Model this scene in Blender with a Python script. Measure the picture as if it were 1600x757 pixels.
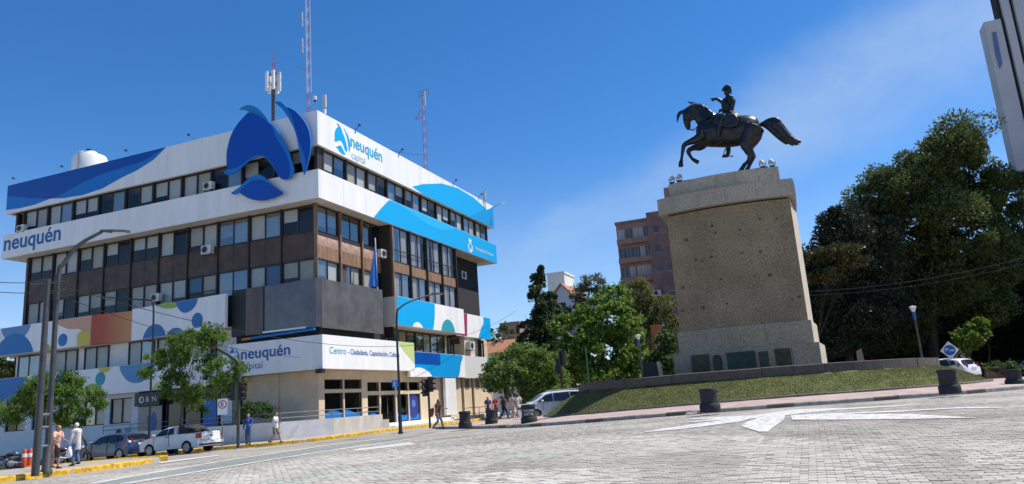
import bpy, bmesh, math, random
import numpy as np
from mathutils import Vector, Matrix
random.seed(7); rng = np.random.default_rng(7)
R = math.radians
scene = bpy.context.scene
for o in list(bpy.data.objects): bpy.data.objects.remove(o)
COL = scene.collection

# ------------------------------------------------------------------ camera
EYE = 1.5
cam_d = bpy.data.cameras.new('camera'); cam = bpy.data.objects.new('camera', cam_d); COL.objects.link(cam)
F_PX, CX, CY = 1150.35, 800.0, 378.5
cam_d.sensor_width = 36; cam_d.lens = F_PX / 1600 * 36
cam_d.clip_end = 6000; cam_d.clip_start = 0.1
CAMR = Matrix.Rotation(R(21.017), 3, 'Z') @ Matrix.Rotation(R(90 + 12.2245), 3, 'X') @ Matrix.Rotation(R(-4.0125), 3, 'Z')
cam.matrix_world = Matrix.Translation((0, 0, EYE)) @ CAMR.to_4x4()
scene.camera = cam
scene.render.resolution_x, scene.render.resolution_y = 1024, 484

# ------------------------------------------------------------------ light
SUN_AZ, SUN_EL = 32.0, 57.0          # azimuth measured from +X towards +Y
sd = Vector((math.cos(R(SUN_AZ)) * math.cos(R(SUN_EL)), math.sin(R(SUN_AZ)) * math.cos(R(SUN_EL)), math.sin(R(SUN_EL))))
sun_d = bpy.data.lights.new('sun', 'SUN'); sun_d.energy = 5.0; sun_d.angle = R(0.53); sun_d.color = (1, .95, .86)
sun = bpy.data.objects.new('sun', sun_d); COL.objects.link(sun)
sun.rotation_euler = sd.to_track_quat('Z', 'Y').to_euler()
world = bpy.data.worlds.new('World'); scene.world = world; world.use_nodes = True
wn = world.node_tree; wn.nodes.clear()
w_out = wn.nodes.new('ShaderNodeOutputWorld'); w_bg = wn.nodes.new('ShaderNodeBackground')
w_sky = wn.nodes.new('ShaderNodeTexSky'); w_sky.sky_type = 'NISHITA'; w_sky.sun_disc = False
w_sky.sun_elevation = R(SUN_EL); w_sky.sun_rotation = R(90 - SUN_AZ)
w_sky.air_density = 1.0; w_sky.dust_density = 0.0; w_sky.ozone_density = 1.6; w_sky.altitude = 800
w_hs = wn.nodes.new('ShaderNodeHueSaturation'); w_hs.inputs['Saturation'].default_value = 1.22; w_hs.inputs['Value'].default_value = 1.0
w_mix = wn.nodes.new('ShaderNodeMix'); w_mix.data_type = 'RGBA'
w_tc = wn.nodes.new('ShaderNodeTexCoord'); L = wn.links.new
def wnode(t, **k):
    n_ = wn.nodes.new(t)
    for a_, v_ in k.items(): setattr(n_, a_, v_)
    return n_
def wmath(op, a_, b_=None, c_=None):
    n_ = wnode('ShaderNodeMath', operation=op)
    for i_, v_ in enumerate((a_, b_, c_)):
        if v_ is None: continue
        if isinstance(v_, (int, float)): n_.inputs[i_].default_value = v_
        else: L(v_, n_.inputs[i_])
    return n_.outputs[0]
def wrange(v_, a0, a1, b0=0., b1=1.):
    n_ = wnode('ShaderNodeMapRange', interpolation_type='SMOOTHSTEP'); n_.inputs[1].default_value = a0; n_.inputs[2].default_value = a1; n_.inputs[3].default_value = b0; n_.inputs[4].default_value = b1; L(v_, n_.inputs[0]); return n_.outputs[0]
def wnoise(scale, det, rough, dist, rot, sc):
    m_ = wnode('ShaderNodeMapping'); m_.inputs['Rotation'].default_value = rot; m_.inputs['Scale'].default_value = sc; n_ = wnode('ShaderNodeTexNoise'); n_.inputs['Scale'].default_value = scale; n_.inputs['Detail'].default_value = det; n_.inputs['Roughness'].default_value = rough; n_.inputs['Distortion'].default_value = dist
    L(w_tc.outputs['Generated'], m_.inputs[0]); L(m_.outputs[0], n_.inputs['Vector']); return n_.outputs[0]
# a long soft band of cirrus across the sky, and thin milky air low down all round
w_dot = wnode('ShaderNodeVectorMath', operation='DOT_PRODUCT'); L(w_tc.outputs['Generated'], w_dot.inputs[0]); w_dot.inputs[1].default_value = (-0.3585, -0.2872, 0.8883)
w_wob = wmath('MULTIPLY_ADD', wnoise(2.2, 5, .55, .3, (0, 0, 0), (1, 1, 1)), .30, -.15)
w_d = wmath('ADD', w_dot.outputs['Value'], w_wob)
w_band = wmath('MULTIPLY', wrange(w_d, -.17, .02), wrange(w_d, .02, .10, 1, 0))
w_fib = wrange(wnoise(3.0, 8, .6, .4, (R(20), R(38), R(15)), (1.0, 3.0, 2.0)), .25, .75, .35, 1.0)
w_sep = wnode('ShaderNodeSeparateXYZ'); L(w_tc.outputs['Generated'], w_sep.inputs[0])
w_low = wmath('MULTIPLY', wrange(w_sep.outputs[2], .02, .34, 1, 0), wrange(wnoise(2.0, 6, .6, .3, (0, 0, .6), (1, 1, 2.5)), .3, .7, .40, .85))
w_fac = wmath('MAXIMUM', wmath('MULTIPLY', wmath('MULTIPLY', w_band, w_fib), .46), wmath('MULTIPLY', w_low, .62))
L(w_tc.outputs['Generated'], w_sep.inputs[0])
w_tint = wn.nodes.new('ShaderNodeMix'); w_tint.data_type = 'RGBA'; w_tint.blend_type = 'MULTIPLY'; w_tint.inputs[0].default_value = 1; w_tint.inputs[7].default_value = (.90, 1.0, 1.16, 1)
L(w_sky.outputs[0], w_tint.inputs[6]); L(w_tint.outputs[2], w_hs.inputs['Color']); L(w_hs.outputs[0], w_mix.inputs[6]); w_mix.inputs[7].default_value = (4.6, 5.5, 6.6, 1)
L(w_fac, w_mix.inputs[0]); L(w_mix.outputs[2], w_bg.inputs['Color']); w_bg.inputs['Strength'].default_value = .112
L(w_bg.outputs[0], w_out.inputs[0])
vs = scene.view_settings; vs.view_transform = 'Standard'; vs.look = 'None'; vs.exposure = .3; vs.gamma = 1; vs.use_curve_mapping = False
scene.render.engine = 'CYCLES'; scene.cycles.max_bounces = 6; scene.cycles.transparent_max_bounces = 12

# ------------------------------------------------------------------ surveying helpers (pixels of the photo -> points on real planes)
def ray(x, y): return CAMR @ Vector(((x - CX) / F_PX, (CY - y) / F_PX, -1))
def onX(x, y, X): r = ray(x, y); r *= X / r.x; return Vector((r.x, r.y, r.z + EYE))
def onY(x, y, Y): r = ray(x, y); r *= Y / r.y; return Vector((r.x, r.y, r.z + EYE))
def atD(x, y, d): r = ray(x, y) * d; return Vector((r.x, r.y, r.z + EYE))
def sst(t): t = min(1, max(0, t)); return t * t * (3 - 2 * t)
def g(X, Y):
    a = sst((X + 25) / 26)
    return .58 * a - .35 * a * sst((26 - Y) / 26) + .15 * sst((Y - 34) / 10) * sst((-12 - X) / 8) - .027 * max(0, min(30, -31 - X))
def gp(x, y, dz=0):
    r = ray(x, y); t = 30
    for i in range(120):
        z = g(r.x * t, r.y * t) + dz; t = .5 * t + .5 * (z - EYE) / r.z
    return Vector((r.x * t, r.y * t, z))

# ------------------------------------------------------------------ materials
MATS = {}
def mat(name, col, rough=.65, metal=0, nscale=0, namt=0, bump=0, bscale=None, col2=None, spec=.4, coat=0, detail=4, stretch=None, trans=0, alpha=None):
    if name in MATS: return MATS[name]
    m = bpy.data.materials.new(name); m.use_nodes = True; nt = m.node_tree; b = nt.nodes['Principled BSDF']
    b.inputs['Base Color'].default_value = (*col, 1); b.inputs['Roughness'].default_value = rough; b.inputs['Metallic'].default_value = metal
    b.inputs['Specular IOR Level'].default_value = spec; b.inputs['Coat Weight'].default_value = coat; b.inputs['Coat Roughness'].default_value = .05
    if nscale or bump:
        tc = nt.nodes.new('ShaderNodeTexCoord'); mp = nt.nodes.new('ShaderNodeMapping')
        if stretch: mp.inputs['Scale'].default_value = stretch
        nt.links.new(tc.outputs['Object'], mp.inputs[0])
        no = nt.nodes.new('ShaderNodeTexNoise'); no.inputs['Scale'].default_value = nscale or bscale; no.inputs['Detail'].default_value = detail; no.inputs['Roughness'].default_value = .62
        nt.links.new(mp.outputs[0], no.inputs['Vector'])
        if namt:
            mx = nt.nodes.new('ShaderNodeMix'); mx.data_type = 'RGBA'
            c2 = col2 or tuple(max(0, c * (1 - namt)) for c in col); c1 = col if col2 else tuple(min(1, c * (1 + namt * .6)) for c in col)
            mx.inputs[6].default_value = (*c1, 1); mx.inputs[7].default_value = (*c2, 1)
            rm = nt.nodes.new('ShaderNodeMapRange'); rm.inputs[1].default_value = .33; rm.inputs[2].default_value = .67
            nt.links.new(no.outputs[0], rm.inputs[0]); nt.links.new(rm.outputs[0], mx.inputs[0]); nt.links.new(mx.outputs[2], b.inputs['Base Color'])
        if bump:
            n2 = no
            if bscale and nscale:
                n2 = nt.nodes.new('ShaderNodeTexNoise'); n2.inputs['Scale'].default_value = bscale; n2.inputs['Detail'].default_value = 3; nt.links.new(mp.outputs[0], n2.inputs['Vector'])
            bp = nt.nodes.new('ShaderNodeBump'); bp.inputs['Strength'].default_value = bump; bp.inputs['Distance'].default_value = .03
            nt.links.new(n2.outputs[0], bp.inputs['Height']); nt.links.new(bp.outputs[0], b.inputs['Normal'])
    MATS[name] = m; return m

def glass_mat(name, tint=(.75, .8, .82), refl=.12, haze=0):
    if name in MATS: return MATS[name]
    m = bpy.data.materials.new(name); m.use_nodes = True; nt = m.node_tree; nt.nodes.clear()
    o = nt.nodes.new('ShaderNodeOutputMaterial'); t = nt.nodes.new('ShaderNodeBsdfTransparent'); gl = nt.nodes.new('ShaderNodeBsdfGlossy')
    t.inputs[0].default_value = (*tint, 1); gl.inputs['Roughness'].default_value = .02
    lw = nt.nodes.new('ShaderNodeLayerWeight'); lw.inputs[0].default_value = .5; fr = nt.nodes.new('ShaderNodeMath'); fr.operation = 'POWER'; fr.inputs[1].default_value = 5; nt.links.new(lw.outputs['Facing'], fr.inputs[0])
    ad = nt.nodes.new('ShaderNodeMath'); ad.operation = 'ADD'; ad.inputs[1].default_value = refl; ad.use_clamp = True
    mx = nt.nodes.new('ShaderNodeMixShader'); nt.links.new(fr.outputs[0], ad.inputs[0]); nt.links.new(ad.outputs[0], mx.inputs[0])
    tc = nt.nodes.new('ShaderNodeTexCoord'); no = nt.nodes.new('ShaderNodeTexNoise'); no.inputs['Scale'].default_value = .9
    bp = nt.nodes.new('ShaderNodeBump'); bp.inputs['Strength'].default_value = .05; bp.inputs['Distance'].default_value = .1
    nt.links.new(tc.outputs['Object'], no.inputs['Vector']); nt.links.new(no.outputs[0], bp.inputs['Height']); nt.links.new(bp.outputs[0], gl.inputs['Normal'])
    nt.links.new(t.outputs[0], mx.inputs[1]); nt.links.new(gl.outputs[0], mx.inputs[2]); nt.links.new(mx.outputs[0], o.inputs[0])
    m.use_transparent_shadow = True
    MATS[name] = m; return m

def leaf_mat(name, c1, c2, trans=.35):
    if name in MATS: return MATS[name]
    m = bpy.data.materials.new(name); m.use_nodes = True; nt = m.node_tree; nt.nodes.clear()
    o = nt.nodes.new('ShaderNodeOutputMaterial'); d = nt.nodes.new('ShaderNodeBsdfPrincipled'); tr = nt.nodes.new('ShaderNodeBsdfTranslucent'); mx = nt.nodes.new('ShaderNodeMixShader')
    d.inputs['Roughness'].default_value = .55; d.inputs['Specular IOR Level'].default_value = .3
    tc = nt.nodes.new('ShaderNodeTexCoord'); no = nt.nodes.new('ShaderNodeTexNoise'); no.inputs['Scale'].default_value = 1.3; no.inputs['Detail'].default_value = 6; no.inputs['Roughness'].default_value = .8
    rm = nt.nodes.new('ShaderNodeMapRange'); rm.inputs[1].default_value = .35; rm.inputs[2].default_value = .65
    cm = nt.nodes.new('ShaderNodeMix'); cm.data_type = 'RGBA'; cm.inputs[6].default_value = (*c1, 1); cm.inputs[7].default_value = (*c2, 1)
    nt.links.new(tc.outputs['Object'], no.inputs['Vector']); nt.links.new(no.outputs[0], rm.inputs[0]); nt.links.new(rm.outputs[0], cm.inputs[0])
    nt.links.new(cm.outputs[2], d.inputs['Base Color']); nt.links.new(cm.outputs[2], tr.inputs[0]); mx.inputs[0].default_value = trans
    nt.links.new(d.outputs[0], mx.inputs[1]); nt.links.new(tr.outputs[0], mx.inputs[2]); nt.links.new(mx.outputs[0], o.inputs[0])
    MATS[name] = m; return m

# ------------------------------------------------------------------ object helpers
def wloc(o):
    v = Vector((0, 0, 0))
    while o: v = v + o.location; o = o.parent
    return v
def tag(o, label=None, cat=None, group=None, kind=None):
    if label: o['label'] = label
    if cat: o['category'] = cat
    if group: o['group'] = group
    if kind: o['kind'] = kind
    return o
def empty(name, loc, label=None, cat=None, group=None, rz=0):
    o = bpy.data.objects.new(name, None); COL.objects.link(o); o.location = loc; o.rotation_euler.z = rz; o.empty_display_size = .3
    return tag(o, label, cat, group)
def link_mesh(name, me, parent=None, loc=(0, 0, 0), rz=0):
    o = bpy.data.objects.new(name, me); COL.objects.link(o); o.parent = parent; o.location = loc; o.rotation_euler.z = rz; return o
def set_smooth(me, ang=35):
    me.shade_smooth()
    try: me.set_sharp_from_angle(angle=R(ang))
    except Exception: pass
def mk(name, V, Fc, m, parent=None, smooth=None, recenter=True):
    off = wloc(parent) if parent else Vector((0, 0, 0))
    V = np.array([tuple(v) for v in V], dtype=float)
    if not parent and recenter and len(V): off = Vector(((V[:, 0].min() + V[:, 0].max()) / 2, (V[:, 1].min() + V[:, 1].max()) / 2, V[:, 2].min()))
    V = V - np.array(off)
    me = bpy.data.meshes.new(name); me.from_pydata(V.tolist(), [], Fc); me.update()
    if m: me.materials.append(m)
    if smooth: set_smooth(me, smooth)
    o = bpy.data.objects.new(name, me); COL.objects.link(o)
    if parent: o.parent = parent
    else: o.location = off
    return o
class MB:
    def __init__(s): s.V = []; s.F = []
    def add(s, V, Fc): n = len(s.V); s.V += [tuple(v) for v in V]; s.F += [tuple(i + n for i in f) for f in Fc]; return s
    def box(s, x0, x1, y0, y1, z0, z1):
        return s.add([(x0, y0, z0), (x1, y0, z0), (x1, y1, z0), (x0, y1, z0), (x0, y0, z1), (x1, y0, z1), (x1, y1, z1), (x0, y1, z1)],
                     [(0, 3, 2, 1), (4, 5, 6, 7), (0, 1, 5, 4), (1, 2, 6, 5), (2, 3, 7, 6), (3, 0, 4, 7)])
    def tube(s, pts, rad, n=8, cap=True, flat=None):
        pts = [Vector(p) for p in pts]; k = len(pts)
        if not hasattr(rad, '__len__'): rad = [rad] * k
        up = Vector((0, 0, 1)); V = []; prev = None
        for i, p in enumerate(pts):
            t = (pts[min(i + 1, k - 1)] - pts[max(i - 1, 0)]); t = t.normalized() if t.length > 1e-9 else Vector((0, 0, 1))
            if prev is None:
                a = up.cross(t)
                if a.length < .05: a = Vector((0, 1, 0)).cross(t)
            else: a = prev - t * prev.dot(t)
            if a.length < 1e-4: a = Vector((1, 0, 0))
            a.normalize(); b = t.cross(a); prev = a
            r = rad[i]; ra, rb = r if hasattr(r, '__len__') else (r, r)
            for j in range(n):
                q = 2 * math.pi * j / n; V.append(p + a * math.cos(q) * ra + b * math.sin(q) * rb)
        Fc = [(i * n + j, i * n + (j + 1) % n, (i + 1) * n + (j + 1) % n, (i + 1) * n + j) for i in range(k - 1) for j in range(n)]
        if cap: Fc += [tuple(range(n - 1, -1, -1)), tuple(range((k - 1) * n, k * n))]
        return s.add(V, Fc)
    def lathe(s, c, prof, n=16, axis='z'):
        V = []; c = Vector(c)
        for r, z in prof:
            for j in range(n):
                q = 2 * math.pi * j / n; x, y = r * math.cos(q), r * math.sin(q)
                V.append(c + (Vector((x, y, z)) if axis == 'z' else Vector((x, z, y)) if axis == 'y' else Vector((z, x, y))))
        k = len(prof)
        Fc = [(i * n + j, i * n + (j + 1) % n, (i + 1) * n + (j + 1) % n, (i + 1) * n + j) for i in range(k - 1) for j in range(n)]
        Fc += [tuple(range(n - 1, -1, -1)), tuple(range((k - 1) * n, k * n))]
        return s.add(V, Fc)
    def sphere(s, c, r, n=10, m=7):
        r = r if hasattr(r, '__len__') else (r, r, r); V = []; c = Vector(c)
        for i in range(m + 1):
            a = math.pi * (i + .02) / (m + .04) - math.pi / 2
            for j in range(n):
                q = 2 * math.pi * j / n; V.append((c.x + r[0] * math.cos(a) * math.cos(q), c.y + r[1] * math.cos(a) * math.sin(q), c.z + r[2] * math.sin(a)))
        Fc = [(i * n + j, i * n + (j + 1) % n, (i + 1) * n + (j + 1) % n, (i + 1) * n + j) for i in range(m) for j in range(n)]
        Fc += [tuple(range(n - 1, -1, -1)), tuple(range(m * n, (m + 1) * n))]
        return s.add(V, Fc)
    def prism(s, A, B):      # two matching loops
        n = len(A); return s.add(list(A) + list(B), [tuple(range(n - 1, -1, -1)), tuple(range(n, 2 * n))] + [(i, (i + 1) % n, n + (i + 1) % n, n + i) for i in range(n)])
    def xform(s, M4): s.V = [tuple(M4 @ Vector(v)) for v in s.V]; return s
    def build(s, name, m, parent=None, smooth=None): return mk(name, s.V, s.F, m, parent, smooth)
    def fused(s, name, m, parent=None, voxel=.03, it=3):   # one continuous skin over all the pieces
        o = mk(name, s.V, s.F, m, parent); md = o.modifiers.new('r', 'REMESH'); md.mode = 'VOXEL'; md.voxel_size = voxel
        ms = o.modifiers.new('s', 'SMOOTH'); ms.factor = .5; ms.iterations = it
        dg = bpy.context.evaluated_depsgraph_get(); dg.update(); me = bpy.data.meshes.new_from_object(o.evaluated_get(dg))
        old = o.data; o.modifiers.clear(); o.data = me; bpy.data.meshes.remove(old); me.name = name; me.shade_smooth()
        if m and not me.materials: me.materials.append(m)
        return o
def triangulated(me):
    bm = bmesh.new(); bm.from_mesh(me); bmesh.ops.triangulate(bm, faces=[f for f in bm.faces if len(f.verts) > 4]); bmesh.ops.recalc_face_normals(bm, faces=bm.faces); bm.to_mesh(me); bm.free()
def catmull(P, k=5, closed=True):
    n = len(P); out = []
    rngi = range(n if closed else n - 1)
    for i in rngi:
        p0, p1, p2, p3 = (P[(i - 1) % n], P[i], P[(i + 1) % n], P[(i + 2) % n]) if closed else (P[max(i - 1, 0)], P[i], P[i + 1], P[min(i + 2, n - 1)])
        for j in range(k):
            t = j / k
            out.append(tuple(.5 * (2 * p1[c] + (p2[c] - p0[c]) * t + (2 * p0[c] - 5 * p1[c] + 4 * p2[c] - p3[c]) * t * t + (3 * p1[c] - p0[c] - 3 * p2[c] + p3[c]) * t ** 3) for c in range(len(p1))))
    if not closed: out.append(tuple(P[-1]))
    return out
def clip(poly, u0, u1, v0, v1):
    def cut(P, f, ip):
        o = []
        for i in range(len(P)):
            a, b = P[i - 1], P[i]; fa, fb = f(a), f(b)
            if fb: 
                if not fa: o.append(ip(a, b))
                o.append(b)
            elif fa: o.append(ip(a, b))
        return o
    def at(k, v): return lambda a, b: tuple(a[c] + (b[c] - a[c]) * (v - a[k]) / (b[k] - a[k]) for c in (0, 1))
    for f, ip in ((lambda p: p[0] >= u0, at(0, u0)), (lambda p: p[0] <= u1, at(0, u1)), (lambda p: p[1] >= v0, at(1, v0)), (lambda p: p[1] <= v1, at(1, v1))):
        if len(poly) < 3: return []
        poly = cut(poly, f, ip)
    return poly
def plate(name, face, c, uv, m, parent, t=.012):      # flat figure on a facade: face 'F' = plane y=c looking -Y, 'R' = plane x=c looking +X
    if len(uv) < 3: return None
    if face == 'F': A = [(u, c, v) for u, v in uv]; B = [(u, c - t, v) for u, v in uv]
    else: A = [(c, u, v) for u, v in uv]; B = [(c + t, u, v) for u, v in uv]
    mb = MB().prism(A, B); o = mb.build(name, m, parent); triangulated(o.data); return o
def fpx(face, c, pts):       # photo pixels -> facade coordinates
    return [((p := onY(x, y, c)).x, p.z) if face == 'F' else ((p := onX(x, y, c)).y, p.z) for x, y in pts]
def text(s, face, c, u, v, w, h, m, parent=None, t=.015, name='lettering', bold=0, bend=None, shear=0):
    cu = bpy.data.curves.new('t', 'FONT'); cu.body = s; cu.offset = bold; cu.resolution_u = 4
    o = bpy.data.objects.new('t', cu); COL.objects.link(o); dg = bpy.context.evaluated_depsgraph_get(); dg.update()
    me = bpy.data.meshes.new_from_object(o.evaluated_get(dg)); bpy.data.objects.remove(o); bpy.data.curves.remove(cu)
    co = np.array([v_.co[:] for v_ in me.vertices]); mn, mx = co[:, :2].min(0), co[:, :2].max(0)
    U = u + (co[:, 0] - mn[0]) / (mx[0] - mn[0]) * w; Vv = v + (co[:, 1] - mn[1]) / (mx[1] - mn[1]) * h + (U - u) * shear
    if face == 'F': P = np.stack([U, np.full_like(U, c - t), Vv], 1)
    elif face == 'R': P = np.stack([np.full_like(U, c + t), U, Vv], 1)
    else: P = np.array([face @ Vector((a, b, 0)) for a, b in zip(U, Vv)])
    Fc = [tuple(p.vertices) for p in me.polygons]; bpy.data.meshes.remove(me)
    return mk(name, P, Fc, m, parent)
def copy_tree(o, parent=None):
    c = o.copy(); COL.objects.link(c); c.parent = parent
    for ch in list(o.children): copy_tree(ch, c)
    return c

white_clad = mat('white cladding', (.80, .79, .77), .45, nscale=1.1, namt=.09, stretch=(1, 1, .12), detail=6)
cream = mat('cream plaster', (.62, .49, .345), .8, nscale=.8, namt=.12, bump=.1, bscale=20)
white_wall = mat('white plaster', (.72, .72, .71), .8, nscale=.7, namt=.1, bump=.1, bscale=25)
soffit_m = mat('soffit plaster', (.62, .57, .48), .85, nscale=.6, namt=.12)
dark_frame = mat('dark bronze frame', (.035, .028, .024), .45, spec=.4)
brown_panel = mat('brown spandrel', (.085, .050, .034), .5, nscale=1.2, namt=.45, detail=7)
brown_lit = mat('sunlit brown timber', (.26, .15, .085), .6, nscale=6, namt=.45, stretch=(1, 1, .12), bump=.2)  # lighter brown of the sunlit side put into the colour, over timber grain
pink_panel = mat('pinkish relief panel', (.42, .27, .21), .6, nscale=3, namt=.2)
interior = mat('dark interior', (.028, .026, .026), .9)
blind_w = mat('white blind', (.80, .78, .72), .8, nscale=1.5, namt=.1)
blind_b = mat('beige blind', (.66, .60, .51), .8, nscale=1.5, namt=.12)
blind_bl = mat('bluish film', (.10, .20, .38), .5)
curtain_m = mat('white curtain', (.66, .66, .68), .85, nscale=2, namt=.1)
glass = glass_mat('window glass', (.72, .74, .74), .05)
glass_s = glass_mat('reflective window glass', (.45, .5, .54), .24)
blue_d = mat('deep blue vinyl', (.0, .065, .33), .35, coat=.1)
blue_l = mat('mid blue vinyl', (.008, .17, .52), .35)
cyan = mat('cyan vinyl', (.0, .36, .72), .4)
cyan_d = mat('darker cyan vinyl', (.0, .28, .62), .4)
black = mat('black metal', (.02, .02, .022), .5)
dkgrey = mat('dark grey metal', (.075, .08, .085), .5, nscale=4, namt=.2)
grey_m = mat('galvanised grey metal', (.23, .24, .25), .45, metal=.4, nscale=5, namt=.15)
wht = mat('white enamel', (.75, .75, .74), .4)
# ================================================================== GROUND
def paver_mat(name, c1, c2, c3, bump=.5):
    m = bpy.data.materials.new(name); m.use_nodes = True; nt = m.node_tree; b = nt.nodes['Principled BSDF']; b.inputs['Roughness'].default_value = .8; b.inputs['Specular IOR Level'].default_value = .25
    N = nt.nodes.new; tc = N('ShaderNodeTexCoord'); br = N('ShaderNodeTexBrick'); br.inputs['Scale'].default_value = 1; br.inputs['Brick Width'].default_value = .21; br.inputs['Row Height'].default_value = .125
    br.inputs['Mortar Size'].default_value = .008; br.inputs['Color1'].default_value = (*c1, 1); br.inputs['Color2'].default_value = (*c2, 1); br.inputs['Mortar'].default_value = (*c3, 1)
    no = N('ShaderNodeTexNoise'); no.inputs['Scale'].default_value = .22; no.inputs['Detail'].default_value = 9; no.inputs['Roughness'].default_value = .7
    mx = N('ShaderNodeMix'); mx.data_type = 'RGBA'; mx.blend_type = 'MULTIPLY'; mx.inputs[0].default_value = 1
    rm = N('ShaderNodeMapRange'); rm.inputs[1].default_value = .3; rm.inputs[2].default_value = .7; rm.inputs[3].default_value = .72; rm.inputs[4].default_value = 1.2
    l = nt.links.new; l(tc.outputs['Object'], br.inputs['Vector']); l(tc.outputs['Object'], no.inputs['Vector']); l(no.outputs[0], rm.inputs[0]); l(br.outputs[0], mx.inputs[6]); l(rm.outputs[0], mx.inputs[7]); l(mx.outputs[2], b.inputs['Base Color'])
    bp = N('ShaderNodeBump'); bp.inputs['Strength'].default_value = bump; bp.inputs['Distance'].default_value = .02; l(br.outputs[1], bp.inputs['Height']); bp.invert = True; l(bp.outputs[0], b.inputs['Normal'])
    return m
road_m = paver_mat('road pavers', (.38, .35, .305), (.33, .30, .26), (.22, .20, .17))
paver_m = mat('concrete paver', (.40, .37, .32), .82, nscale=.30, namt=.34, detail=10, bump=.25, bscale=60, spec=.25)
paver_m2 = mat('weathered concrete paver', (.35, .315, .27), .85, nscale=.30, namt=.34, detail=10, bump=.3, bscale=60, spec=.25)
side_m = mat('sidewalk tiles', (.38, .34, .30), .85, nscale=1.1, namt=.22, detail=8, bump=.2, bscale=30)
side_pink = mat('pinkish sidewalk tiles', (.42, .32, .28), .85, nscale=1.1, namt=.22, detail=8, bump=.2, bscale=30)
yellow = mat('worn yellow paint', (.66, .40, .035), .7, nscale=5, namt=.5, detail=8, bump=.2)
kerb_m = mat('kerb concrete', (.34, .31, .28), .85, nscale=4, namt=.35, detail=8, bump=.3)
kerb_dk = mat('dirty kerb concrete', (.16, .13, .11), .9, nscale=4, namt=.35, detail=8, bump=.3)

def gs(a, b, fine0, fine1, step, grow=1.35):
    r = list(np.arange(fine0, fine1 + 1e-6, step)); s = step; x = r[-1]
    while x < b: s *= grow; x += s; r.append(x)
    s = step; x = r[0]; l = []
    while x > a: s *= grow; x -= s; l.append(x)
    return l[::-1] + r
xs = gs(-3000, 3000, -62, 30, 1.5); ys = gs(-3000, 3000, -10, 75, 1.5)
V = [(x, y, g(x, y) - .010) for y in ys for x in xs]; nx = len(xs)
Fc = [(j * nx + i, j * nx + i + 1, (j + 1) * nx + i + 1, (j + 1) * nx + i) for j in range(len(ys) - 1) for i in range(nx - 1)]
road = mk('road', V, Fc, road_m, smooth=60, recenter=False); tag(road, kind='structure')

def drape(name, poly, dz, m, L=1.6, skirt=0, parent=None, zf=None, jit=0):
    zf = zf or (lambda x, y: g(x, y) + dz)
    bm = bmesh.new(); vs_ = [bm.verts.new((p[0], p[1], 0)) for p in poly]; bm.faces.new(vs_); bmesh.ops.triangulate(bm, faces=bm.faces[:])
    for it in range(7):
        es = [e for e in bm.edges if e.calc_length() > L * 1.4]
        if not es: break
        bmesh.ops.subdivide_edges(bm, edges=es, cuts=1); bmesh.ops.triangulate(bm, faces=[f for f in bm.faces if len(f.verts) > 3])
    for v in bm.verts: v.co.z = zf(v.co.x, v.co.y)
    bmesh.ops.recalc_face_normals(bm, faces=bm.faces)
    if sum(f.normal.z for f in bm.faces) < 0: bmesh.ops.reverse_faces(bm, faces=bm.faces)
    if skirt:
        be = [e for e in bm.edges if len(e.link_faces) == 1]; r = bmesh.ops.extrude_edge_only(bm, edges=be)
        for v in r['geom']:
            if isinstance(v, bmesh.types.BMVert): v.co.z -= skirt
    me = bpy.data.meshes.new(name); bm.to_mesh(me); bm.free(); me.materials.append(m)
    o = bpy.data.objects.new(name, me); COL.objects.link(o)
    if parent:
        o.parent = parent; w = wloc(parent); me.transform(Matrix.Translation(-w))
    return o
def resample(P, step):
    P = [Vector((p[0], p[1])) for p in P]; out = [P[0]]; acc = 0
    for a, b in zip(P, P[1:]):
        d = (b - a).length; t = step - acc
        while t <= d: out.append(a + (b - a) * t / d); t += step
        acc = (acc + d) % step
    return out
def kerb(P, parent, m, h=.15, w=.2, side=1, step=1.0, zf=None, mats=None, name='kerbstone'):
    zf = zf or g; Q = resample(P, step); n = len(Q); N_ = []
    for i in range(n):
        t = (Q[min(i + 1, n - 1)] - Q[max(i - 1, 0)]).normalized(); N_.append(Vector((-t.y, t.x)) * side)
    for i in range(n - 1):
        a, b = Q[i], Q[i + 1]; e = (b - a).normalized() * .006; a = a + e; b = b - e; hh = h + .02 + random.uniform(-.008, .012); io = -.06 + random.uniform(-.012, .012)
        na, nb = N_[i], N_[i + 1]
        prof = [(io, -.08), (io, hh - .03), (io + .03, hh), (w, hh), (w, -.08)]
        A = [Vector((*(a + na * o), zf(a.x, a.y) + z)) for o, z in prof]; B = [Vector((*(b + nb * o), zf(b.x, b.y) + z)) for o, z in prof]
        k = MB().prism(A, B).build(name, (mats[i % len(mats)] if mats else m), parent)

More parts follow.
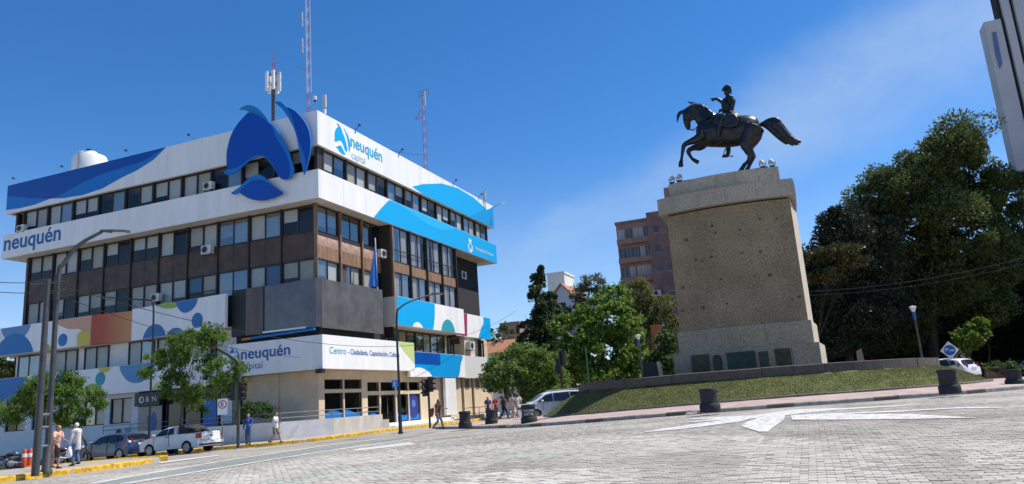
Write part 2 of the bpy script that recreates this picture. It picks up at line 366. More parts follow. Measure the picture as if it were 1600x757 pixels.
# pavers in the foreground: the nearest singly, the rest as one field
PW, PL = .21, .125
def paver_mesh(name, w, l, m, h=.05, b=.006):
    V = [(-w / 2, -l / 2, -h), (w / 2, -l / 2, -h), (w / 2, l / 2, -h), (-w / 2, l / 2, -h)]
    V += [(x, y, -b * .6) for x, y, _ in V[:4]]; V += [(x * (1 - 2 * b / w), y * (1 - 2 * b / l), 0) for x, y, _ in V[:4]]
    Fc = [(8, 9, 10, 11)] + [(i, (i + 1) % 4, 4 + (i + 1) % 4, 4 + i) for i in range(4)] + [(4 + i, 4 + (i + 1) % 4, 8 + (i + 1) % 4, 8 + i) for i in range(4)]
    me = bpy.data.meshes.new(name); me.from_pydata(V, [], Fc); me.materials.append(m); return me, np.array(V), Fc
cand = []
fwd = CAMR @ Vector((0, 0, -1)); CI = CAMR.transposed()
for j in range(int(8 / PL), int(44 / PL)):
    y = j * PL
    for i in range(int(-30 / PW), int(14 / PW)):
        x = (i + (.5 if j % 2 else 0)) * PW
        z = g(x, y); c = CI @ Vector((x, y, z - EYE)); d = -c.z
        if d < 6 or d > 34: continue
        px = CX + F_PX * c.x / d; py = CY - F_PX * c.y / d
        if -60 < px < 1660 and py < 800 and py > 600:
            if (x - -3.5) ** 2 + (y - 46.2) ** 2 < 15.6 ** 2 or x < -24.5: continue
            cand.append((d, x, y, z, py, px))
cand.sort(key=lambda t: (t[4] > 756, t[0]))
pm1, pv, pf = paver_mesh('paver', PW - .007, PL - .007, paver_m); pm2, _, _ = paver_mesh('paver', PW - .007, PL - .007, paver_m2)
def inside(P, x, y):
    c = False; n = len(P)
    for i in range(n):
        (x0, y0), (x1, y1) = P[i - 1], P[i]
        if (y0 > y) != (y1 > y) and x < (x1 - x0) * (y - y0) / (y1 - y0) + x0: c = not c
    return c
W_PATCH = [[(960, 690), (1000, 681), (1180, 679), (1290, 690), (1400, 700), (1430, 740), (1480, 800), (1150, 800), (1140, 735), (1170, 712), (1080, 700)], [(1480, 681), (1560, 690), (1700, 700), (1700, 730), (1530, 730), (1490, 700)], [(1520, 738), (1700, 732), (1700, 800), (1540, 800)],
  [(290, 757), (420, 735), (520, 716), (600, 706), (745, 696), (860, 688), (1000, 678), (990, 692), (860, 697), (745, 706), (640, 718), (560, 727), (440, 742), (340, 780), (200, 780)], [(440, 738), (560, 716), (640, 700), (520, 712), (430, 726), (300, 752)], [(600, 757), (720, 740), (900, 730), (1000, 735), (960, 780)], [(460, 757), (560, 738), (700, 722), (820, 714), (740, 727), (640, 740), (560, 757)]]
G_PATCH = [[(340, 770), (480, 741), (600, 726), (745, 714), (830, 708), (900, 706), (800, 716), (700, 728), (600, 742), (520, 770)]]
paint_w = mat('paver with worn white paint', (.55, .515, .455), .8, nscale=.9, namt=.3, detail=12, col2=(.38, .345, .295)); paint_g = mat('paver with worn green paint', (.40, .47, .40), .8, nscale=1.4, namt=.3, detail=10, col2=(.36, .36, .31))
pm3, _, _ = paver_mesh('paver', PW - .007, PL - .007, paint_w)
for d, x, y, z, py, px_ in cand[:300]:
    o = link_mesh('paver', pm3 if random.random() < .6 and any(inside(P, px_, py) for P in W_PATCH) else random.choice((pm1, pm2)), road, (x, y, z + random.uniform(-.004, .004)))
    o.rotation_euler = (random.gauss(0, .012), random.gauss(0, .012), random.gauss(0, .015))
groups = {0: [], 1: [], 2: [], 3: []}
for k, c in enumerate(cand[300:]):
    q = random.random(); jx, jy = c[5] + random.gauss(0, 9), c[4] + random.gauss(0, 2.0)
    if q < .72 and any(inside(P, jx, jy) for P in W_PATCH): groups[2].append(c[1:4])
    elif q < .6 and any(inside(P, jx, jy) for P in G_PATCH): groups[3].append(c[1:4])
    else: groups[0 if random.random() < .55 else 1].append(c[1:4])
for part, mm in ((0, paver_m), (1, paver_m2), (2, paint_w), (3, paint_g)):
    C_ = np.array(groups[part]); n = len(C_)
    jit = np.stack([rng.normal(0, .004, n), rng.normal(0, .004, n), rng.uniform(-.004, .004, n)], 1)
    tl = rng.normal(0, .010, (n, 2)); al = pv[None].repeat(n, 0).copy(); al[:, :, 2] += al[:, :, 0] * tl[:, :1] + al[:, :, 1] * tl[:, 1:]
    VV = (al + (C_ + jit)[:, None, :]).reshape(-1, 3); FF = [tuple(q + 12 * k for q in f) for k in range(n) for f in pf]
    tag(mk('paver_field', VV, FF, mm, road), kind='stuff')

# worn road paint
def paint_mat(name, col, lo, hi, sc=2.2, roughmix=None):
    m = bpy.data.materials.new(name); m.use_nodes = True; nt = m.node_tree; b = nt.nodes['Principled BSDF']; b.inputs['Base Color'].default_value = (*col, 1); b.inputs['Roughness'].default_value = .7
    N = nt.nodes.new; tc = N('ShaderNodeTexCoord'); no = N('ShaderNodeTexNoise'); no.inputs['Scale'].default_value = sc; no.inputs['Detail'].default_value = 10; no.inputs['Roughness'].default_value = .78
    rm = N('ShaderNodeMapRange'); rm.inputs[1].default_value = lo; rm.inputs[2].default_value = hi; l = nt.links.new
    l(tc.outputs['Object'], no.inputs['Vector']); l(no.outputs[0], rm.inputs[0]); l(rm.outputs[0], b.inputs['Alpha']); return m
p_white = paint_mat('white road paint', (.66, .65, .62), .30, .54, 5)
p_thin = paint_mat('thin white lane line', (.62, .62, .60), .30, .58, 3)
p_worn = paint_mat('worn white road paint', (.56, .54, .50), .38, .72, 1.6)
p_worn2 = paint_mat('nearly worn off white paint', (.54, .52, .48), .42, .78, 1.6)
p_green = paint_mat('worn green road paint', (.32, .44, .38), .40, .80, 1.6)
p_green2 = paint_mat('green lane paint', (.29, .36, .335), .25, .75, 2.4)
def paint(pxs, m, dz=.014, sm=0):
    if sm: pxs = catmull(pxs, sm)
    tag(drape('road_marking', [gp(*p) for p in pxs], dz, m, L=.7), kind='structure')
paint([(1000, 677), (1040, 670), (1110, 660), (1180, 652), (1160, 659), (1110, 666), (1060, 672)], p_white)
paint([(1045, 657), (1130, 652), (1180, 650), (1240, 641), (1330, 638), (1460, 631), (1400, 636), (1300, 642), (1250, 647), (1200, 654), (1120, 658), (1060, 662), (1120, 655)], p_white)
paint([(1228, 646), (1225, 657), (1200, 676), (1186, 676), (1158, 667), (1168, 660), (1195, 652)], p_white, .018)
paint([(1235, 650), (1300, 647), (1420, 642), (1510, 637), (1576, 638), (1480, 640), (1400, 645), (1320, 648), (1420, 648), (1525, 654), (1420, 656), (1300, 657), (1238, 657)], p_white, .016)
paint([(640, 692), (560, 702), (550, 706), (650, 695)], p_white)
paint([(205, 748), (360, 721), (500, 700), (620, 684), (680, 675), (672, 678), (560, 696), (420, 718), (260, 744), (215, 752), (180, 757), (150, 757)], p_green2)
paint([(150, 757), (205, 747), (360, 720), (500, 699), (600, 686), (600, 685.2), (500, 698), (360, 718.7), (200, 745), (135, 757)], p_thin, .018)
paint([(185, 757), (260, 745), (420, 719), (520, 704), (640, 687), (640, 687.7), (520, 705.2), (420, 720.6), (262, 747), (205, 757)], p_thin, .018)
paint([(245, 723), (340, 712), (342, 713), (252, 724.5)], p_white)

# ---- sidewalk in front of the municipal building
side_edge = [(-110, 33.9), (-60, 33.9), (-32.2, 33.9), (-30.6, 34.3), (-29.2, 35.2), (-27.9, 36.6), (-27.0, 38.4), (-26.6, 40.5), (-26.5, 43), (-26.5, 60), (-27, 80), (-28, 120)]
sidewalk = drape('sidewalk', side_edge + [(-110, 120)], .15, side_m, L=3, skirt=.2); tag(sidewalk, kind='structure')
se = resample(side_edge[1:10], .5)
kerb([p for p in side_edge[1:10]], sidewalk, yellow, h=.165, w=.32, side=1, step=1.2, mats=[yellow, yellow, yellow, mat('faded yellow paint', (.52, .35, .08), .75, nscale=5, namt=.5, detail=8)])
# ---- small traffic island at the left
isl = [(-27.2, 25.6), (-26.4, 23.5), (-26.1, 20.5), (-26.4, 17.0), (-27, 12), (-36, 12), (-37.5, 18), (-35, 23.5), (-31, 26.2), (-28.2, 26.6)]
island = drape('traffic_island', isl, .15, side_m, L=2, skirt=.2); tag(island, kind='structure')
kerb(isl[:5][::-1] + [isl[-1]][:0], island, yellow, h=.165, w=.34, side=1, step=1.3)
kerb([isl[0], isl[-1], isl[-2], isl[-3]], island, yellow, h=.165, w=.3, side=-1, step=1.3)
# ---- roundabout island: sidewalk, turf bank, coping wall
CC = Vector((-3.5, 46.2)); RB, RT, RK = 12.0, 9.85, 15.0
def pol(r, a): return (CC.x + r * math.cos(R(a)), CC.y + r * math.sin(R(a)))
kline = [(-17, 62), (-21.5, 52), (-23.0, 44.5), (-22.6, 43.0), (-21.6, 42.0), (-18.2, 39.2), (-15.6, 37.2)] + [pol(RK, a) for a in range(226, 342, 6)] + [(13.0, 46.0), (16.5, 53.5), (22, 63)]
round_sw = drape('roundabout_sidewalk', kline + [(22, 75), (-17, 75)], .15, side_pink, L=1.5, skirt=.25,
    zf=lambda x, y: g(x, y) + .12 + .19 * sst((RK + .2 - (Vector((x, y)) - CC).length) / (RK - RB + .2)))
tag(round_sw, kind='structure')
kerb(kline[1:-1], round_sw, kerb_m, h=.125, w=.24, side=1, step=1.0, mats=[kerb_m, kerb_m, kerb_dk, kerb_m])
turf_m = mat('artificial turf', (.17, .175, .065), .95, nscale=2.2, namt=.30, detail=14, bump=1, bscale=26, col2=(.10, .115, .04), spec=.1)
earth_m = mat('brown earth', (.13, .10, .07), .95, nscale=3, namt=.4, bump=.4)
ZT = 1.93
def zbase(a): x, y = pol(RB, a); return g(x, y) + .34
bank = MB()
AA = list(range(0, 361, 4))
bank.add([(*pol(RB + .02, a), zbase(a) - .12) for a in AA] + [(*pol(RT - .3, a), ZT - .14) for a in AA], [(i, i + 1, len(AA) + i + 1, len(AA) + i) for i in range(len(AA) - 1)])
bank.add([(CC.x, CC.y, ZT - .1)] + [(*pol(RT - .25, a), ZT - .1) for a in AA], [(0, i + 1, i + 2) for i in range(len(AA) - 1)])
bank_o = bank.build('grass_bank', earth_m, smooth=40); tag(bank_o, kind='structure')
seams = [0, 40, 90, 140, 170, 196, 216, 231, 245, 256, 270, 282, 296, 312, 330, 346, 360]
for a0, a1 in zip(seams, seams[1:]):
    st = 3; nA = max(2, int((a1 - a0) / st) + 1); V = []; nr = 7; gap = .035
    ragged = [random.uniform(-.05, .06) for _ in range(nA)]
    for i in range(nA):
        a = a0 + gap + (a1 - a0 - 2 * gap) * i / (nA - 1)
        for k in range(nr):
            t = k / (nr - 1); r = RB + (RT + .04 - RB) * t * (1 + (ragged[i] * .35 if k == nr - 1 else 0)); z = zbase(a) + (ZT - .1 - zbase(a)) * t + random.uniform(-.012, .012) + (.08 * math.sin(t * math.pi)) + (ragged[i] if k == nr - 1 else 0)
            V.append((*pol(r, a), z))
    Fc = [(i * nr + k, (i + 1) * nr + k, (i + 1) * nr + k + 1, i * nr + k + 1) for i in range(nA - 1) for k in range(nr - 1)]
    mk('turf_panel', V, Fc, turf_m, bank_o, smooth=60)
kerb([pol(RB + .12, a) for a in range(0, 361, 3)], bank_o, kerb_dk, h=.06, w=.14, side=1, step=1.2, zf=lambda x, y: zbase(math.degrees(math.atan2(y - CC.y, x - CC.x))) - .02, name='edging_stone')
cop_m = mat('grey granite coping', (.115, .095, .08), .8, nscale=9, namt=.4, detail=9, bump=.3)
TURF_BLADES = True
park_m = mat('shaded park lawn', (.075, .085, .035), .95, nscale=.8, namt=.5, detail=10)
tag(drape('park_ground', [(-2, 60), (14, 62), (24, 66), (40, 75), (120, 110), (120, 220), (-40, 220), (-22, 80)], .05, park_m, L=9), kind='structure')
rw = empty('retaining_wall', (CC.x, CC.y, ZT), 'low ring wall of grey granite coping stones topping the turf bank round the monument', 'wall')
na = 44
for i in range(na):
    a0, a1 = 360 / na * i + .06, 360 / na * (i + 1) - .06; zz = ZT + random.uniform(-.01, .01); ro = RT + .1 + random.uniform(-.015, .02)
    L0 = [(RT - .35, zz - .1), (ro, zz - .1), (ro, zz + .30), (RT - .35, zz + .33)]
    A = [Vector((*pol(r, a0), z)) for r, z in L0]; B = [Vector((*pol(r, a1), z)) for r, z in L0]
    mid = [Vector((*pol(r, (a0 + a1) / 2), z)) for r, z in L0]
    MB().prism(A, mid).prism(mid, B).build('coping_stone', cop_m, rw)
# ================================================================== MUNICIPAL BUILDING
X0, Y0 = -30.16, 41.465
XL, YB = -62.75, 73.5
BW = 2.945
bld = empty('municipal_building', (-45, 57, 0), 'six storey brown office building with white and blue panel bands and a large blue emblem', 'building')
# dark core seen through the glass, roof slab
core = MB()
core.box(XL + 2.6, X0 - 1.75, Y0 + 1.75, YB - 1.5, 6.9, 20.2)
core.box(XL + 2.6, X0 - 3.4, Y0 + 3.2, YB - 1.5, -.3, 6.88)
core.build('core', interior, bld)
MB().box(XL + .3, X0 - .3, Y0 + .3, YB - .3, 21.9, 22.1).build('roof', mat('grey roofing', (.3, .3, .3), .9), bld)
# bands of white panels: (z0,z1, inset), split in panels
def band(z0, z1, ins=0, th=.16):
    cuts = [XL + ins, -59.6, -56.6, -53.5, -50.4, -47.4, -44.35, -40.9, -37.4, -33.8, X0 - ins]
    for a, b in zip(cuts, cuts[1:]):
        MB().box(a + .008, b - .008, Y0 + ins, Y0 + ins + th, z0, z1).build('cladding_panel', white_clad, bld)
    cy = [Y0 + ins + th + .004, 44.5, 47.5, 50.5, 53.4, 56.5, 59.5, 62.9, 66.4, 70, YB - ins]
    for a, b in zip(cy, cy[1:]):
        MB().box(X0 - ins - th, X0 - ins, a + .008, b - .008, z0, z1).build('cladding_panel', white_clad, bld)
    MB().box(XL + ins, XL + ins + th, Y0 + ins + th + .01, YB - ins - .2, z0, z1).build('cladding_panel', white_clad, bld)
    MB().box(XL + ins + .2, X0 - ins - .2, YB - ins - th, YB - ins - .01, z0, z1).build('cladding_panel', white_clad, bld)
    MB().box(XL + ins + .02, X0 - ins - th - .01, Y0 + ins + th + .01, YB - ins - th - .02, z0 + .03, z0 + .18).build('soffit', soffit_m, bld)
band(20.36, 22.95, .06); band(16.40, 18.50, 0)
MB().box(XL + .4, X0 - .4, Y0 + .4, YB - .4, 18.1, 18.3).build('floor_slab', soffit_m, bld)
# ---- windows: one mesh set per size, two leaves each
WM = {}
def win_meshes(w, h, style):
    k = (round(w, 3), round(h, 3), style)
    if k in WM: return WM[k]
    f = MB(); t = .07; d = .12
    f.box(0, t, 0, d, 0, h); f.box(w - t, w, 0, d, 0, h); f.box(t, w - t, 0, d, 0, t); f.box(t, w - t, 0, d, h - t, h)
    f.box(w / 2 - .035, w / 2 + .035, .01, d - .01, t, h - t)
    if style == 'transom': f.box(t, w - t, .012, d - .012, h * .34 - .03, h * .34 + .03)
    def me(mb, m, nm):
        q = bpy.data.meshes.new(nm); q.from_pydata(mb.V, [], mb.F); q.materials.append(m); return q
    pw = w / 2 - t - .035
    pane = MB().add([(0, 0, 0), (pw, 0, 0), (pw, 0, h - 2 * t), (0, 0, h - 2 * t)], [(0, 1, 2, 3)])
    out = dict(frame=me(f, dark_frame, 'window'), pane=me(pane, glass, 'pane'), pane_s=me(pane, glass_s, 'pane'), pw=pw, t=t, h=h, w=w)
    WM[k] = out; return out
BL = {}
def blind_mesh(w, h, m, cur=False):
    k = (round(w, 2), round(h, 2), m.name, cur)
    if k in BL: return BL[k]
    if not cur: V = [(0, 0, -h), (w, 0, -h), (w, 0, 0), (0, 0, 0)]; Fc = [(0, 1, 2, 3)]
    else:
        n = 28; V = []; 
        for i in range(n + 1):
            x = w * i / n; y = .035 * math.sin(i * 1.7) + .015 * math.sin(i * .9 + 1)
            V += [(x, y, -h), (x * .97 + .01, y * .7, 0)]
        Fc = [(2 * i, 2 * i + 2, 2 * i + 3, 2 * i + 1) for i in range(n)]
    q = bpy.data.meshes.new('blind'); q.from_pydata(V, [], Fc); q.materials.append(m); BL[k] = q; return q
def window(parent, loc, rz, w, h, style='plain', blinds='mix', refl=.3, name='window'):
    W = win_meshes(w, h, style); o = link_mesh(name, W['frame'], parent, Vector(loc) - wloc(parent), rz)
    for s in (0, 1):
        x = W['t'] + s * (W['pw'] + .07)
        p = link_mesh('pane', W['pane_s'] if random.random() < refl else W['pane'], o, (x, .05, W['t']))
        if blinds == 'curtain':
            link_mesh('curtain', blind_mesh(W['pw'] * random.choice((.98, .98, .6)), h - .16, curtain_m, True), o, (x + .01, .22, h - .08))
        elif blinds:
            r = random.random(); full = h - .16
            hh = full * (1 if r < .5 else random.choice((.5, .65, .78)) if r < .88 else 0)
            if hh:
                m = blind_w if random.random() < .6 else blind_b
                if blinds == 'blue' and random.random() < .5: m = blind_bl
                link_mesh('blind', blind_mesh(W['pw'], round(hh, 1), m), o, (x, .16, h - .08))
    return o
def panel_mesh_at(name, face, c, u0, u1, z0, z1, m, t=.06):
    b = MB()
    if face == 'F': b.box(u0, u1, c, c + t, z0, z1)
    else: b.box(c - t, c, u0, u1, z0, z1)
    return b.build(name, m, bld)
def mullion(face, c, u, z0, z1, w=.11, d=.16, m=None):
    b = MB()
    if face == 'F': b.box(u - w / 2, u + w / 2, c - d + .06, c + .06, z0, z1)
    else: b.box(c - .06, c + d - .06, u - w / 2, u + w / 2, z0, z1)
    return b.build('mullion', m or dark_frame, bld)
YW, XW = Y0 + 1.15, X0 - 1.15
XA = -31.36
F4, F3 = (14.42, 16.36), (10.55, 12.42)
for i in range(10):
    xl = XA - BW * (i + 1) + .06; w = BW - .12
    window(bld, (xl, Y0 + .42, 18.52), 0, w, 1.82, 'plain', 'mix', .08)
    window(bld, (xl, YW, F4[0]), 0, w, F4[1] - F4[0], 'plain', 'mix', .08 if i > 2 else .45)
    window(bld, (xl, YW, F3[0]), 0, w, F3[1] - F3[0], 'transom' if i in (8, 3) else 'plain', 'blue' if i in (1, 2, 3) else 'mix', .1)
    for hx in (0, 1): panel_mesh_at('spandrel_panel', 'F', YW + .01, xl + hx * w / 2 + .012, xl + (hx + 1) * w / 2 - .012, 12.45, 14.39, brown_panel)
for i in range(11):
    x = XA - BW * i
    mullion('F', Y0 + .42, x, 18.5, 20.36, .13); mullion('F', YW, x, 6.9, 16.42)
MB().box(XL + .5, XA + .2, Y0 + .38, Y0 + .54, 20.34, 20.42).build('window_head', dark_frame, bld)
# left end wall and rear walls of the tower
MB().box(XA - BW * 10 - .3, XA - BW * 10 - .07, YW - .05, YB - 1, -.5, 16.4).build('end_wall', brown_panel, bld)
MB().box(XL + .75, XL + .95, Y0 + .5, YB - .7, 18.4, 20.4).build('end_wall', dark_frame, bld)
# ---- right face, top floor
for i in range(10):
    y = Y0 + 1.06 + BW * i
    window(bld, (X0 - .42, y + .06, 18.52), math.pi / 2, BW - .12, 1.82, 'plain', 'mix', .3)
    mullion('R', X0 - .42, y, 18.5, 20.36, .16)
mullion('R', X0 - .42, Y0 + 1.06 + BW * 10, 18.5, 20.36, .16)
MB().box(X0 - .60, X0 - .36, Y0 + .37, Y0 + 1.0, 18.5, 20.36).build('corner_post', dark_frame, bld)
# ---- right face, first three bays
YS = Y0 + 1.1
for i in range(3):
    y = YS + BW * i; w = BW - .14
    window(bld, (XW, y + .07, F4[0]), math.pi / 2, w, F4[1] - F4[0], 'plain', None if i else 'mix', .8)
    window(bld, (XW, y + .07, F3[0]), math.pi / 2, w, F3[1] - F3[0], 'plain', 'mix', .15)
    for k in (0, 1):
        u0, u1 = y + .07 + k * w / 2, y + .07 + (k + 1) * w / 2
        panel_mesh_at('spandrel_panel', 'R', XW, u0 + .01, u1 - .01, 13.42, 14.16, pink_panel)
        um = (u0 + u1) / 2
        MB().add([(XW + .001, u0 + .05, 13.46), (XW + .001, u1 - .05, 13.46), (XW + .05, um, 13.8), (XW + .001, u0 + .05, 14.12), (XW + .001, u1 - .05, 14.12)], [(0, 1, 2), (1, 4, 2), (4, 3, 2), (3, 0, 2)]).build('relief', pink_panel, bld)
        panel_mesh_at('spandrel_panel', 'R', XW + .02, u0 + .004, u1 - .004, 12.45, 13.40, brown_lit)
    panel_mesh_at('spandrel_rail', 'R', XW + .03, y + .07, y + .07 + w, 14.17, 14.41, dark_frame)
for i in range(4): mullion('R', XW, YS + BW * i, 7.2, 16.42, .14, .22, dark_frame if i == 3 else brown_lit)
MB().box(XW - .02, XW + .2, YW - .1, YS - .02, 7.2, 16.42).build('corner_post', brown_lit, bld)
# ---- right face, projecting four bays with curtains
XP = X0 - .18; YP0, YP1 = 51.45, 63.3; BP = (YP1 - YP0) / 4
for i in range(4):
    y = YP0 + BP * i; w = BP - .12
    window(bld, (XP, y + .06, 13.42), math.pi / 2, w, 2.96, 'transom', 'curtain', .2)
    window(bld, (XP, y + .06, 10.35), math.pi / 2, w, 2.2, 'plain', 'curtain', .15)
    panel_mesh_at('spandrel_panel', 'R', XP - .02, y + .06, y + BP - .06, 12.58, 13.40, brown_lit)
for i in range(5): mullion('R', XP, YP0 + BP * i, 8.1, 16.42, .12, .2, brown_lit if i == 0 else dark_frame)
MB().box(XW - .9, XP - .03, YP0 - .2, YP0 - .02, 7.2, 16.42).build('side_wall', dark_frame, bld)
MB().box(XW - .9, XP - .03, YP1 + .06, YP1 + .2, 7.2, 16.42).build('side_wall', brown_panel, bld)
# ---- right face, set-back end bays
XR = X0 - 2.2
MB().box(XR - .3, XR - .1, YP1 + .2, 72.2, 11.35, 13.58).box(XR - .7, XR - .5, YP1 + .2, 72.2, 8.0, 16.42).build('side_wall', brown_panel, bld)
for i in range(3):
    y = YP1 + .2 + 2.95 * i
    window(bld, (XR, y + .05, 13.6), math.pi / 2, 2.85, 2.6, 'plain', 'mix', .5); window(bld, (XR, y + .05, 9.3), math.pi / 2, 2.85, 2.0, 'plain', 'blue', .3)
# ---- second band (storey one) on the front: three stretches with a splayed middle
def strip(pts, z0, z1, m, name, th=.25):
    for (a, b), mm in zip(zip(pts, pts[1:]), m):
        a, b = Vector(a), Vector(b); n = Vector((-(b - a).y, (b - a).x)).normalized() * th
        e = (b - a).normalized() * .004; a = a + e; b = b - e
        MB().prism([(a.x, a.y, z0), (b.x, b.y, z0), (b.x + n.x, b.y + n.y, z0), (a.x + n.x, a.y + n.y, z0)], [(a.x, a.y, z1), (b.x, b.y, z1), (b.x + n.x, b.y + n.y, z1), (a.x + n.x, a.y + n.y, z1)]).build(name, mm, bld)
def grad_mat():
    m = bpy.data.materials.new('orange to red printed vinyl'); m.use_nodes = True; nt = m.node_tree; b = nt.nodes['Principled BSDF']; b.inputs['Roughness'].default_value = .5
    tc = nt.nodes.new('ShaderNodeTexCoord'); sx = nt.nodes.new('ShaderNodeSeparateXYZ'); rp = nt.nodes.new('ShaderNodeValToRGB'); mr = nt.nodes.new('ShaderNodeMapRange')
    mr.inputs[1].default_value = -6.2; mr.inputs[2].default_value = -2.2
    e = rp.color_ramp.elements; e[0].color = (.42, .06, .035, 1); e[1].color = (.62, .30, .12, 1); e.new(.35).color = (.46, .09, .035, 1)
    nt.links.new(tc.outputs['Object'], sx.inputs[0]); nt.links.new(sx.outputs[0], mr.inputs[0]); nt.links.new(mr.outputs[0], rp.inputs[0]); nt.links.new(rp.outputs[0], b.inputs['Base Color']); return m
orange_m = grad_mat()
YA = 40.95
strip([(-61.9, YA), (-56.4, YA), (-51.0, YA), (-47.1, 41.55)], 8.0, 10.28, [white_clad, white_clad, orange_m], 'cladding_panel')
strip([(-47.1, 41.25), (-42.2, 40.9), (-37.5, 40.55)], 7.95, 10.35, [white_clad, white_clad], 'cladding_panel')
MB().box(-61.8, -37.6, YA + .62, YW + 1.6, 7.98, 8.12).build('floor_slab', soffit_m, bld)
MB().box(-61.9, -61.65, YA + .26, YW + 6, 8.0, 10.28).build('cladding_panel', white_clad, bld)
# storey-one windows on the front (below the band) and pillars
MB().box(-61.0, -37.0, Y0 + .75, Y0 + .95, 5.9, 8.0).build('wall', white_wall, bld)
for x in (-60.6, -56.4, -53.0, -48.3, -45.4, -42.4): window(bld, (x, Y0 + .62, 6.1), 0, 2.6, 1.88, 'plain', 'mix', .2)
# third band and ground floor on the front
YG = 40.6
strip([(-61.9, YG), (-56, YG), (-50.8, YG), (-44.5, YG), (-36.6, YG)], 4.08, 6.1, [white_clad] * 4, 'cladding_panel')
MB().box(-61.9, -61.65, YG + .26, YW + 6, 4.08, 6.1).build('cladding_panel', white_clad, bld)
MB().box(-61.8, -36.7, YG + .27, YW + 1.6, 4.2, 4.35).build('floor_slab', soffit_m, bld)
gw = MB(); zs0, zs1 = 1.92, 3.78     # wall with window openings
ops = [(-60.7, -58.3), (-57.6, -55.2), (-54.6, -52.5), (-51.95, -49.65), (-49.2, -46.95)]
YGW = Y0 - .05
gw.box(-62, -46.3, YGW, YGW + .3, -1.2, zs0); gw.box(-62, -46.3, YGW, YGW + .3, zs1, 4.2)
ed = [-62] + [v for o in ops for v in o] + [-46.3]
for a, b in zip(ed[::2], ed[1::2]): gw.box(a, b, YGW, YGW + .3, zs0, zs1)
gw.build('wall', white_wall, bld)
MB().box(-62.6, -62.0, YGW + .05, YB - 1, -1.2, 4.1).build('wall', white_wall, bld)
for a, b in ops: window(bld, (a, YGW + .12, zs0), 0, b - a, zs1 - zs0, 'plain', 'mix', .25)
MB().box(-62, -36, YGW + .9, YGW + 1.0, -1, 4.1).build('back_wall', interior, bld)
# vinyl figures printed on the front bands
V_ = lambda n, c, pts, m, rect, k=5, t=.012: plate('printed_figure', 'F', c, clip(catmull(pts, k) if k else pts, *rect), m, bld, t)
rT = (XL + .06, X0 - .06, 20.37, 22.94)
fp = lambda pts, c=Y0: fpx('F', c, pts)
yT = Y0 + .06
plate('printed_figure', 'F', yT, clip(fp([(0, 280), (140, 255), (262, 228), (240, 250), (215, 266), (190, 278), (160, 295), (130, 305), (100, 310), (78, 311), (55, 320), (30, 326), (0, 330)], yT), *rT), blue_l, bld, .012)
plate('printed_figure', 'F', yT, clip(fp([(0, 280), (140, 255), (262, 228), (225, 252), (190, 263), (160, 272), (120, 290), (95, 305), (78, 311), (50, 310), (9, 306), (0, 306)], yT), *rT), blue_d, bld, .02)
circ = lambda u, v, r, n=28, a0=0, a1=360: [(u + r * math.cos(R(a0 + (a1 - a0) * i / n)), v + r * math.sin(R(a0 + (a1 - a0) * i / n))) for i in range(n + (a1 - a0 < 360))]
pal = dict(blue=mat('print blue', (.02, .16, .42), .5), lblue=mat('print light blue', (.10, .26, .48), .5), green=mat('print green', (.30, .42, .05), .5), yel=mat('print yellow', (.62, .48, .06), .5), pink=mat('print salmon', (.62, .33, .22), .5), grey=mat('print pale grey', (.52, .54, .58), .5), teal=mat('print teal', (.03, .30, .38), .5), mag=mat('print crimson', (.32, .03, .09), .5), lime=mat('print lime', (.50, .60, .22), .5))
rA = (-61.85, -51.02, 8.02, 10.26)
plate('printed_figure', 'F', YA, clip(circ(-59.5, 10.9, 1.9), *rA), pal['lblue'], bld, .008)
plate('printed_figure', 'F', YA, clip(circ(-59.6, 7.2, 2.5), *rA), pal['blue'], bld, .014)
plate('printed_figure', 'F', YA, clip(catmull([(-55.4, 10.6), (-53.6, 9.5), (-52.2, 9.3), (-51, 8.4), (-50, 8), (-50, 11)]), *rA), pal['pink'], bld, .008)
plate('printed_figure', 'F', YA, clip(catmull([(-52.4, 8.9), (-51.4, 9.1), (-50.2, 8.3), (-50, 7), (-52, 7.4)]), *rA), pal['yel'], bld, .014)
plate('printed_figure', 'F', YA, clip(circ(-54.0, 8.65, .5), *rA), pal['blue'], bld, .014)
plate('printed_figure', 'F', YA, clip(circ(-55.9, 7.95, .6), *rA), pal['green'], bld, .014)
def strip_fig(pts, m, a=(-47.1, 41.25), b=(-37.5, 40.55), rect=(-47.05, -37.55, 7.97, 10.33), t=.012, ring=None):
    P = clip(pts, *rect)
    if len(P) < 3: return
    f = lambda x: a[1] + (b[1] - a[1]) * (x - a[0]) / (b[0] - a[0])
    o = MB().prism([(u, f(u) + .001, v) for u, v in P], [(u, f(u) - t, v) for u, v in P]).build('printed_figure', m, bld); triangulated(o.data)
strip_fig(circ(-44.6, 7.7, 1.25), pal['blue']); strip_fig(circ(-42.4, 7.3, 1.15), pal['blue'], t=.02); strip_fig(circ(-40.2, 8.75, .55), pal['blue'])
strip_fig(catmull([(-42.3, 10.5), (-42.2, 9.9), (-41.6, 9.45), (-40.8, 9.55), (-40.3, 10.0), (-40.4, 10.5)]), pal['blue']); strip_fig(catmull([(-44.5, 10.4), (-43.6, 10.0), (-42.4, 9.95), (-42, 10.4)]), pal['green'], t=.008)
rG = (-61.85, -36.7, 4.1, 6.08)
for u, v, r, m, t in ((-59.2, 3.4, 3.2, 'blue', .010), (-55.4, 6.4, 1.4, 'teal', .014), (-53.4, 5.5, .7, 'blue', .02), (-50.1, 3.5, 1.5, 'green', .012), (-49.3, 5.3, .5, 'teal', .02), (-48.9, 6.5, .8, 'yel', .012), (-45.6, 6.6, 1.9, 'lblue', .012), (-43.2, 3.6, 1.1, 'lime', .012)):
    plate('printed_figure', 'F', YG, clip(circ(u, v, r), *rG), pal[m], bld, t)
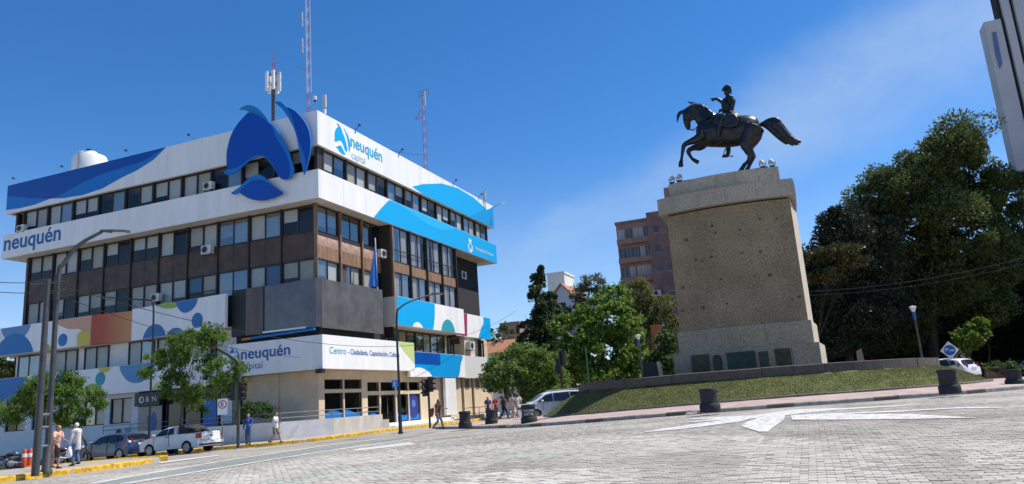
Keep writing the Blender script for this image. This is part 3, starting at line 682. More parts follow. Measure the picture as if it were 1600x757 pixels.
# ---- lower right bands
XQ = X0 + .75
MB().box(XQ - .25, XQ, 50.45, 56.6, 8.0, 10.3).build('cladding_panel', white_clad, bld)
MB().box(XQ - .25, XQ, 56.61, 62.6, 8.0, 10.3).build('cladding_panel', white_clad, bld)
MB().box(XW - .3, XQ - .26, 50.45, 50.7, 8.0, 10.3).build('cladding_panel', mat('beige cladding', (.55, .50, .44), .6), bld)
MB().box(XW - .3, XQ - .26, 50.71, 62.6, 8.02, 8.15).build('soffit', soffit_m, bld)
rQ = (50.46, 62.58, 8.02, 10.28)
plate('printed_figure', 'R', XQ, clip(circ(52.6, 10.0, 4.2), *rQ), cyan, bld); plate('printed_figure', 'R', XQ, clip(circ(59.2, 7.7, 1.4), *rQ), pal['teal'], bld, .014)
plate('printed_figure', 'R', XQ, clip(circ(53.6, 7.35, 1.1), *rQ), white_clad, bld, .02)
X2 = X0 - .1
MB().box(X2 - .25, X2, 62.9, 70.8, 7.95, 10.2).build('cladding_panel', white_clad, bld)
plate('printed_figure', 'R', X2, clip([(62.95, 8), (64.9, 8), (65.2, 10.2), (63, 10.2)], 62.9, 70.8, 7.97, 10.18), pal['mag'], bld)
plate('printed_figure', 'R', X2, clip(catmull([(69.2, 10.4), (69.0, 9.6), (68.2, 8.8), (67.6, 7.5), (71, 7.5), (71, 10.5)]), 62.9, 70.78, 7.97, 10.18), cyan, bld)
MB().box(XW - .2, XW, 49.5, 72, 5.9, 8.0).build('wall', cream, bld)
for y in (50.6, 53.5, 56.4, 59.1): window(bld, (XW + .12, y, 6.15), math.pi / 2, 2.8, 1.8, 'plain', None, .5)
for y in (62.6, 67.2, 69.6): window(bld, (XW + .12, y, 6.15), math.pi / 2, 1.3, 1.8, 'plain', 'mix', .3)
MB().box(XW, X0 - .3, 64.6, 67.0, 5.9, 7.95).build('wall', cream, bld)
MB().box(X0 - .25, X0, 53.4, 58.6, 4.06, 6.12).build('cladding_panel', white_clad, bld); MB().box(X0 - .25, X0, 58.61, 63.9, 4.06, 6.12).build('cladding_panel', white_clad, bld)
MB().box(X0 - .35, X0 - .1, 63.95, 71.5, 4.0, 6.1).build('cladding_panel', mat('grey cladding', (.58, .57, .55), .6), bld)
rB_ = (53.42, 63.88, 4.08, 6.1)
plate('printed_figure', 'R', X0, clip(catmull([(53, 6.3), (62.6, 6.3), (62.9, 5.2), (61.8, 3.8), (58, 3.8), (56.6, 4.5), (55, 4.85), (53, 4.8)]), *rB_), cyan_d, bld, .01)
plate('printed_figure', 'R', X0, clip([(53, 5.1), (58.8, 5.1), (58.8, 6.3), (53, 6.3)], *rB_), blue_d, bld, .018)
plate('printed_figure', 'R', X0 - .1, clip(circ(71, 6.3, 1.6), 66, 71.48, 4.02, 6.08), cyan, bld, .012)
# upper right bands
rR = (Y0 + .08, YB - .08, 20.38, 22.93); fr = lambda pts, c=X0: fpx('R', c, pts)
plate('printed_figure', 'R', X0 - .06, clip(fr([(644, 292), (660, 288), (690, 287), (715, 294), (740, 309), (762, 329), (772, 326), (780, 380), (690, 325)], X0 - .06), *rR), cyan, bld)
plate('printed_figure', 'R', X0 - .06, clip(fr([(735, 338), (750, 330), (764, 327), (772, 322), (775, 380)], X0 - .06), *rR), cyan_d, bld, .02)
rR2 = (Y0 + .02, YB - .02, 16.42, 18.48)
plate('printed_figure', 'R', X0, clip(fr([(583, 341), (595, 326), (608, 313), (640, 320), (790, 382), (790, 420), (640, 372)]), *rR2), cyan, bld)
plate('printed_figure', 'R', X0, clip(catmull(fr([(605, 316), (625, 322), (655, 343), (680, 357), (700, 360), (712, 356), (700, 347), (650, 322)])), *rR2), mat('light cyan vinyl', (.02, .42, .78), .4), bld, .02)
# ---- dark reflective screen wrapped round the corner
scr_m = mat('dark reflective screen', (.085, .06, .055), .12, nscale=.8, namt=.4, spec=.9)
scr2 = mat('brown reflective panel', (.10, .055, .04), .2, nscale=1.5, namt=.5, stretch=(1, 1, .2), spec=.5)
MB().box(-37.5, -36.3, 41.2, 41.45, 7.3, 10.62).build('screen_panel', black, bld)
MB().box(-36.29, -34.75, 41.22, 41.45, 7.3, 10.62).build('screen_panel', scr2, bld)
corner_s = [(-34.74, 41.3), (-33.6, 41.25), (-32.4, 41.15), (-31.0, 41.0), (-30.2, 41.0), (-29.95, 41.35)]
strip(corner_s, 7.3, 10.6, [scr_m] * 5, 'screen_panel', .15)
MB().box(-30.1, -29.95, 41.37, 45.2, 7.25, 10.6).build('screen_panel', mat('grey mesh screen', (.10, .09, .082), .3, nscale=1, namt=.3), bld)
MB().box(-30.1, -29.95, 45.21, 49.15, 7.25, 10.68).build('screen_panel', MATS['grey mesh screen'], bld)
for y, c in ((43.2, 0), (46.7, 1)):
    plate('screen_reflection', 'R', -29.95, [(y, 7.6), (y + .7, 7.6), (y + .7, 8.9), (y + .35, 9.2), (y, 8.9)], mat('painted dark reflection', (.075, .068, .062), .3), bld, .006)  # reflected doorway shapes painted on as slightly darker plates
MB().box(-37.4, -30.3, 41.6, 42.2, 6.7, 8.0).build('wall', interior, bld); MB().box(-31.0, -30.6, 42.2, 50.4, 6.7, 8.0).build('wall', interior, bld)
MB().tube([(-35.6, 41.05, 7.05), (-30.2, 40.9, 7.15)], .09, 8).build('light_strip', blue_l, bld); MB().tube([(-36.4, 41.06, 7.03), (-35.65, 41.05, 7.05)], .09, 8).build('light_strip', mat('orange plastic', (.55, .18, .04), .5), bld)
MB().box(-34.6, -31.0, 40.98, 41.1, 7.28, 7.40).build('light_strip', wht, bld)
# ---- canopy with the name sign
XC, YC, YCE = -29.66, 40.96, 53.3
MB().box(-37.6, XC, YC, YC + .2, 4.5, 6.74).build('canopy_fascia', white_clad, bld)
MB().box(XC - .2, XC, YC + .205, YCE, 4.5, 6.74).build('canopy_fascia', white_clad, bld)
MB().box(-37.6, XC - .2, YCE - .2, YCE, 4.5, 6.74).build('canopy_fascia', white_clad, bld)
MB().box(-37.6, XC - .21, YC + .21, YCE - .21, 4.52, 4.7).build('canopy_soffit', soffit_m, bld)
MB().box(-37.6, XC - .21, YC + .21, YCE - .21, 6.45, 6.6).build('canopy_roof', mat('grey roofing', (.3, .3, .3)), bld)
plate('printed_figure', 'R', XC, [(50.6, 6.72), (53.28, 6.72), (53.28, 5.1), (52.3, 5.6)], pal['lime'], bld, .008)
MB().box(XC - .4, XC + .12, YC - .25, YC + .1, 4.2, 4.48).build('floodlight', black, bld)
# lettering
navy = mat('navy lettering', (.02, .11, .34), .5); cyl = mat('cyan lettering', (.0, .34, .55), .5)
def name_sign(face, c, u, v, w, h, m, m2=None, sub=True):
    text('neuquén', face, c, u, v, w, h, m, bld, name='lettering', bold=.018)
    if sub: text('capital', face, c, u + .02 * w, v - h * .62, w * .42, h * .62, m2 or m, bld, name='lettering', bold=.0)
name_sign('F', Y0, -62.5, 16.62, 6.85, 1.72, navy, sub=False)
name_sign('R', X0 - .06, 45.65, 21.13, 4.55, 1.28, cyl, mat('pale cyan lettering', (.18, .50, .62), .5))
name_sign('F', YC, -36.4, 5.38, 4.15, .98, navy, navy)
text('Centro', 'R', XC, 41.75, 5.5, 1.9, .46, cyl, bld); text('- Ciudadanía, Capacitación, Cultura', 'R', XC, 43.9, 5.4, 7.0, .5, mat('blue lettering', (.02, .14, .42), .5), bld, bold=.01)
text('Municipalidad de Neuquén', 'R', X0, 67.9, 16.95, 4.6, .42, wht, bld, t=.03)
# coat of arms beside it
cr = empty('coat_of_arms', (X0, 66.5, 17)); cr.parent = bld; cr.location = Vector((X0, 66.6, 17.3)) - wloc(bld)
plate('shield', 'R', X0 + .012, [(66.25, 17.5), (66.95, 17.5), (66.95, 17.0), (66.6, 16.7), (66.25, 17.0)], wht, cr, .02)
plate('shield_field', 'R', X0 + .034, [(66.36, 17.4), (66.84, 17.4), (66.84, 17.04), (66.6, 16.84), (66.36, 17.04)], cyan_d, cr, .01)
plate('crown', 'R', X0 + .012, [(66.3, 17.6), (66.9, 17.6), (66.95, 17.95), (66.75, 17.8), (66.6, 18.05), (66.45, 17.8), (66.25, 17.95)], wht, cr, .02)
plate('laurel', 'R', X0 + .012, [(66.6 + .55 * math.cos(R(a)), 17.15 + .62 * math.sin(R(a))) for a in range(165, 376, 15)] + [(66.6 + .42 * math.cos(R(a)), 17.15 + .48 * math.sin(R(a))) for a in range(375, 164, -15)], wht, cr, .02)
# emblem figures in 0..1 coordinates traced once, used three times
EM = dict(
 body=[(70, 480), (65, 400), (75, 330), (100, 250), (140, 185), (190, 130), (215, 112), (270, 135), (340, 175), (385, 215), (430, 280), (465, 350), (490, 430), (505, 480), (497, 520), (470, 548), (440, 553), (410, 535), (370, 470), (330, 420), (290, 400), (260, 405), (225, 420), (180, 455), (130, 500), (90, 518), (60, 518), (45, 500)],
 body_in=[(72, 478), (65, 400), (75, 330), (100, 250), (140, 185), (190, 130), (215, 112), (270, 135), (335, 175), (362, 215), (385, 275), (430, 345), (465, 415), (478, 490), (468, 538), (440, 550), (412, 532), (378, 472), (345, 425), (305, 395), (255, 392), (215, 412), (160, 455), (105, 480)],
 fin=[(140, 88), (190, 60), (240, 68), (280, 95), (310, 130), (338, 175), (300, 155), (255, 130), (215, 110), (180, 95)],
 cres=[(380, 45), (420, 42), (460, 78), (510, 100), (560, 150), (595, 205), (613, 270), (615, 340), (605, 410), (590, 465), (572, 520), (563, 480), (553, 430), (535, 340), (520, 260), (495, 195), (455, 125), (420, 80)],
 cres_in=[(460, 80), (510, 100), (560, 150), (595, 205), (613, 270), (615, 340), (605, 410), (590, 465), (576, 505), (586, 440), (572, 380), (545, 310), (528, 250), (508, 180), (485, 120)],
 leaf=[(95, 640), (150, 600), (200, 550), (240, 525), (290, 522), (330, 555), (380, 600), (432, 640), (380, 670), (330, 685), (280, 690), (220, 680), (180, 660), (150, 638), (115, 650)],
 leaf_in=[(152, 632), (190, 590), (240, 560), (290, 555), (340, 578), (385, 606), (430, 640), (380, 669), (330, 684), (280, 688), (220, 678), (180, 658)])
EMU = {k: [((p := onY(340 + x / 4.2056, 150 + y / 4.2056, 41.1)).x, p.z) for x, y in v] for k, v in EM.items()}
eu0, eu1 = min(u for u, v in EMU['body']), max(u for u, v in EMU['cres']); ev0, ev1 = min(v for u, v in EMU['leaf']), max(v for u, v in EMU['fin'])
emb = empty('emblem', (0, 0, 0)); emb.parent = bld; emb.location = Vector((-34.5, 41.1, 17)) - wloc(bld)
mid_b = mat('emblem mid blue', (.008, .17, .54), .4); drk_b = mat('emblem dark blue', (.0, .065, .40), .35); tl_b = mat('emblem teal blue', (.015, .22, .46), .4)
for k, m, c, t in (('body', mid_b, 41.12, .10), ('body_in', drk_b, 41.015, .03), ('fin', tl_b, 41.2, .06), ('cres', mid_b, 41.12, .10), ('cres_in', drk_b, 41.015, .03), ('leaf', mid_b, 41.12, .10), ('leaf_in', drk_b, 41.015, .03)):
    plate('emblem_plate', 'F', c, catmull(EMU[k], 4), m, emb, t)
for (x, z) in ((-36.5, 22.2), (-34.6, 21.8), (-31.2, 21.6), (-35.0, 17.5), (-36.4, 17.6), (-32.4, 18.2)): MB().tube([(x, 41.13, z), (x, 41.6, z)], .04, 6).build('bracket', grey_m, emb)
def small_emblem(face, c, u0, u1, v0, v1, m, m2):
    for k, mm, t in (('body', m, .012), ('fin', m2, .012), ('cres', m, .014), ('leaf', m, .012)):
        plate('emblem_plate', face, c, [(u0 + (u - eu0) / (eu1 - eu0) * (u1 - u0), v0 + (v - ev0) / (ev1 - ev0) * (v1 - v0)) for u, v in catmull(EMU[k], 3)], mm, bld, t)
small_emblem('R', X0 - .06, 43.5, 45.6, 20.5, 22.75, cyan, cyan_d); small_emblem('F', YC, -38.2 + .7, -36.55, 4.75, 6.6, mid_b, tl_b)
# ---- corner ground floor under the canopy
XF = X0 - .6; YF = Y0 + .55; ZF = .55
MB().box(-37.2, XF - .02, YF, YF + .25, .2, 4.5).build('wall', cream, bld); MB().box(-34.6, -34.0, YF - .08, YF - .01, .2, 4.5).build('pilaster', cream, bld)
def wallR(x, spans, th=.25):     # solid pieces (y0,y1,za,zb)
    b = MB()
    for y0, y1, a, c in spans: b.box(x - th, x, y0, y1, a, c)
    return b.build('wall', white_wall if False else cream, bld)
wallR(XF, [(YF - .02, 42.65, .2, 4.5), (42.65, 47.2, 3.88, 4.5), (42.65, 47.2, 2.96, 3.2), (42.65, 47.2, .2, .95), (44.85, 45.0, .95, 2.96), (44.85, 45.0, 3.2, 3.88), (47.2, 47.95, .2, 4.5), (47.95, 56.0, 3.68, 4.5), (47.95, 56.0, 2.72, 3.0), (49.6, 49.8, .5, 2.72), (49.6, 49.8, 3.0, 3.68), (52.0, 52.2, .5, 2.72), (52.0, 52.2, 3.0, 3.68), (54.0, 54.15, .5, 2.72), (54.0, 54.15, 3.0, 3.68), (56.0, 59.3, .2, 4.2), (61.9, 64.0, .2, 4.2), (64.6, 66.3, .2, 4.2), (66.9, 71.5, .2, 4.2), (59.3, 61.9, .2, 4.2)])
def pane_at(y0, y1, z0, z1, film=None, name='window'):
    o = MB().box(XF - .14, XF - .08, y0, y0 + .05, z0, z1).box(XF - .14, XF - .08, y1 - .05, y1, z0, z1).box(XF - .14, XF - .08, y0 + .05, y1 - .05, z1 - .05, z1).box(XF - .14, XF - .08, y0 + .05, y1 - .05, z0, z0 + .05).build(name, dark_frame, bld)
    mk('pane', [(XF - .11, y0 + .05, z0 + .05), (XF - .11, y1 - .05, z0 + .05), (XF - .11, y1 - .05, z1 - .05), (XF - .11, y0 + .05, z1 - .05)], [(0, 1, 2, 3)], glass, o)
    if film:
        pts = [(y0 + .05, z0 + .05)] + [(y1 - .05, z0 + .05)] + [(y1 - .05 - (y1 - y0 - .1) * i / 10, z0 + film(1 - i / 10)) for i in range(11)]
        plate('window_film', 'R', XF - .10, pts, blue_l, o, .004)
wv = lambda ph: (lambda t: .62 + .18 * math.sin(t * 3.2 + ph))
pane_at(42.66, 44.84, .97, 2.95, wv(0)); pane_at(45.01, 47.19, .97, 2.95, wv(1.5)); pane_at(42.66, 44.84, 3.21, 3.87); pane_at(45.01, 47.19, 3.21, 3.87)
for a, b, ph in ((47.96, 49.59, 0), (52.21, 53.99, 2.5), (54.16, 55.99, 2.6)): pane_at(a, b, .6, 2.71, wv(ph))
for a, b in ((47.96, 49.59), (49.81, 51.99), (52.21, 53.99), (54.16, 55.99)): pane_at(a, b, 3.01, 3.67)
dr = MB().box(XF - .16, XF - .1, 49.82, 49.9, .55, 2.71).box(XF - .16, XF - .1, 51.9, 51.98, .55, 2.71).box(XF - .16, XF - .1, 50.86, 50.94, .55, 2.71).box(XF - .16, XF - .1, 49.9, 51.9, 2.6, 2.71).build('door', dark_frame, bld)
mk('pane', [(XF - .13, 49.9, .56), (XF - .13, 51.9, .56), (XF - .13, 51.9, 2.6), (XF - .13, 49.9, 2.6)], [(0, 1, 2, 3)], glass, dr); MB().tube([(XF - .05, 50.8, 1.3), (XF - .05, 50.8, 1.9)], .025, 6).build('handle', grey_m, dr)
MB().box(XF - 2.6, XF - 2.5, YF + .3, 57, .2, 4.4).build('back_wall', interior, bld)
ov = plate('oval_sticker', 'R', XF - .085, [(54.95 + .78 * math.cos(R(a)), 1.75 + 1.0 * math.sin(R(a))) for a in range(0, 360, 12)], mat('indigo vinyl', (.02, .04, .22), .5), bld, .01)
plate('pictogram', 'R', XF - .07, [(54.95 + (.30 + .06 * (i % 2)) * math.cos(R(i * 30)), 1.95 + (.3 + .06 * (i % 2)) * math.sin(R(i * 30))) for i in range(12)], mat('pictogram blue', (.10, .16, .42), .5), ov, .004)
MB().box(X0 - .3, X0 - .05, 59.7, 61.8, .75, 4.0).build('white_panel', white_wall, bld)
for y in (64.0, 66.3): MB().box(XF - .3, XF - .2, y, y + .6, .3, 4.2).build('recess', mat('brown recess', (.14, .10, .07), .7), bld)
for y in (64.9, 67.3): panel_mesh_at('vent_grille', 'R', XF + .03, y, y + .9, 3.0, 3.9, mat('brown grille', (.16, .11, .08), .7))
# plinth steps by the entrance
MB().box(XF - .02, XF + 1.5, 47.6, 60.0, .1, .56).build('step', white_wall, bld); MB().box(XF + 1.5, XF + 1.9, 48.6, 60.0, .1, .38).build('step', white_wall, bld)
MB().box(XF - .02, -28.75, 42.0, 47.55, .1, .9).build('ramp_floor', side_m, bld); MB().box(-45.5, XF - .02, 38.6, YF - .1, -.3, .85).build('ramp_floor', side_m, bld)
# bank branch front (recess with shop front)
MB().box(-46.3, -43.9, YGW - .35, YGW + .1, 3.05, 4.0).build('shop_sign', mat('charcoal sign', (.03, .032, .04), .4), bld)
text('BPN', 'F', YGW - .35, -45.15, 3.33, .95, .36, wht, bld); plate('sign_mark', 'F', YGW - .35, circ(-45.62, 3.5, .24, 18), wht, bld, .012); plate('sign_mark', 'F', YGW - .362, [(-45.75, 3.38), (-45.5, 3.36), (-45.45, 3.62), (-45.66, 3.66)], MATS['charcoal sign'], bld, .004)
MB().box(-46.28, -44.0, YGW, YGW + .1, .3, 3.0).build('shop_front', mat('grey shop glass', (.16, .17, .19), .15, spec=.6), bld)
plate('window_film', 'F', YGW - .01, catmull([(-45.2, .9), (-44.6, 1.3), (-44.5, 2.0), (-44.75, 2.6), (-45.05, 2.2), (-45.4, 2.3), (-45.3, 1.6)]), mat('print blue', (.02, .16, .42)), bld, .01)
MB().box(-43.8, -37.2, YGW + .3, YGW + .4, .3, 4.1).build('shop_front', mat('dark shop glass', (.02, .022, .028), .12, spec=.6), bld)
for x in (-43.8, -42.2, -40.6, -39.0): MB().box(x, x + .08, YGW + .2, YGW + .29, .3, 4.1).build('mullion', dark_frame, bld)
for a, b, z0, z1, m in ((-40.4, -39.2, 1.2, 3.4, blue_l), (-38.8, -37.8, 1.4, 3.0, wht)): plate('poster', 'F', YGW + .285, [(a, z0), (b, z0), (b, z1), (a, z1)], m, bld, .01)
# ---- ramp parapet with rail
rp = empty('ramp_wall', (-31, 39, 0), 'low plastered ramp wall with steel railing wrapping the corner of the office building', 'wall')
conc = mat('board marked concrete', (.50, .46, .41), .85, nscale=2.5, namt=.2, stretch=(1, 1, .25), detail=8, bump=.3); w2 = mat('whitewashed wall', (.70, .69, .68), .85, nscale=1.5, namt=.15)
segs = [((-46, 38.2), (-30.9, 38.2), w2), ((-30.9, 38.2), (-28.7, 40.7), w2), ((-28.7, 40.7), (-28.7, 46.6), conc)]
for a, b, m in segs:
    a, b = Vector(a), Vector(b); n = Vector((-(b - a).y, (b - a).x)).normalized() * .22; k = max(2, int((b - a).length / 2.5)); 
    for i in range(k):
        p, q = a + (b - a) * (i / k), a + (b - a) * ((i + 1) / k) - (b - a).normalized() * .004
        zt = lambda P: 1.20 if P.x > -33 else 1.02
        MB().prism([(p.x, p.y, g(p.x, p.y) - .1), (q.x, q.y, g(q.x, q.y) - .1), (q.x + n.x, q.y + n.y, g(q.x, q.y) - .1), (p.x + n.x, p.y + n.y, g(p.x, p.y) - .1)], [(p.x, p.y, 1.27), (q.x, q.y, 1.27), (q.x + n.x, q.y + n.y, 1.27), (p.x + n.x, p.y + n.y, 1.27)]).build('parapet', m, rp)
    for z in (1.5, 1.8): MB().tube([(a.x + n.x / 2, a.y + n.y / 2, z), (b.x + n.x / 2, b.y + n.y / 2, z)], .028, 6).build('rail', grey_m, rp)
    for i in range(k + 1): p = a + (b - a) * (i / k) + n / 2; MB().tube([(p.x, p.y, 1.27), (p.x, p.y, 1.8)], .025, 6).build('rail_post', grey_m, rp)
hr = empty('handrail', (-29, 63, .3), 'grey steel handrail beside the white wall panel at the far entrance', 'railing')
for z in (.75, 1.25): MB().tube([(-27.9, 58.5, z), (-27.9, 70, z)], .03, 6).build('rail', grey_m, hr)
for y in (58.5, 61.5, 64.5, 67.5, 70): MB().tube([(-27.9, y, .2), (-27.9, y, 1.25)], .03, 6).build('rail_post', grey_m, hr)
MB().box(-28.3, -28.1, 59.3, 70, .2, .62).build('kerb_wall', white_wall, hr)
# ================================================================== MONUMENT
def stone_mat(name, c1, c2, c3, holes=True):
    m = bpy.data.materials.new(name); m.use_nodes = True; nt = m.node_tree; b = nt.nodes['Principled BSDF']; b.inputs['Roughness'].default_value = .85; b.inputs['Specular IOR Level'].default_value = .25
    N = nt.nodes.new; l = nt.links.new; tc = N('ShaderNodeTexCoord'); n1 = N('ShaderNodeTexNoise'); n1.inputs['Scale'].default_value = 13; n1.inputs['Detail'].default_value = 9; n1.inputs['Roughness'].default_value = .75
    rp = N('ShaderNodeValToRGB'); e = rp.color_ramp.elements; e[0].position = .36; e[0].color = (*c1, 1); e[1].position = .64; e[1].color = (*c3, 1); e.new(.5).color = (*c2, 1)
    n2 = N('ShaderNodeTexNoise'); n2.inputs['Scale'].default_value = .5; n2.inputs['Detail'].default_value = 6; mx = N('ShaderNodeMix'); mx.data_type = 'RGBA'; mx.blend_type = 'MULTIPLY'; mx.inputs[0].default_value = 1
    mr = N('ShaderNodeMapRange'); mr.inputs[1].default_value = .3; mr.inputs[2].default_value = .7; mr.inputs[3].default_value = .8; mr.inputs[4].default_value = 1.15
    l(tc.outputs['Object'], n1.inputs['Vector']); l(tc.outputs['Object'], n2.inputs['Vector']); l(n1.outputs[0], rp.inputs[0]); l(n2.outputs[0], mr.inputs[0]); l(rp.outputs[0], mx.inputs[6]); l(mr.outputs[0], mx.inputs[7]); l(mx.outputs[2], b.inputs['Base Color'])
    bp = N('ShaderNodeBump'); bp.inputs['Strength'].default_value = .6; bp.inputs['Distance'].default_value = .05; l(n1.outputs[0], bp.inputs['Height']); l(bp.outputs[0], b.inputs['Normal'])
    return m
granite = stone_mat('speckled brown granite', (.155, .11, .065), (.275, .205, .125), (.41, .32, .205)); granite_l = stone_mat('speckled grey granite', (.26, .215, .165), (.40, .345, .27), (.52, .45, .36))
granite_p = stone_mat('speckled dark grey granite', (.19, .15, .105), (.35, .285, .20), (.47, .39, .29))
bronze = mat('dark bronze', (.030, .032, .036), .38, metal=.55, nscale=3, namt=.5, bump=.15, bscale=12, spec=.5)
ped = empty('monument_pedestal', (-3.1, 44.2, 1.9), 'tall speckled stone pedestal with curved cornice and bronze plaques, carrying the rider statue', 'pedestal')
def bowed(x0, x1, yf, yb, z0, z1, bow, n=14, name='block', m=granite, parent=ped):
    P = [(x0 + (x1 - x0) * i / n, yf - bow * (1 - (2 * i / n - 1) ** 2)) for i in range(n + 1)] + [(x1, yb), (x0, yb)]
    o = MB().prism([(x, y, z0) for x, y in P], [(x, y, z1) for x, y in P]).build(name, m, parent); return o
def yfront(x, x0, x1, yf, bow): t = (x - x0) / (x1 - x0); return yf - bow * (1 - (2 * t - 1) ** 2)
bowed(-6.45, .27, 42.0, 46.2, 4.64, 11.32, .5, name='shaft', m=granite)
wedge = lambda x, xb, y0, y1, z0, z1, nm: MB().prism([(x, y0, z0), (xb, y1, z0), (x, y1, z0)], [(x, y0, z1), (xb, y1, z1), (x, y1, z1)]).build(nm, mat('sunlit stone facing', (.55, .48, .38), .8, nscale=2, namt=.2), ped)
wedge(.272, .56, 42.0, 46.2, 4.65, 11.3, 'sunlit_side_wedge'); wedge(.403, .72, 41.92, 46.4, 3.47, 4.64, 'sunlit_side_wedge'); wedge(.623, .98, 41.77, 46.6, 1.85, 3.45, 'sunlit_side_wedge')  # splayed wedges added to show as sunlit slivers, sunlight put into the pale colour
bowed(-6.3, .1, 42.1, 46.1, 11.30, 11.42, .5, name='shadow_gap', m=mat('shade toned joint', (.05, .045, .04), .9))  # recess coloured dark for the shade under the cornice
# cornice courses cut into slabs
def course(x0, x1, yf, yb, z0, z1, bow, cuts, m, nm):
    c = [x0 + (x1 - x0) * t for t in cuts]
    for a, b in zip(c, c[1:]):
        n = 4; P = [(a + .006 + (b - a - .012) * i / n, yfront(a + (b - a) * i / n, x0, x1, yf, bow) + random.uniform(-.008, .008)) for i in range(n + 1)] + [(b - .006, yb), (a + .006, yb)]
        MB().prism([(x, y, z0) for x, y in P], [(x, y, z1) for x, y in P]).build(nm, m, ped)
course(-6.86, .55, 41.72, 46.5, 11.42, 12.36, .55, (0, .13, .32, .52, .74, 1), granite_l, 'cornice_slab')
course(-6.16, -.05, 42.05, 46.1, 12.365, 13.24, .5, (0, .2, .45, .62, .82, 1), granite_l, 'cornice_slab')
MB().box(.555, .60, 41.8, 46.4, 11.45, 12.34).build('cornice_side', mat('sunlit stone facing', (.55, .48, .38)), ped)  # cornice end made paler, sunlit tone put into its colour
for y in (42.3, 43.0, 43.7, 44.4, 45.1): MB().box(.58, .63, y, y + .35, 11.55, 12.25).build('side_panel', mat('orange red panel', (.45, .10, .04), .6), ped)
course(-6.62, .40, 41.9, 46.4, 3.46, 4.645, .5, (0, .34, .67, 1), granite_p, 'plinth_block'); course(-6.95, .62, 41.75, 46.6, 1.8, 3.455, .5, (0, .16, .82, 1), granite_p, 'plinth_block')
# pock holes and old fixings on the shaft
hole_m = mat('rusty fixing', (.12, .07, .045), .9)
for px, py in [(1113, 354), (1156, 360), (1187, 343), (1112, 402), (1087, 406), (1097, 408), (1188, 394), (1179, 432), (1203, 430), (1136, 475), (1065, 485), (1249, 463), (1238, 467), (1145, 513), (1172, 512), (1066, 449), (1127, 437), (1213, 341), (1160, 396), (1099, 481), (1118, 365), (1072, 375)]:
    p = onY(px, py, 41.62); yy = yfront(p.x, -6.45, .27, 42.0, .5); r = random.uniform(.05, .10)
    MB().lathe((p.x, yy + .01, p.z), [(r, -.03), (r * .8, -.05)], 8, 'y').build('fixing_hole', hole_m, ped)
# bronze plaques
plq = mat('green brown bronze', (.052, .058, .036), .5, metal=.3, nscale=3, namt=.5); plq2 = mat('dark green bronze', (.028, .052, .042), .5, metal=.3, nscale=3, namt=.4)
def plaque(px0, px1, py0, py1, m, arch=False):
    a, b = onY(px0, py0, 41.3), onY(px1, py1, 41.3); x0, x1 = a.x, b.x; zt, zb = a.z, b.z
    yy = min(yfront(x0, -6.95, .62, 41.75, .5), yfront(x1, -6.95, .62, 41.75, .5), yfront((x0 + x1) / 2, -6.95, .62, 41.75, .5)) - .02
    P = [(x0, zb), (x1, zb), (x1, zt), (x0, zt)]
    if arch: P = [(x0, zb), (x1, zb), (x1, zt - .2), ((x0 * .15 + x1 * .85), zt - .05), ((x0 + x1) / 2, zt), (x0 * .85 + x1 * .15, zt - .05), (x0, zt - .2)]
    o = plate('plaque', 'F', yy, P, m, ped, .05)
    q = [((u - (x0 + x1) / 2) * .86 + (x0 + x1) / 2, (v - (zb + zt) / 2) * .86 + (zb + zt) / 2) for u, v in P]; plate('plaque_relief', 'F', yy - .05, q, m, o, .02)
for a in ((1079, 1110, 556, 580, plq, False), (1113, 1130, 555, 578, plq2, True), (1135, 1183, 552, 574, plq2, False), (1185, 1203, 550, 573, plq, False), (1210, 1238, 546, 570, plq, False)): plaque(*a)
MB().box(-5.7, -.6, 42.6, 45.6, 13.24, 13.5).build('statue_base', bronze, ped)
# ---- statue
st = empty('equestrian_statue', (-3, 44, 13.5), 'dark bronze statue of a pointing rider on a prancing horse', 'statue')
HY = 43.9
def hp(x, y, dy=0): p = onY(1040 + x / 4.733, 120 + y / 4.733, HY); return Vector((p.x, HY + dy, p.z))
def hq(x, y, dy=0): p = onY(1140 + x / 5.823, 160 + y / 5.823, HY); return Vector((p.x, HY + dy, p.z))
u7 = (hp(1, 0) - hp(0, 0)).length
H = MB()
def lim(P, rad, n=12): H.tube(catmull([tuple(p) for p in P], 4, False), [r if not hasattr(r, '__len__') else tuple(r) for r in catmull([(r, r) if not hasattr(r, '__len__') else tuple(r) for r in rad], 4, False)], n)
# barrel: chest -> belly -> croup (radii: sideways, vertical)
bx = [hp(228, 425), hp(262, 420), hp(320, 415), hp(390, 412), hp(460, 415), hp(520, 412), hq(120, 250), hq(190, 248), hq(240, 250), hq(272, 252)]
br = [(.18, .28), (.52, .72), (.66, .88), (.72, .92), (.74, .90), (.72, .86), (.72, .86), (.66, .82), (.50, .66), (.18, .28)]
H.tube(catmull([tuple(p) for p in bx], 4, False), [(r[0], r[1]) for r in catmull([(a, b) for a, b in br], 4, False)], 18)
lim([hp(345, 380), hp(310, 330), hp(265, 285), hp(225, 250), hp(195, 245)], [(.42, .78), (.34, .66), (.28, .52), (.22, .36), (.16, .22)], 14)   # neck
lim([hp(195, 235), hp(172, 268), hp(160, 310), hp(160, 350), hp(164, 380)], [(.17, .26), (.22, .36), (.19, .28), (.15, .20), (.11, .13)], 12)      # head
H.sphere(hp(190, 300), (.28, .17, .24)); H.sphere(hp(168, 386), (.11, .1, .1))
for s in (-1, 1): H.tube([hp(190, 225, s * .1), hp(178, 200, s * .12)], [.06, .015], 8)       # ears
lim([hp(138, 258), hp(108, 268), hp(92, 296), hp(86, 342)], [.12, .12, .10, .03], 8)   # forelock blown forward
lim([hp(175, 240), hp(140, 256)], [.16, .13], 8)
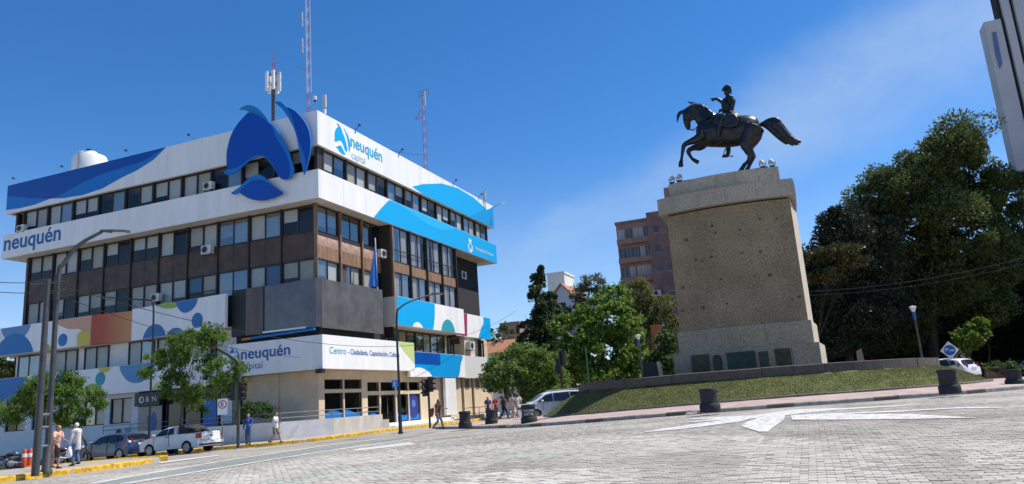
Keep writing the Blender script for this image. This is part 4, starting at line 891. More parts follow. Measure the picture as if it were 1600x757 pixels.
for k in range(16):                                                                             # mane locks
    t = k / 15; a = hp(195 + 165 * t, 212 + 4 * math.sin(k * 2) + 95 * t ** 2.2 - 14 * math.sin(t * math.pi)); s = -1
    H.tube([a + Vector((0, .05, 0)), a + Vector((.09, -.16, -.16)), a + Vector((.17, -.24, -.42 - .08 * (k % 3)))], [.11, .10, .03], 6)
# fore legs (near = towards camera, -Y)
lim([hp(290, 440, -.42), hp(245, 478, -.42), hp(195, 496, -.42), hp(148, 520, -.42), hp(136, 560, -.42), hp(128, 610, -.42), hp(124, 640, -.42)], [.36, .30, .20, .15, .115, .09, .11], 10)
lim([hp(124, 640, -.42), hp(121, 655, -.42), hp(122, 680, -.42)], [.12, .14, .16], 10)
lim([hp(300, 450, .42), hp(250, 500, .42), hp(200, 512, .42), hp(160, 535, .42), hp(170, 565, .42), hp(188, 594, .42)], [.34, .28, .18, .14, .11, .09], 10)
lim([hp(188, 594, .42), hp(205, 605, .42), hp(236, 622, .42)], [.10, .12, .14], 10)
# hind legs
zb = 13.5
def down(p, z): return Vector((p.x, p.y, z))
for s, off in ((-1, 0), (1, 14)):
    k1 = hq(205 + off, 300, s * .38); k2 = hq(150 + off, 400, s * .42); hk = hq(195 + off, 475, s * .40)
    c1 = hq(178 + off * .3, 545, s * .38); ft = hq(140 - off * 1.2 + (40 if s > 0 else 0), 585, s * .38); tip = hq(100 + (70 if s > 0 else 0), 612, s * .38)
    lim([hq(225, 245, s * .3), k1, k2, hk], [(.46, .66), (.40, .56), (.30, .36), (.17, .20)], 12)
    lim([hk, c1, ft], [.18, .115, .12], 10)
    b = Vector((ft.x - .35, ft.y, zb + .12)); lim([ft, (ft + b) / 2, b], [.13, .13, .17], 10); H.tube([b, Vector((b.x - .1, b.y, zb - .06))], [.17, .22], 10)
    lim([hk, hk + Vector((.16, 0, -.06))], [.13, .06], 8)
# tail
lim([hq(262, 215), hq(300, 200), hq(345, 200), hq(400, 215), hq(450, 258)], [.10, .15, (.20, .22), (.24, .28), (.2, .24)], 12)
tails = [((300, 195), (360, 170), (430, 168), (480, 230), (560, 318), (655, 362)), ((300, 200), (370, 190), (440, 215), (510, 290), (580, 345), (635, 385)), ((300, 205), (360, 215), (430, 260), (490, 320), (540, 365), (580, 395)), ((300, 205), (350, 225), (410, 275), (465, 325), (505, 360), (520, 380)), ((300, 198), (380, 180), (450, 195), (510, 265), (575, 325), (648, 372)), ((300, 203), (365, 205), (440, 240), (500, 305), (560, 358), (610, 388))]
for k, tl_ in enumerate(tails):
    for s in (-.12, .12): lim([hq(x, y, s * (1 + .5 * (k % 2))) for x, y in tl_], [.07, .13, .15, .13, .09, .025], 8)
horse = H.fused('horse', bronze, st, .038, 1)
# tack
T = MB(); T.tube(catmull([tuple(hp(*q)) for q in ((178, 390, -.14), (205, 402, -.22), (228, 396, -.35), (300, 330, -.4), (360, 300, -.3), (405, 270, -.2))], 4, False), .03, 6)
T.tube([hp(178, 390, .1), hp(235, 385, .35), hp(360, 300, .3)], .03, 6); T.tube([hp(150, 330, -.2), hp(200, 300, -.22)], .03, 6); T.tube([hp(180, 230, -.2), hp(185, 385, -.16)], .03, 6)
T.build('bridle', bronze, st)
SD = MB(); SD.tube(catmull([tuple(hp(*q)) for q in ((372, 345), (400, 320), (450, 322), (510, 318), (550, 330))], 4, False), [(.78, .3)] * 17, 14)
SD.prism([hp(x, y, -.86) for x, y in ((380, 310), (520, 310), (550, 350), (540, 400), (470, 410), (400, 400), (360, 360))], [hp(x, y, -.70) for x, y in ((380, 310), (520, 310), (550, 350), (540, 400), (470, 410), (400, 400), (360, 360))])
SD.fused('saddle', bronze, st, .04, 2)
# rider
Rr = MB()
def rl(P, rad, n=10): Rr.tube(catmull([tuple(p) for p in P], 4, False), [tuple(r) for r in catmull([(r, r) if not hasattr(r, '__len__') else tuple(r) for r in rad], 4, False)], n)
rl([hp(468, 300), hp(462, 262), hp(462, 215), hp(464, 175), hp(462, 150)], [(.40, .34), (.33, .29), (.40, .32), (.42, .26), (.16, .15)], 14)
rl([hp(460, 152), hp(455, 128)], [.13, .12]); Rr.sphere(hp(452, 108), (.19, .17, .23)); Rr.sphere(hp(434, 112), (.05, .05, .06)); Rr.sphere(hp(444, 126), (.1, .1, .08))
# cocked hat worn fore-and-aft with high crown
Rr.prism([hp(x, y, -.13) for x, y in ((412, 108), (430, 78), (455, 60), (480, 72), (489, 98), (488, 130), (474, 118), (450, 98), (430, 100))], [hp(x, y, .13) for x, y in ((412, 108), (430, 78), (455, 60), (480, 72), (489, 98), (488, 130), (474, 118), (450, 98), (430, 100))])
rl([hp(468, 172, .40), hp(430, 182, .42), hp(402, 164, .40), hp(375, 150, .36), hp(352, 154, .34)], [.16, .14, .12, .10, .075])     # pointing arm
rl([hp(356, 154, .34), hp(343, 156, .34)], [.08, .09]); rl([hp(346, 153, .33), hp(336, 151, .33), hp(320, 153, .33)], [.05, .045, .035], 6)
for k in range(3): rl([hp(346, 157 + 3 * k, .36), hp(336, 161 + 3 * k, .36), hp(342, 166 + 2 * k, .36)], [.035, .03, .025], 6)
rl([hp(352, 150, .30), hp(342, 143, .28)], [.035, .025], 6)
rl([hp(484, 172, -.40), hp(500, 210, -.46), hp(492, 246, -.46), hp(450, 258, -.40), hp(412, 262, -.30)], [.17, .15, .13, .11, .09])   # rein arm
Rr.sphere(hp(408, 264, -.28), (.1, .09, .1))
for k in range(4): rl([hp(410, 258 + 5 * k, -.34), hp(400, 259 + 5 * k, -.36), hp(404, 264 + 4 * k, -.30)], [.035, .032, .028], 6)
for s in (-1, 1):
    rl([hp(465, 300, s * .30), hp(440, 325, s * .70), hp(418, 350, s * .88), hp(412, 400, s * .90), hp(400, 440, s * .88)], [.30, .26, .20, .17, .13])
    if s < 0: rl([hp(400, 440, s * .88), hp(398, 466, s * .88), hp(388, 482, s * .9)], [.13, .12, .06])
    else: rl([hp(430, 420, .88), hp(452, 500, .9), hp(450, 545, .9)], [.18, .15, .12]); rl([hp(455, 548, .9), hp(430, 556, .9), hp(404, 562, .92)], [.13, .11, .06])
rl([hp(490, 280, -.2), hp(515, 305, -.5), hp(530, 330, -.66)], [(.3, .16), (.34, .12), (.3, .05)]); rl([hp(490, 280, .2), hp(515, 305, .5), hp(530, 330, .66)], [(.3, .16), (.34, .12), (.3, .05)])
Rr.sphere(hp(466, 172, .42), (.2, .16, .1)); Rr.sphere(hp(484, 170, -.42), (.2, .16, .1))
Rr.fused('rider', bronze, st, .035, 1)
SW = MB(); SW.tube([hp(440, 505, -.95), hp(385, 540, -1.0)], .04, 6); SW.tube([hp(430, 500, .95), hp(412, 556, .95)], .03, 6); SW.tube([hp(412, 556, .95), hp(470, 556, .95)], .03, 6); SW.sphere(hp(480, 556, .95), .06); SW.tube([hp(410, 478, -.95), hp(385, 490, -.95)], .03, 6)
SW.build('stirrup_and_scabbard', bronze, st)
# bird on the horse's head
bd = empty('bird', hp(190, 205), 'small dark bird perched on the head of the bronze horse', 'bird')
B_ = MB(); c = hp(190, 195); B_.tube([c + Vector((.22, 0, .03)), c + Vector((.1, 0, 0)), c, c + Vector((-.1, 0, .05)), c + Vector((-.15, 0, .10))], [.012, .05, .075, .05, .035], 8); B_.sphere(c + Vector((-.16, 0, .12)), .045); B_.tube([c + Vector((-.2, 0, .12)), c + Vector((-.25, 0, .11))], [.015, .003], 6)
B_.tube([c + Vector((0, .02, 0)), c + Vector((0, .02, -.14))], .008, 5); B_.tube([c + Vector((0, -.02, 0)), c + Vector((0, -.02, -.14))], .008, 5)
B_.fused('body', mat('dark plumage', (.03, .028, .03), .7), bd, .012, 1)
# floodlights on the pedestal
fl_m = mat('off white lamp housing', (.46, .44, .38), .5); fl_g = mat('lamp lens', (.75, .74, .66), .15)
def flood(p, aim, label, k=.8):
    e = empty('floodlight', p, label, 'floodlight', 'floodlights on the pedestal')
    MB().box(p.x - .13, p.x + .13, p.y - .13, p.y + .13, p.z, p.z + .16).build('foot', black, e)
    MB().tube([(p.x - .16, p.y, p.z + .38), (p.x - .16, p.y, p.z + .18), (p.x + .16, p.y, p.z + .18), (p.x + .16, p.y, p.z + .38)], .025, 6).build('bracket', black, e)
    a = Vector(aim).normalized(); c = p + Vector((0, 0, .38)); MB().tube([c - a * .16, c - a * .1, c + a * .1, c + a * .14], [.05, .10, .13, .135], 14).build('housing', fl_m, e, 40)
    MB().tube([c + a * .135, c + a * .16], [.125, .12], 14).build('lens', fl_g, e)
zt = 13.24
flood(Vector((-5.95, 42.25, zt)), (.6, .5, .7), 'white floodlight at the left end of the pedestal top, outer one'); flood(Vector((-5.5, 42.1, zt)), (.3, .6, .6), 'white floodlight at the left end of the pedestal top, inner one')
flood(Vector((-.85, 42.15, zt)), (-.4, .6, .6), 'white floodlight behind the horse, the one nearer its hind legs'); flood(Vector((-.35, 42.3, zt)), (-.6, .4, .6), 'white floodlight at the right-hand end of the pedestal top')
# ================================================================== TREES
bark = mat('grey brown bark', (.13, .10, .075), .9, nscale=6, namt=.5, bump=.5, stretch=(1, 1, .3)); bark_d = mat('dark bark', (.06, .045, .035), .95, nscale=6, namt=.5, bump=.5, stretch=(1, 1, .3))
def leaves_mesh(name, P, size, asp, m, parent, droop=0., upb=.3, dirs=None, jitter=.3):
    n = len(P); a = rng.normal(size=(n, 3)) if dirs is None else dirs + rng.normal(size=(n, 3)) * jitter
    a[:, 2] -= droop; a /= np.linalg.norm(a, axis=1)[:, None]
    nn = rng.normal(size=(n, 3)); nn[:, 2] += upb; b = np.cross(nn, a); b /= np.linalg.norm(b, axis=1)[:, None] + 1e-9
    s = (size * rng.uniform(.6, 1.3, n))[:, None]; w = s * asp
    nrm = np.cross(a, b); fold = nrm * s * rng.uniform(-.12, .12, n)[:, None]
    Vv = np.stack([P - a * s * .5, P + b * w * .5 + fold, P + a * s * .5, P - b * w * .5 + fold], 1).reshape(-1, 3)
    off = np.array(wloc(parent)); me = bpy.data.meshes.new(name); me.vertices.add(4 * n); me.vertices.foreach_set('co', (Vv - off).ravel().astype(np.float32))
    me.loops.add(4 * n); me.loops.foreach_set('vertex_index', np.arange(4 * n, dtype=np.int32)); me.polygons.add(n); me.polygons.foreach_set('loop_start', np.arange(0, 4 * n, 4, dtype=np.int32))
    me.update(calc_edges=True); me.materials.append(m); return link_mesh(name, me, parent)
def ball(n, c, r, shell=.55):
    d = rng.normal(size=(n, 3)); d /= np.linalg.norm(d, axis=1)[:, None]; q = (shell + (1 - shell) * rng.uniform(0, 1, n)) ** .8
    return np.array(c) + d * np.array(r) * q[:, None]
def limbs(root, base, tips, r0, m, fork=.45):
    b = MB(); base = Vector(base); top = sum((Vector(t) for t in tips), Vector()) / len(tips); f = base.lerp(Vector((base.x * .5 + top.x * .5, base.y * .5 + top.y * .5, top.z)), fork)
    k = Vector((rng.normal() * .08, rng.normal() * .08, 0)); b.tube([base - Vector((0, 0, .15)), base.lerp(f, .12), base.lerp(f, .5) + k, f], [r0 * 1.45, r0, r0 * .85, r0 * .72], 9)
    for t in tips:
        t = Vector(t); d = (t - f); mid = f + d * .5 + Vector((0, 0, d.length * .10)) + Vector(rng.normal(size=3)) * d.length * .05
        b.tube([f - Vector((0, 0, r0 * .5)), mid, t], [r0 * .5, r0 * .3, r0 * .08], 7)
        for q in range(3):
            s = mid.lerp(t, .1 + .3 * q); e = s + Vector(rng.normal(size=3)) * d.length * .28; b.tube([s, e], [r0 * .18, r0 * .04], 5)
    b.build('trunk', m, root, 50)
def broadleaf(name, base, lobes, nl, size, asp, m, label, cat='tree', bm=None, r0=.2, per=60, cr=.55, group=None, droop=.15, fork=.45, upb=.5):
    root = empty(name, base, label, cat, group); tot = sum(l[1][0] * l[1][1] + l[1][0] * l[1][2] + l[1][1] * l[1][2] for l in lobes); P = []
    for c, r in lobes:
        k = max(4, int(nl / per * (r[0] * r[1] + r[0] * r[2] + r[1] * r[2]) / tot)); C_ = ball(k, c, r, .5)
        for q in C_: P.append(ball(per, q, np.array([cr, cr, cr * .7]) * rng.uniform(.6, 1.35), 0.0))
    limbs(root, base, [l[0] for l in lobes], r0, bm or bark, fork); leaves_mesh('crown', np.concatenate(P), size, asp, m, root, droop, upb); return root
def lob(px, py, d, rpx, rpy=None, rd=None):      # crown lobe from its outline in the photo at depth d
    s = d / F_PX; return (tuple(atD(px, py, d)), (rpx * s, (rd or rpx) * s, (rpy or rpx) * s))
def foot(px, py, d, dz=.15): p = atD(px, py, d); return Vector((p.x, p.y, g(p.x, p.y) + dz))
lf_street = leaf_mat('street tree leaves', (.15, .25, .04), (.06, .125, .022), .5); lf_mid = leaf_mat('bright plane tree leaves', (.20, .31, .055), (.09, .17, .03), .5)
lf_olive = leaf_mat('olive green leaves', (.21, .21, .055), (.10, .115, .03), .45); lf_grey = leaf_mat('grey green leaves', (.15, .16, .08), (.075, .085, .045), .4)
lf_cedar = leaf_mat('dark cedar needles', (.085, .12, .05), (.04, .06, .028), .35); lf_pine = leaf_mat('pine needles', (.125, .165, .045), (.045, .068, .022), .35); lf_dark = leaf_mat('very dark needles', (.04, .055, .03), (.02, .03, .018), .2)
lf_bush = leaf_mat('bush leaves', (.09, .16, .04), (.04, .08, .02), .4); lf_lime = leaf_mat('lime leaves', (.16, .24, .03), (.07, .13, .02), .45)
# fibres of the artificial turf on the bank
nb = 70000; aa = rng.uniform(175, 365, nb); tt = rng.uniform(0.01, .97, nb); rr = RB + (RT + .04 - RB) * tt
zb_ = np.array([zbase(a) for a in range(0, 372)]); z0 = np.interp(aa, np.arange(372), zb_); PZ = np.stack([CC.x + rr * np.cos(np.radians(aa)), CC.y + rr * np.sin(np.radians(aa)), z0 + (ZT - .1 - z0) * tt + .08 * np.sin(tt * np.pi) + .008], 1)
dr_ = np.stack([np.cos(np.radians(aa)) * .5, np.sin(np.radians(aa)) * .5, np.ones(nb)], 1); tag(leaves_mesh('turf_fibres', PZ, .05, .6, leaf_mat('turf fibres', (.21, .215, .085), (.155, .165, .062), .35), bank_o, 0, 0, dr_, 1.2), kind='stuff')
# street tree in front of the branch office
broadleaf('street_tree', foot(277, 664, 41.2), [lob(300, 545, 40.5, 52, 26), lob(256, 578, 40.5, 34, 16), lob(350, 578, 40.5, 40, 22), lob(325, 525, 41, 34, 16), lob(285, 608, 40.5, 34, 20), lob(350, 605, 41, 34, 16), lob(245, 560, 41, 18, 10), lob(315, 630, 41, 24, 14)], 9500, .30, .24, lf_street, 'young green street tree standing behind the white pickup', r0=.065, per=45, cr=.40, droop=.9, fork=.55)
broadleaf('street_tree', foot(140, 690, 39.5), [lob(20, 640, 38, 38, 26), lob(85, 600, 38, 45, 18), lob(125, 625, 38, 34, 26), lob(60, 620, 39, 36, 20), lob(110, 650, 38.5, 28, 18)], 7500, .30, .24, lf_street, 'drooping green street tree behind the twin grey poles at the left edge', r0=.07, per=45, cr=.40, droop=.9, fork=.5)
broadleaf('shrub', Vector((-35.0, 39.6, .8)), [lob(400, 640, 47, 28, 11), lob(385, 648, 47, 18, 10), lob(418, 646, 47, 14, 9)], 3500, .2, .35, lf_bush, 'dark shrub growing behind the ramp wall under the canopy', 'shrub', r0=.04, per=40, cr=.3, fork=.3)
# trees between the offices and the monument
broadleaf('small_tree', foot(820, 640, 66), [lob(800, 580, 66, 46, 34), lob(850, 570, 66, 40, 30), lob(775, 590, 65, 26, 24), lob(835, 610, 66, 46, 18), lob(870, 595, 67, 24, 26), lob(815, 555, 67, 34, 18)], 16000, .30, .55, leaf_mat('small tree leaves', (.19, .28, .06), (.08, .15, .03), .5), 'rounded mid green tree above the people waiting at the corner', r0=.16, cr=.6)
broadleaf('plane_tree', foot(940, 640, 74), [lob(900, 520, 74, 40, 36), lob(950, 500, 74, 50, 40), lob(935, 550, 73, 60, 36), lob(985, 545, 74, 34, 40), lob(890, 565, 73, 30, 30), lob(960, 470, 75, 26, 24), lob(1000, 580, 73, 26, 18), lob(930, 590, 72, 50, 18)], 24000, .38, .75, lf_mid, 'large bright green plane tree left of the monument', r0=.3, cr=.75)
broadleaf('eucalyptus_tree', foot(1000, 640, 92), [lob(985, 470, 92, 22, 32), lob(1000, 505, 92, 30, 26), lob(1030, 475, 92, 24, 18), lob(1040, 510, 92, 26, 22), lob(1040, 550, 90, 26, 26), lob(1005, 450, 92, 14, 14)], 13000, .40, .35, lf_olive, 'olive green tree in front of the brown apartment block', r0=.3, cr=.8, droop=.8)
broadleaf('eucalyptus_tree', foot(925, 640, 105), [lob(925, 445, 105, 22, 16), lob(905, 460, 105, 18, 16), lob(945, 465, 105, 22, 18), lob(925, 485, 105, 32, 18), lob(880, 500, 105, 20, 20)], 9000, .42, .35, lf_grey, 'grey green tall tree rising behind the bright plane tree', r0=.35, cr=.9, droop=.8)
broadleaf('garden_tree', foot(1045, 620, 70), [lob(1045, 540, 70, 22, 30), lob(1030, 570, 70, 24, 20), lob(1050, 575, 68, 20, 24)], 6000, .34, .6, lf_bush, 'dark green tree tucked against the left side of the pedestal', r0=.2, cr=.6)
# tiered cedar
def conifer(name, px, ytop, ybot, d, wpx, tiers, m, label, n=14000, droop=.25, asym=0, size=.45):
    a = atD(px, ytop, d); b = foot(px + 10, ybot, d); root = empty(name, b, label, 'tree'); s = d / F_PX; Hh = a.z - b.z; T_ = MB()
    T_.tube([b - Vector((0, 0, .2)), b + Vector((0, 0, Hh * .5)), Vector((a.x, a.y, a.z))], [.4, .25, .04], 8); P = []; D = []
    nbr = tiers * 9
    for k in range(nbr):
        t = ((k + rng.uniform(0, 1.6)) / nbr) ** .92; z = a.z - Hh * .88 * t; L_ = max(.5, wpx * s * (.06 + .94 * t ** .8) * rng.uniform(.35, 1.2)); q = rng.uniform(0, 2 * math.pi); dv = Vector((math.cos(q), math.sin(q), 0)); c0 = Vector((b.x + (a.x - b.x) * (z - b.z) / Hh, b.y + (a.y - b.y) * (z - b.z) / Hh, z))
        rise = rng.uniform(-.02, .16); tip = c0 + dv * L_ + Vector((0, 0, -L_ * droop * rng.uniform(.1, .9))); mid = c0 + dv * L_ * .55 + Vector((0, 0, L_ * rise)); T_.tube([c0, mid, tip], [.09, .05, .015], 5)
        m_ = int(n / nbr * (.35 + 1.0 * L_ / (wpx * s))); tt = rng.uniform(.1, 1, m_) ** .8; base = np.array(c0)[None] * (1 - tt)[:, None] + np.array(tip)[None] * tt[:, None]; base[:, 2] += (mid.z - (c0.z + tip.z) / 2) * np.sin(tt * np.pi)
        side = np.array([-dv.y, dv.x, 0]); wd = L_ * .20 * (1.15 - tt * .8); base += side[None] * (rng.normal(size=m_) * wd)[:, None]; base[:, 2] += rng.normal(size=m_) * .10 - np.abs(rng.normal(size=m_)) * .30
        P.append(base); D.append(np.repeat(np.array(dv)[None], m_, 0))
    T_.build('trunk', bark_d, root, 50); leaves_mesh('crown', np.concatenate(P), size, .5, m, root, .35, .8, np.concatenate(D), .6); return root
conifer('cedar_tree', 842, 416, 640, 84, 82, 10, lf_cedar, 'tall dark cedar with drooping tiers beside the white and blue offices', 28000)
# dark park trees at the right
def pine(name, base, lobes, n, size, m, label, r0=.4, per=90, cr=.9, tips=None, group=None, flat=.46, core=.15):
    root = empty(name, base, label, 'tree', group); P = []; D = []; tot = sum(r[0] * r[2] for c, r in lobes)
    for c, r in lobes:
        k = max(5, int(n / per * r[0] * r[2] / tot)); C_ = ball(k, c, r, .45)
        for q in C_:
            p = ball(per, q, np.array([cr * 1.3, cr * 1.3, cr * 1.3 * flat]) * rng.uniform(.5, 1.35), core); P.append(p); o = p - q; o[:, 2] += .35; D.append(o / (np.linalg.norm(o, axis=1)[:, None] + 1e-6))
    limbs(root, base, tips or [l[0] for l in lobes], r0, bark_d, .4); leaves_mesh('crown', np.concatenate(P), size, .38, m, root, -.2, .3, np.concatenate(D), .6); return root
pine('pine_tree', foot(1462, 585, 68), [lob(1490, 238, 68, 46, 30), lob(1440, 268, 68, 50, 32), lob(1392, 300, 68, 46, 30), lob(1525, 280, 68, 44, 32), lob(1450, 335, 68, 76, 40), lob(1556, 330, 68, 44, 28), lob(1375, 355, 69, 40, 36), lob(1500, 395, 67, 62, 32), lob(1566, 405, 66, 30, 40), lob(1480, 450, 67, 52, 28), lob(1420, 405, 69, 55, 40), lob(1502, 208, 68, 34, 16), lob(1360, 315, 68, 24, 20), lob(1592, 290, 67, 22, 16), lob(1580, 365, 67, 28, 16), lob(1410, 470, 69, 60, 40), lob(1530, 470, 68, 44, 26), lob(1400, 520, 70, 50, 30), lob(1450, 240, 68, 30, 16)], 165000, .36, lf_pine, 'huge dark green pine towering over the park at the right', r0=.5, per=430, cr=1.12, flat=.72, core=.42, tips=[tuple(atD(x, y, 68)) for x, y in ((1490, 250), (1440, 280), (1390, 310), (1540, 330), (1500, 400), (1400, 380))])
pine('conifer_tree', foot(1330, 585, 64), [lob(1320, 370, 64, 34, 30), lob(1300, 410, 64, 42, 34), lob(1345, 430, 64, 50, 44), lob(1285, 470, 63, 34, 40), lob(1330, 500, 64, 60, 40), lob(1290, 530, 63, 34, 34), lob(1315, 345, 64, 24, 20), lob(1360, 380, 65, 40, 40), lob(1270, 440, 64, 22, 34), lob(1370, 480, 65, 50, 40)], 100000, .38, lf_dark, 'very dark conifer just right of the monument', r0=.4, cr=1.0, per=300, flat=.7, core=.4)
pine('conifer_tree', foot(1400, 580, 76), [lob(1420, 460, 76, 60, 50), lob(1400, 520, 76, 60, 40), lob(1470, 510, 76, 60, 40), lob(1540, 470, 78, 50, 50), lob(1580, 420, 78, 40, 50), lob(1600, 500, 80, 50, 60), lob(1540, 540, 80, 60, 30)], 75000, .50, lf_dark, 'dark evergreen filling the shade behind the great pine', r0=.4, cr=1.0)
pine('pine_tree', foot(1275, 580, 58), [lob(1275, 400, 58, 22, 10), lob(1310, 395, 58, 34, 10), lob(1290, 430, 58, 30, 10), lob(1335, 410, 58, 22, 10)], 5000, .36, leaf_mat('yellowish pine needles', (.085, .080, .022), (.04, .042, .014), .2), 'sparse yellowish pine branches in front of the dark conifer', r0=.05, cr=.55, per=50)
broadleaf('park_tree', foot(1512, 575, 60), [lob(1515, 525, 60, 24, 22), lob(1530, 510, 60, 14, 12), lob(1500, 545, 60, 18, 12)], 4500, .3, .6, lf_lime, 'small lime green tree lit up under the great pine', r0=.09, cr=.5)
broadleaf('park_tree', foot(1545, 560, 72), [lob(1550, 490, 66, 22, 16), lob(1540, 505, 66, 16, 10)], 2500, .34, .4, lf_olive, 'olive brown tree under the right-hand edge of the great pine', r0=.12, cr=.6)
for px, d, lab in ((1300, 92, 'dark trees closing the park behind the conifers, the one right beside the pedestal'), (1390, 96, 'dark trees closing the park behind the conifers, left one'), (1480, 100, 'dark trees closing the park behind the conifers, middle one'), (1590, 104, 'dark trees closing the park behind the conifers, right-hand one')):
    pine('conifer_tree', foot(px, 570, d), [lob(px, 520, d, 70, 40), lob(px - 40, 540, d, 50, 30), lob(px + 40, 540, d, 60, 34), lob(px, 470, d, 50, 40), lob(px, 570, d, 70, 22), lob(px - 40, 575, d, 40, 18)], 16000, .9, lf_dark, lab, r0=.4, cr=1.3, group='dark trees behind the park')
# hedge and flowerbed plants at the right edge
for px, py, d, w, h, lab in ((1562, 575, 58, 26, 10, 'low shrub beside the flower bed at the far right'), (1590, 580, 57, 16, 8, 'clipped shrub behind the far right bollard'), (1530, 582, 60, 14, 8, 'low shrub behind the man in blue')):
    broadleaf('shrub', foot(px, py + 12, d), [lob(px, py, d, w, h), lob(px + w * .5, py + 2, d, w * .6, h * .8)], 1800, .22, .5, lf_bush, lab, 'shrub', r0=.03, per=40, cr=.35, fork=.2)
# background greenery left and right of the offices
for px, py, d, w, h, lab in ((15, 560, 95, 40, 34, 'green tree beyond the far left end of the offices'), (790, 530, 120, 30, 24, 'distant olive tree right of the blue striped bands'), (770, 545, 125, 26, 20, 'distant tree behind the tiled roof'), (840, 560, 96, 40, 40, 'dark tree at the foot of the cedar'), (1010, 590, 100, 50, 30, 'green tree far behind the orange sign')):
    broadleaf('garden_tree', foot(px, 640, d), [lob(px, py, d, w, h), lob(px + w * .6, py + h * .4, d, w * .7, h * .8), lob(px - w * .6, py + h * .4, d, w * .7, h * .8), lob(px, py + h * 1.2, d, w * 1.2, h)], 6000, .45, .6, leaf_mat('garden tree leaves', (.13, .16, .05), (.06, .085, .03), .4), lab, r0=.25, cr=.9)
# ================================================================== BACKGROUND BUILDINGS
brick_m = mat('brown brick', (.34, .20, .16), .85, nscale=1.2, namt=.2, detail=8, bump=.15, bscale=14); brick_d = mat('dark brown brick', (.26, .145, .12), .85, nscale=1.2, namt=.2)
D_ap = 120
def apartment():
    a = atD(962, 640, D_ap); A = onY(962, 352, a.y)      # left edge of the front facing -Y
    yF = a.y; xl = A.x; xc = onY(1012, 338, yF).x; xr = onY(1062, 330, yF).x + 4
    zt = onY(980, 350, yF).z
    b = empty('apartment_building', ((xl + xr) / 2, yF + 8, 0), 'brown brick apartment tower with rows of balcony windows behind the monument', 'building')
    MB().box(xl, xc, yF, yF + 14, 0, zt).build('wall', brick_m, b); MB().box(xc + .01, xr + 6, yF - 1.6, yF + 14, 0, zt + 1.0).build('wall', brick_d, b)
    MB().box(xc + 3.2, xr + 4, yF - .5, yF + 12, zt + 1.02, zt + 5).build('lift_tower', brick_m, b); MB().box(xl - .15, xc - .05, yF - .15, yF + 14.1, zt + .01, zt + .5).build('parapet', brick_d, b)
    wg = mat('apartment window', (.045, .055, .07), .12, spec=.6); wf = mat('pale shutter', (.45, .38, .33), .7); nf = 11; fh = 3.25
    W = (xc - xl)
    for k in range(nf):
        z = zt - 2.6 - k * fh
        if z < 2: break
        MB().box(xl + .1, xc - .1, yF - .9, yF - .02, z - 1.0, z - .12).build('balcony', brick_m, b)
        for u0, u1 in ((.04, .24), (.30, .46), (.52, .66), (.67, .82), (.83, .97)):
            o = MB().box(xl + W * u0, xl + W * u1, yF - .06, yF - .012, z, z + 1.7).build('window', wg if random.random() < .6 else wf, b); MB().box(xl + W * (u0 + u1) / 2 - .04, xl + W * (u0 + u1) / 2 + .04, yF - .1, yF - .061, z, z + 1.7).build('frame', wf, o)
        for x in (xc + 1.0, xc + 2.6, xc + 4.6):
            if random.random() < .8:
                o = MB().box(x, x + .7, yF - 1.66, yF - 1.612, z, z + 1.2).build('window', wg, b); MB().box(x - .06, x + .76, yF - 1.7, yF - 1.615, z - .1, z - .01).build('sill', wf, o)
    return b, xl, xc, yF, zt
ap, axl, axc, ayF, azt = apartment()
def ac_unit(p, rz, label, s=1.0, group='air conditioners on facades'):
    e = empty('air_conditioner', p, label, 'air conditioner', group); w, d, h = .85 * s, .34 * s, .6 * s; ca = mat('air conditioner casing', (.62, .61, .57), .5, nscale=3, namt=.15)
    MB().box(-w / 2, w / 2, -d, 0, 0, h).build('casing', ca, e).location = (0, 0, 0)
    for o in list(e.children):
        o.data.transform(Matrix.Translation(wloc(e))); o.location = (0, 0, 0)
    def loc(mb, nm, m, sm=None): o = mb.build(nm, m, e, sm); o.data.transform(Matrix.Translation(wloc(e))); return o
    loc(MB().lathe((-.1 * s, -d - .015, h / 2), [(.25 * s, 0), (.25 * s, -.01), (.22 * s, -.02), (.22 * s, .01)], 18, 'y'), 'fan_guard', grey_m)
    loc(MB().lathe((-.1 * s, -d - .02, h / 2), [(.19 * s, .0), (.19 * s, -.015)], 14, 'y'), 'fan', black)
    loc(MB().box(-w / 2 + .05, -w / 2 + .1, -d, .02, -.06, -.005).box(w / 2 - .1, w / 2 - .05, -d, .02, -.06, -.005), 'bracket', dkgrey); e.rotation_euler.z = rz; return e
for p, l in (((axc + 4.6, ayF - 1.62, azt - 9), 'air conditioner high on the brown apartment tower'), ((axc + .5, ayF - 1.62, azt - 13), 'upper of two air conditioners beside the apartment balconies'), ((axc + .5, ayF - 1.62, azt - 18), 'lower of two air conditioners beside the apartment balconies')): ac_unit(Vector(p), 0, l, 1.5)
# grey tower at the top right corner
tw = empty('office_tower', (42, 92, 0), 'tall grey concrete tower with blue tiled balconies at the right edge', 'building')
tc_ = mat('grey concrete', (.50, .49, .49), .8, nscale=.4, namt=.1, detail=8); tblue = mat('blue tiles', (.03, .085, .27), .4, nscale=6, namt=.3)
pL = onY(1537, 35, 84); TY = 84; tx0 = pL.x; tz = pL.z; tx1 = onY(1570, 100, TY).x
MB().box(tx0, tx0 + 1.5, TY, TY + 2.2, 0, tz).build('wall', tc_, tw); MB().box(tx0 + 1.51, tx0 + 1.8, TY + .3, TY + 2, 0, tz + 6).build('recess', interior, tw); MB().box(tx0 + 1.81, tx0 + 2.5, TY - .2, TY + 2, 0, tz + 6).build('fin', tc_, tw)
MB().box(tx0 + 2.51, tx0 + 2.8, TY + .3, TY + 2, 0, tz + 6).build('recess', interior, tw); MB().box(tx0 + 2.81, tx0 + 4.6, TY - .4, TY + 2, 0, tz + 8).build('fin', tc_, tw)
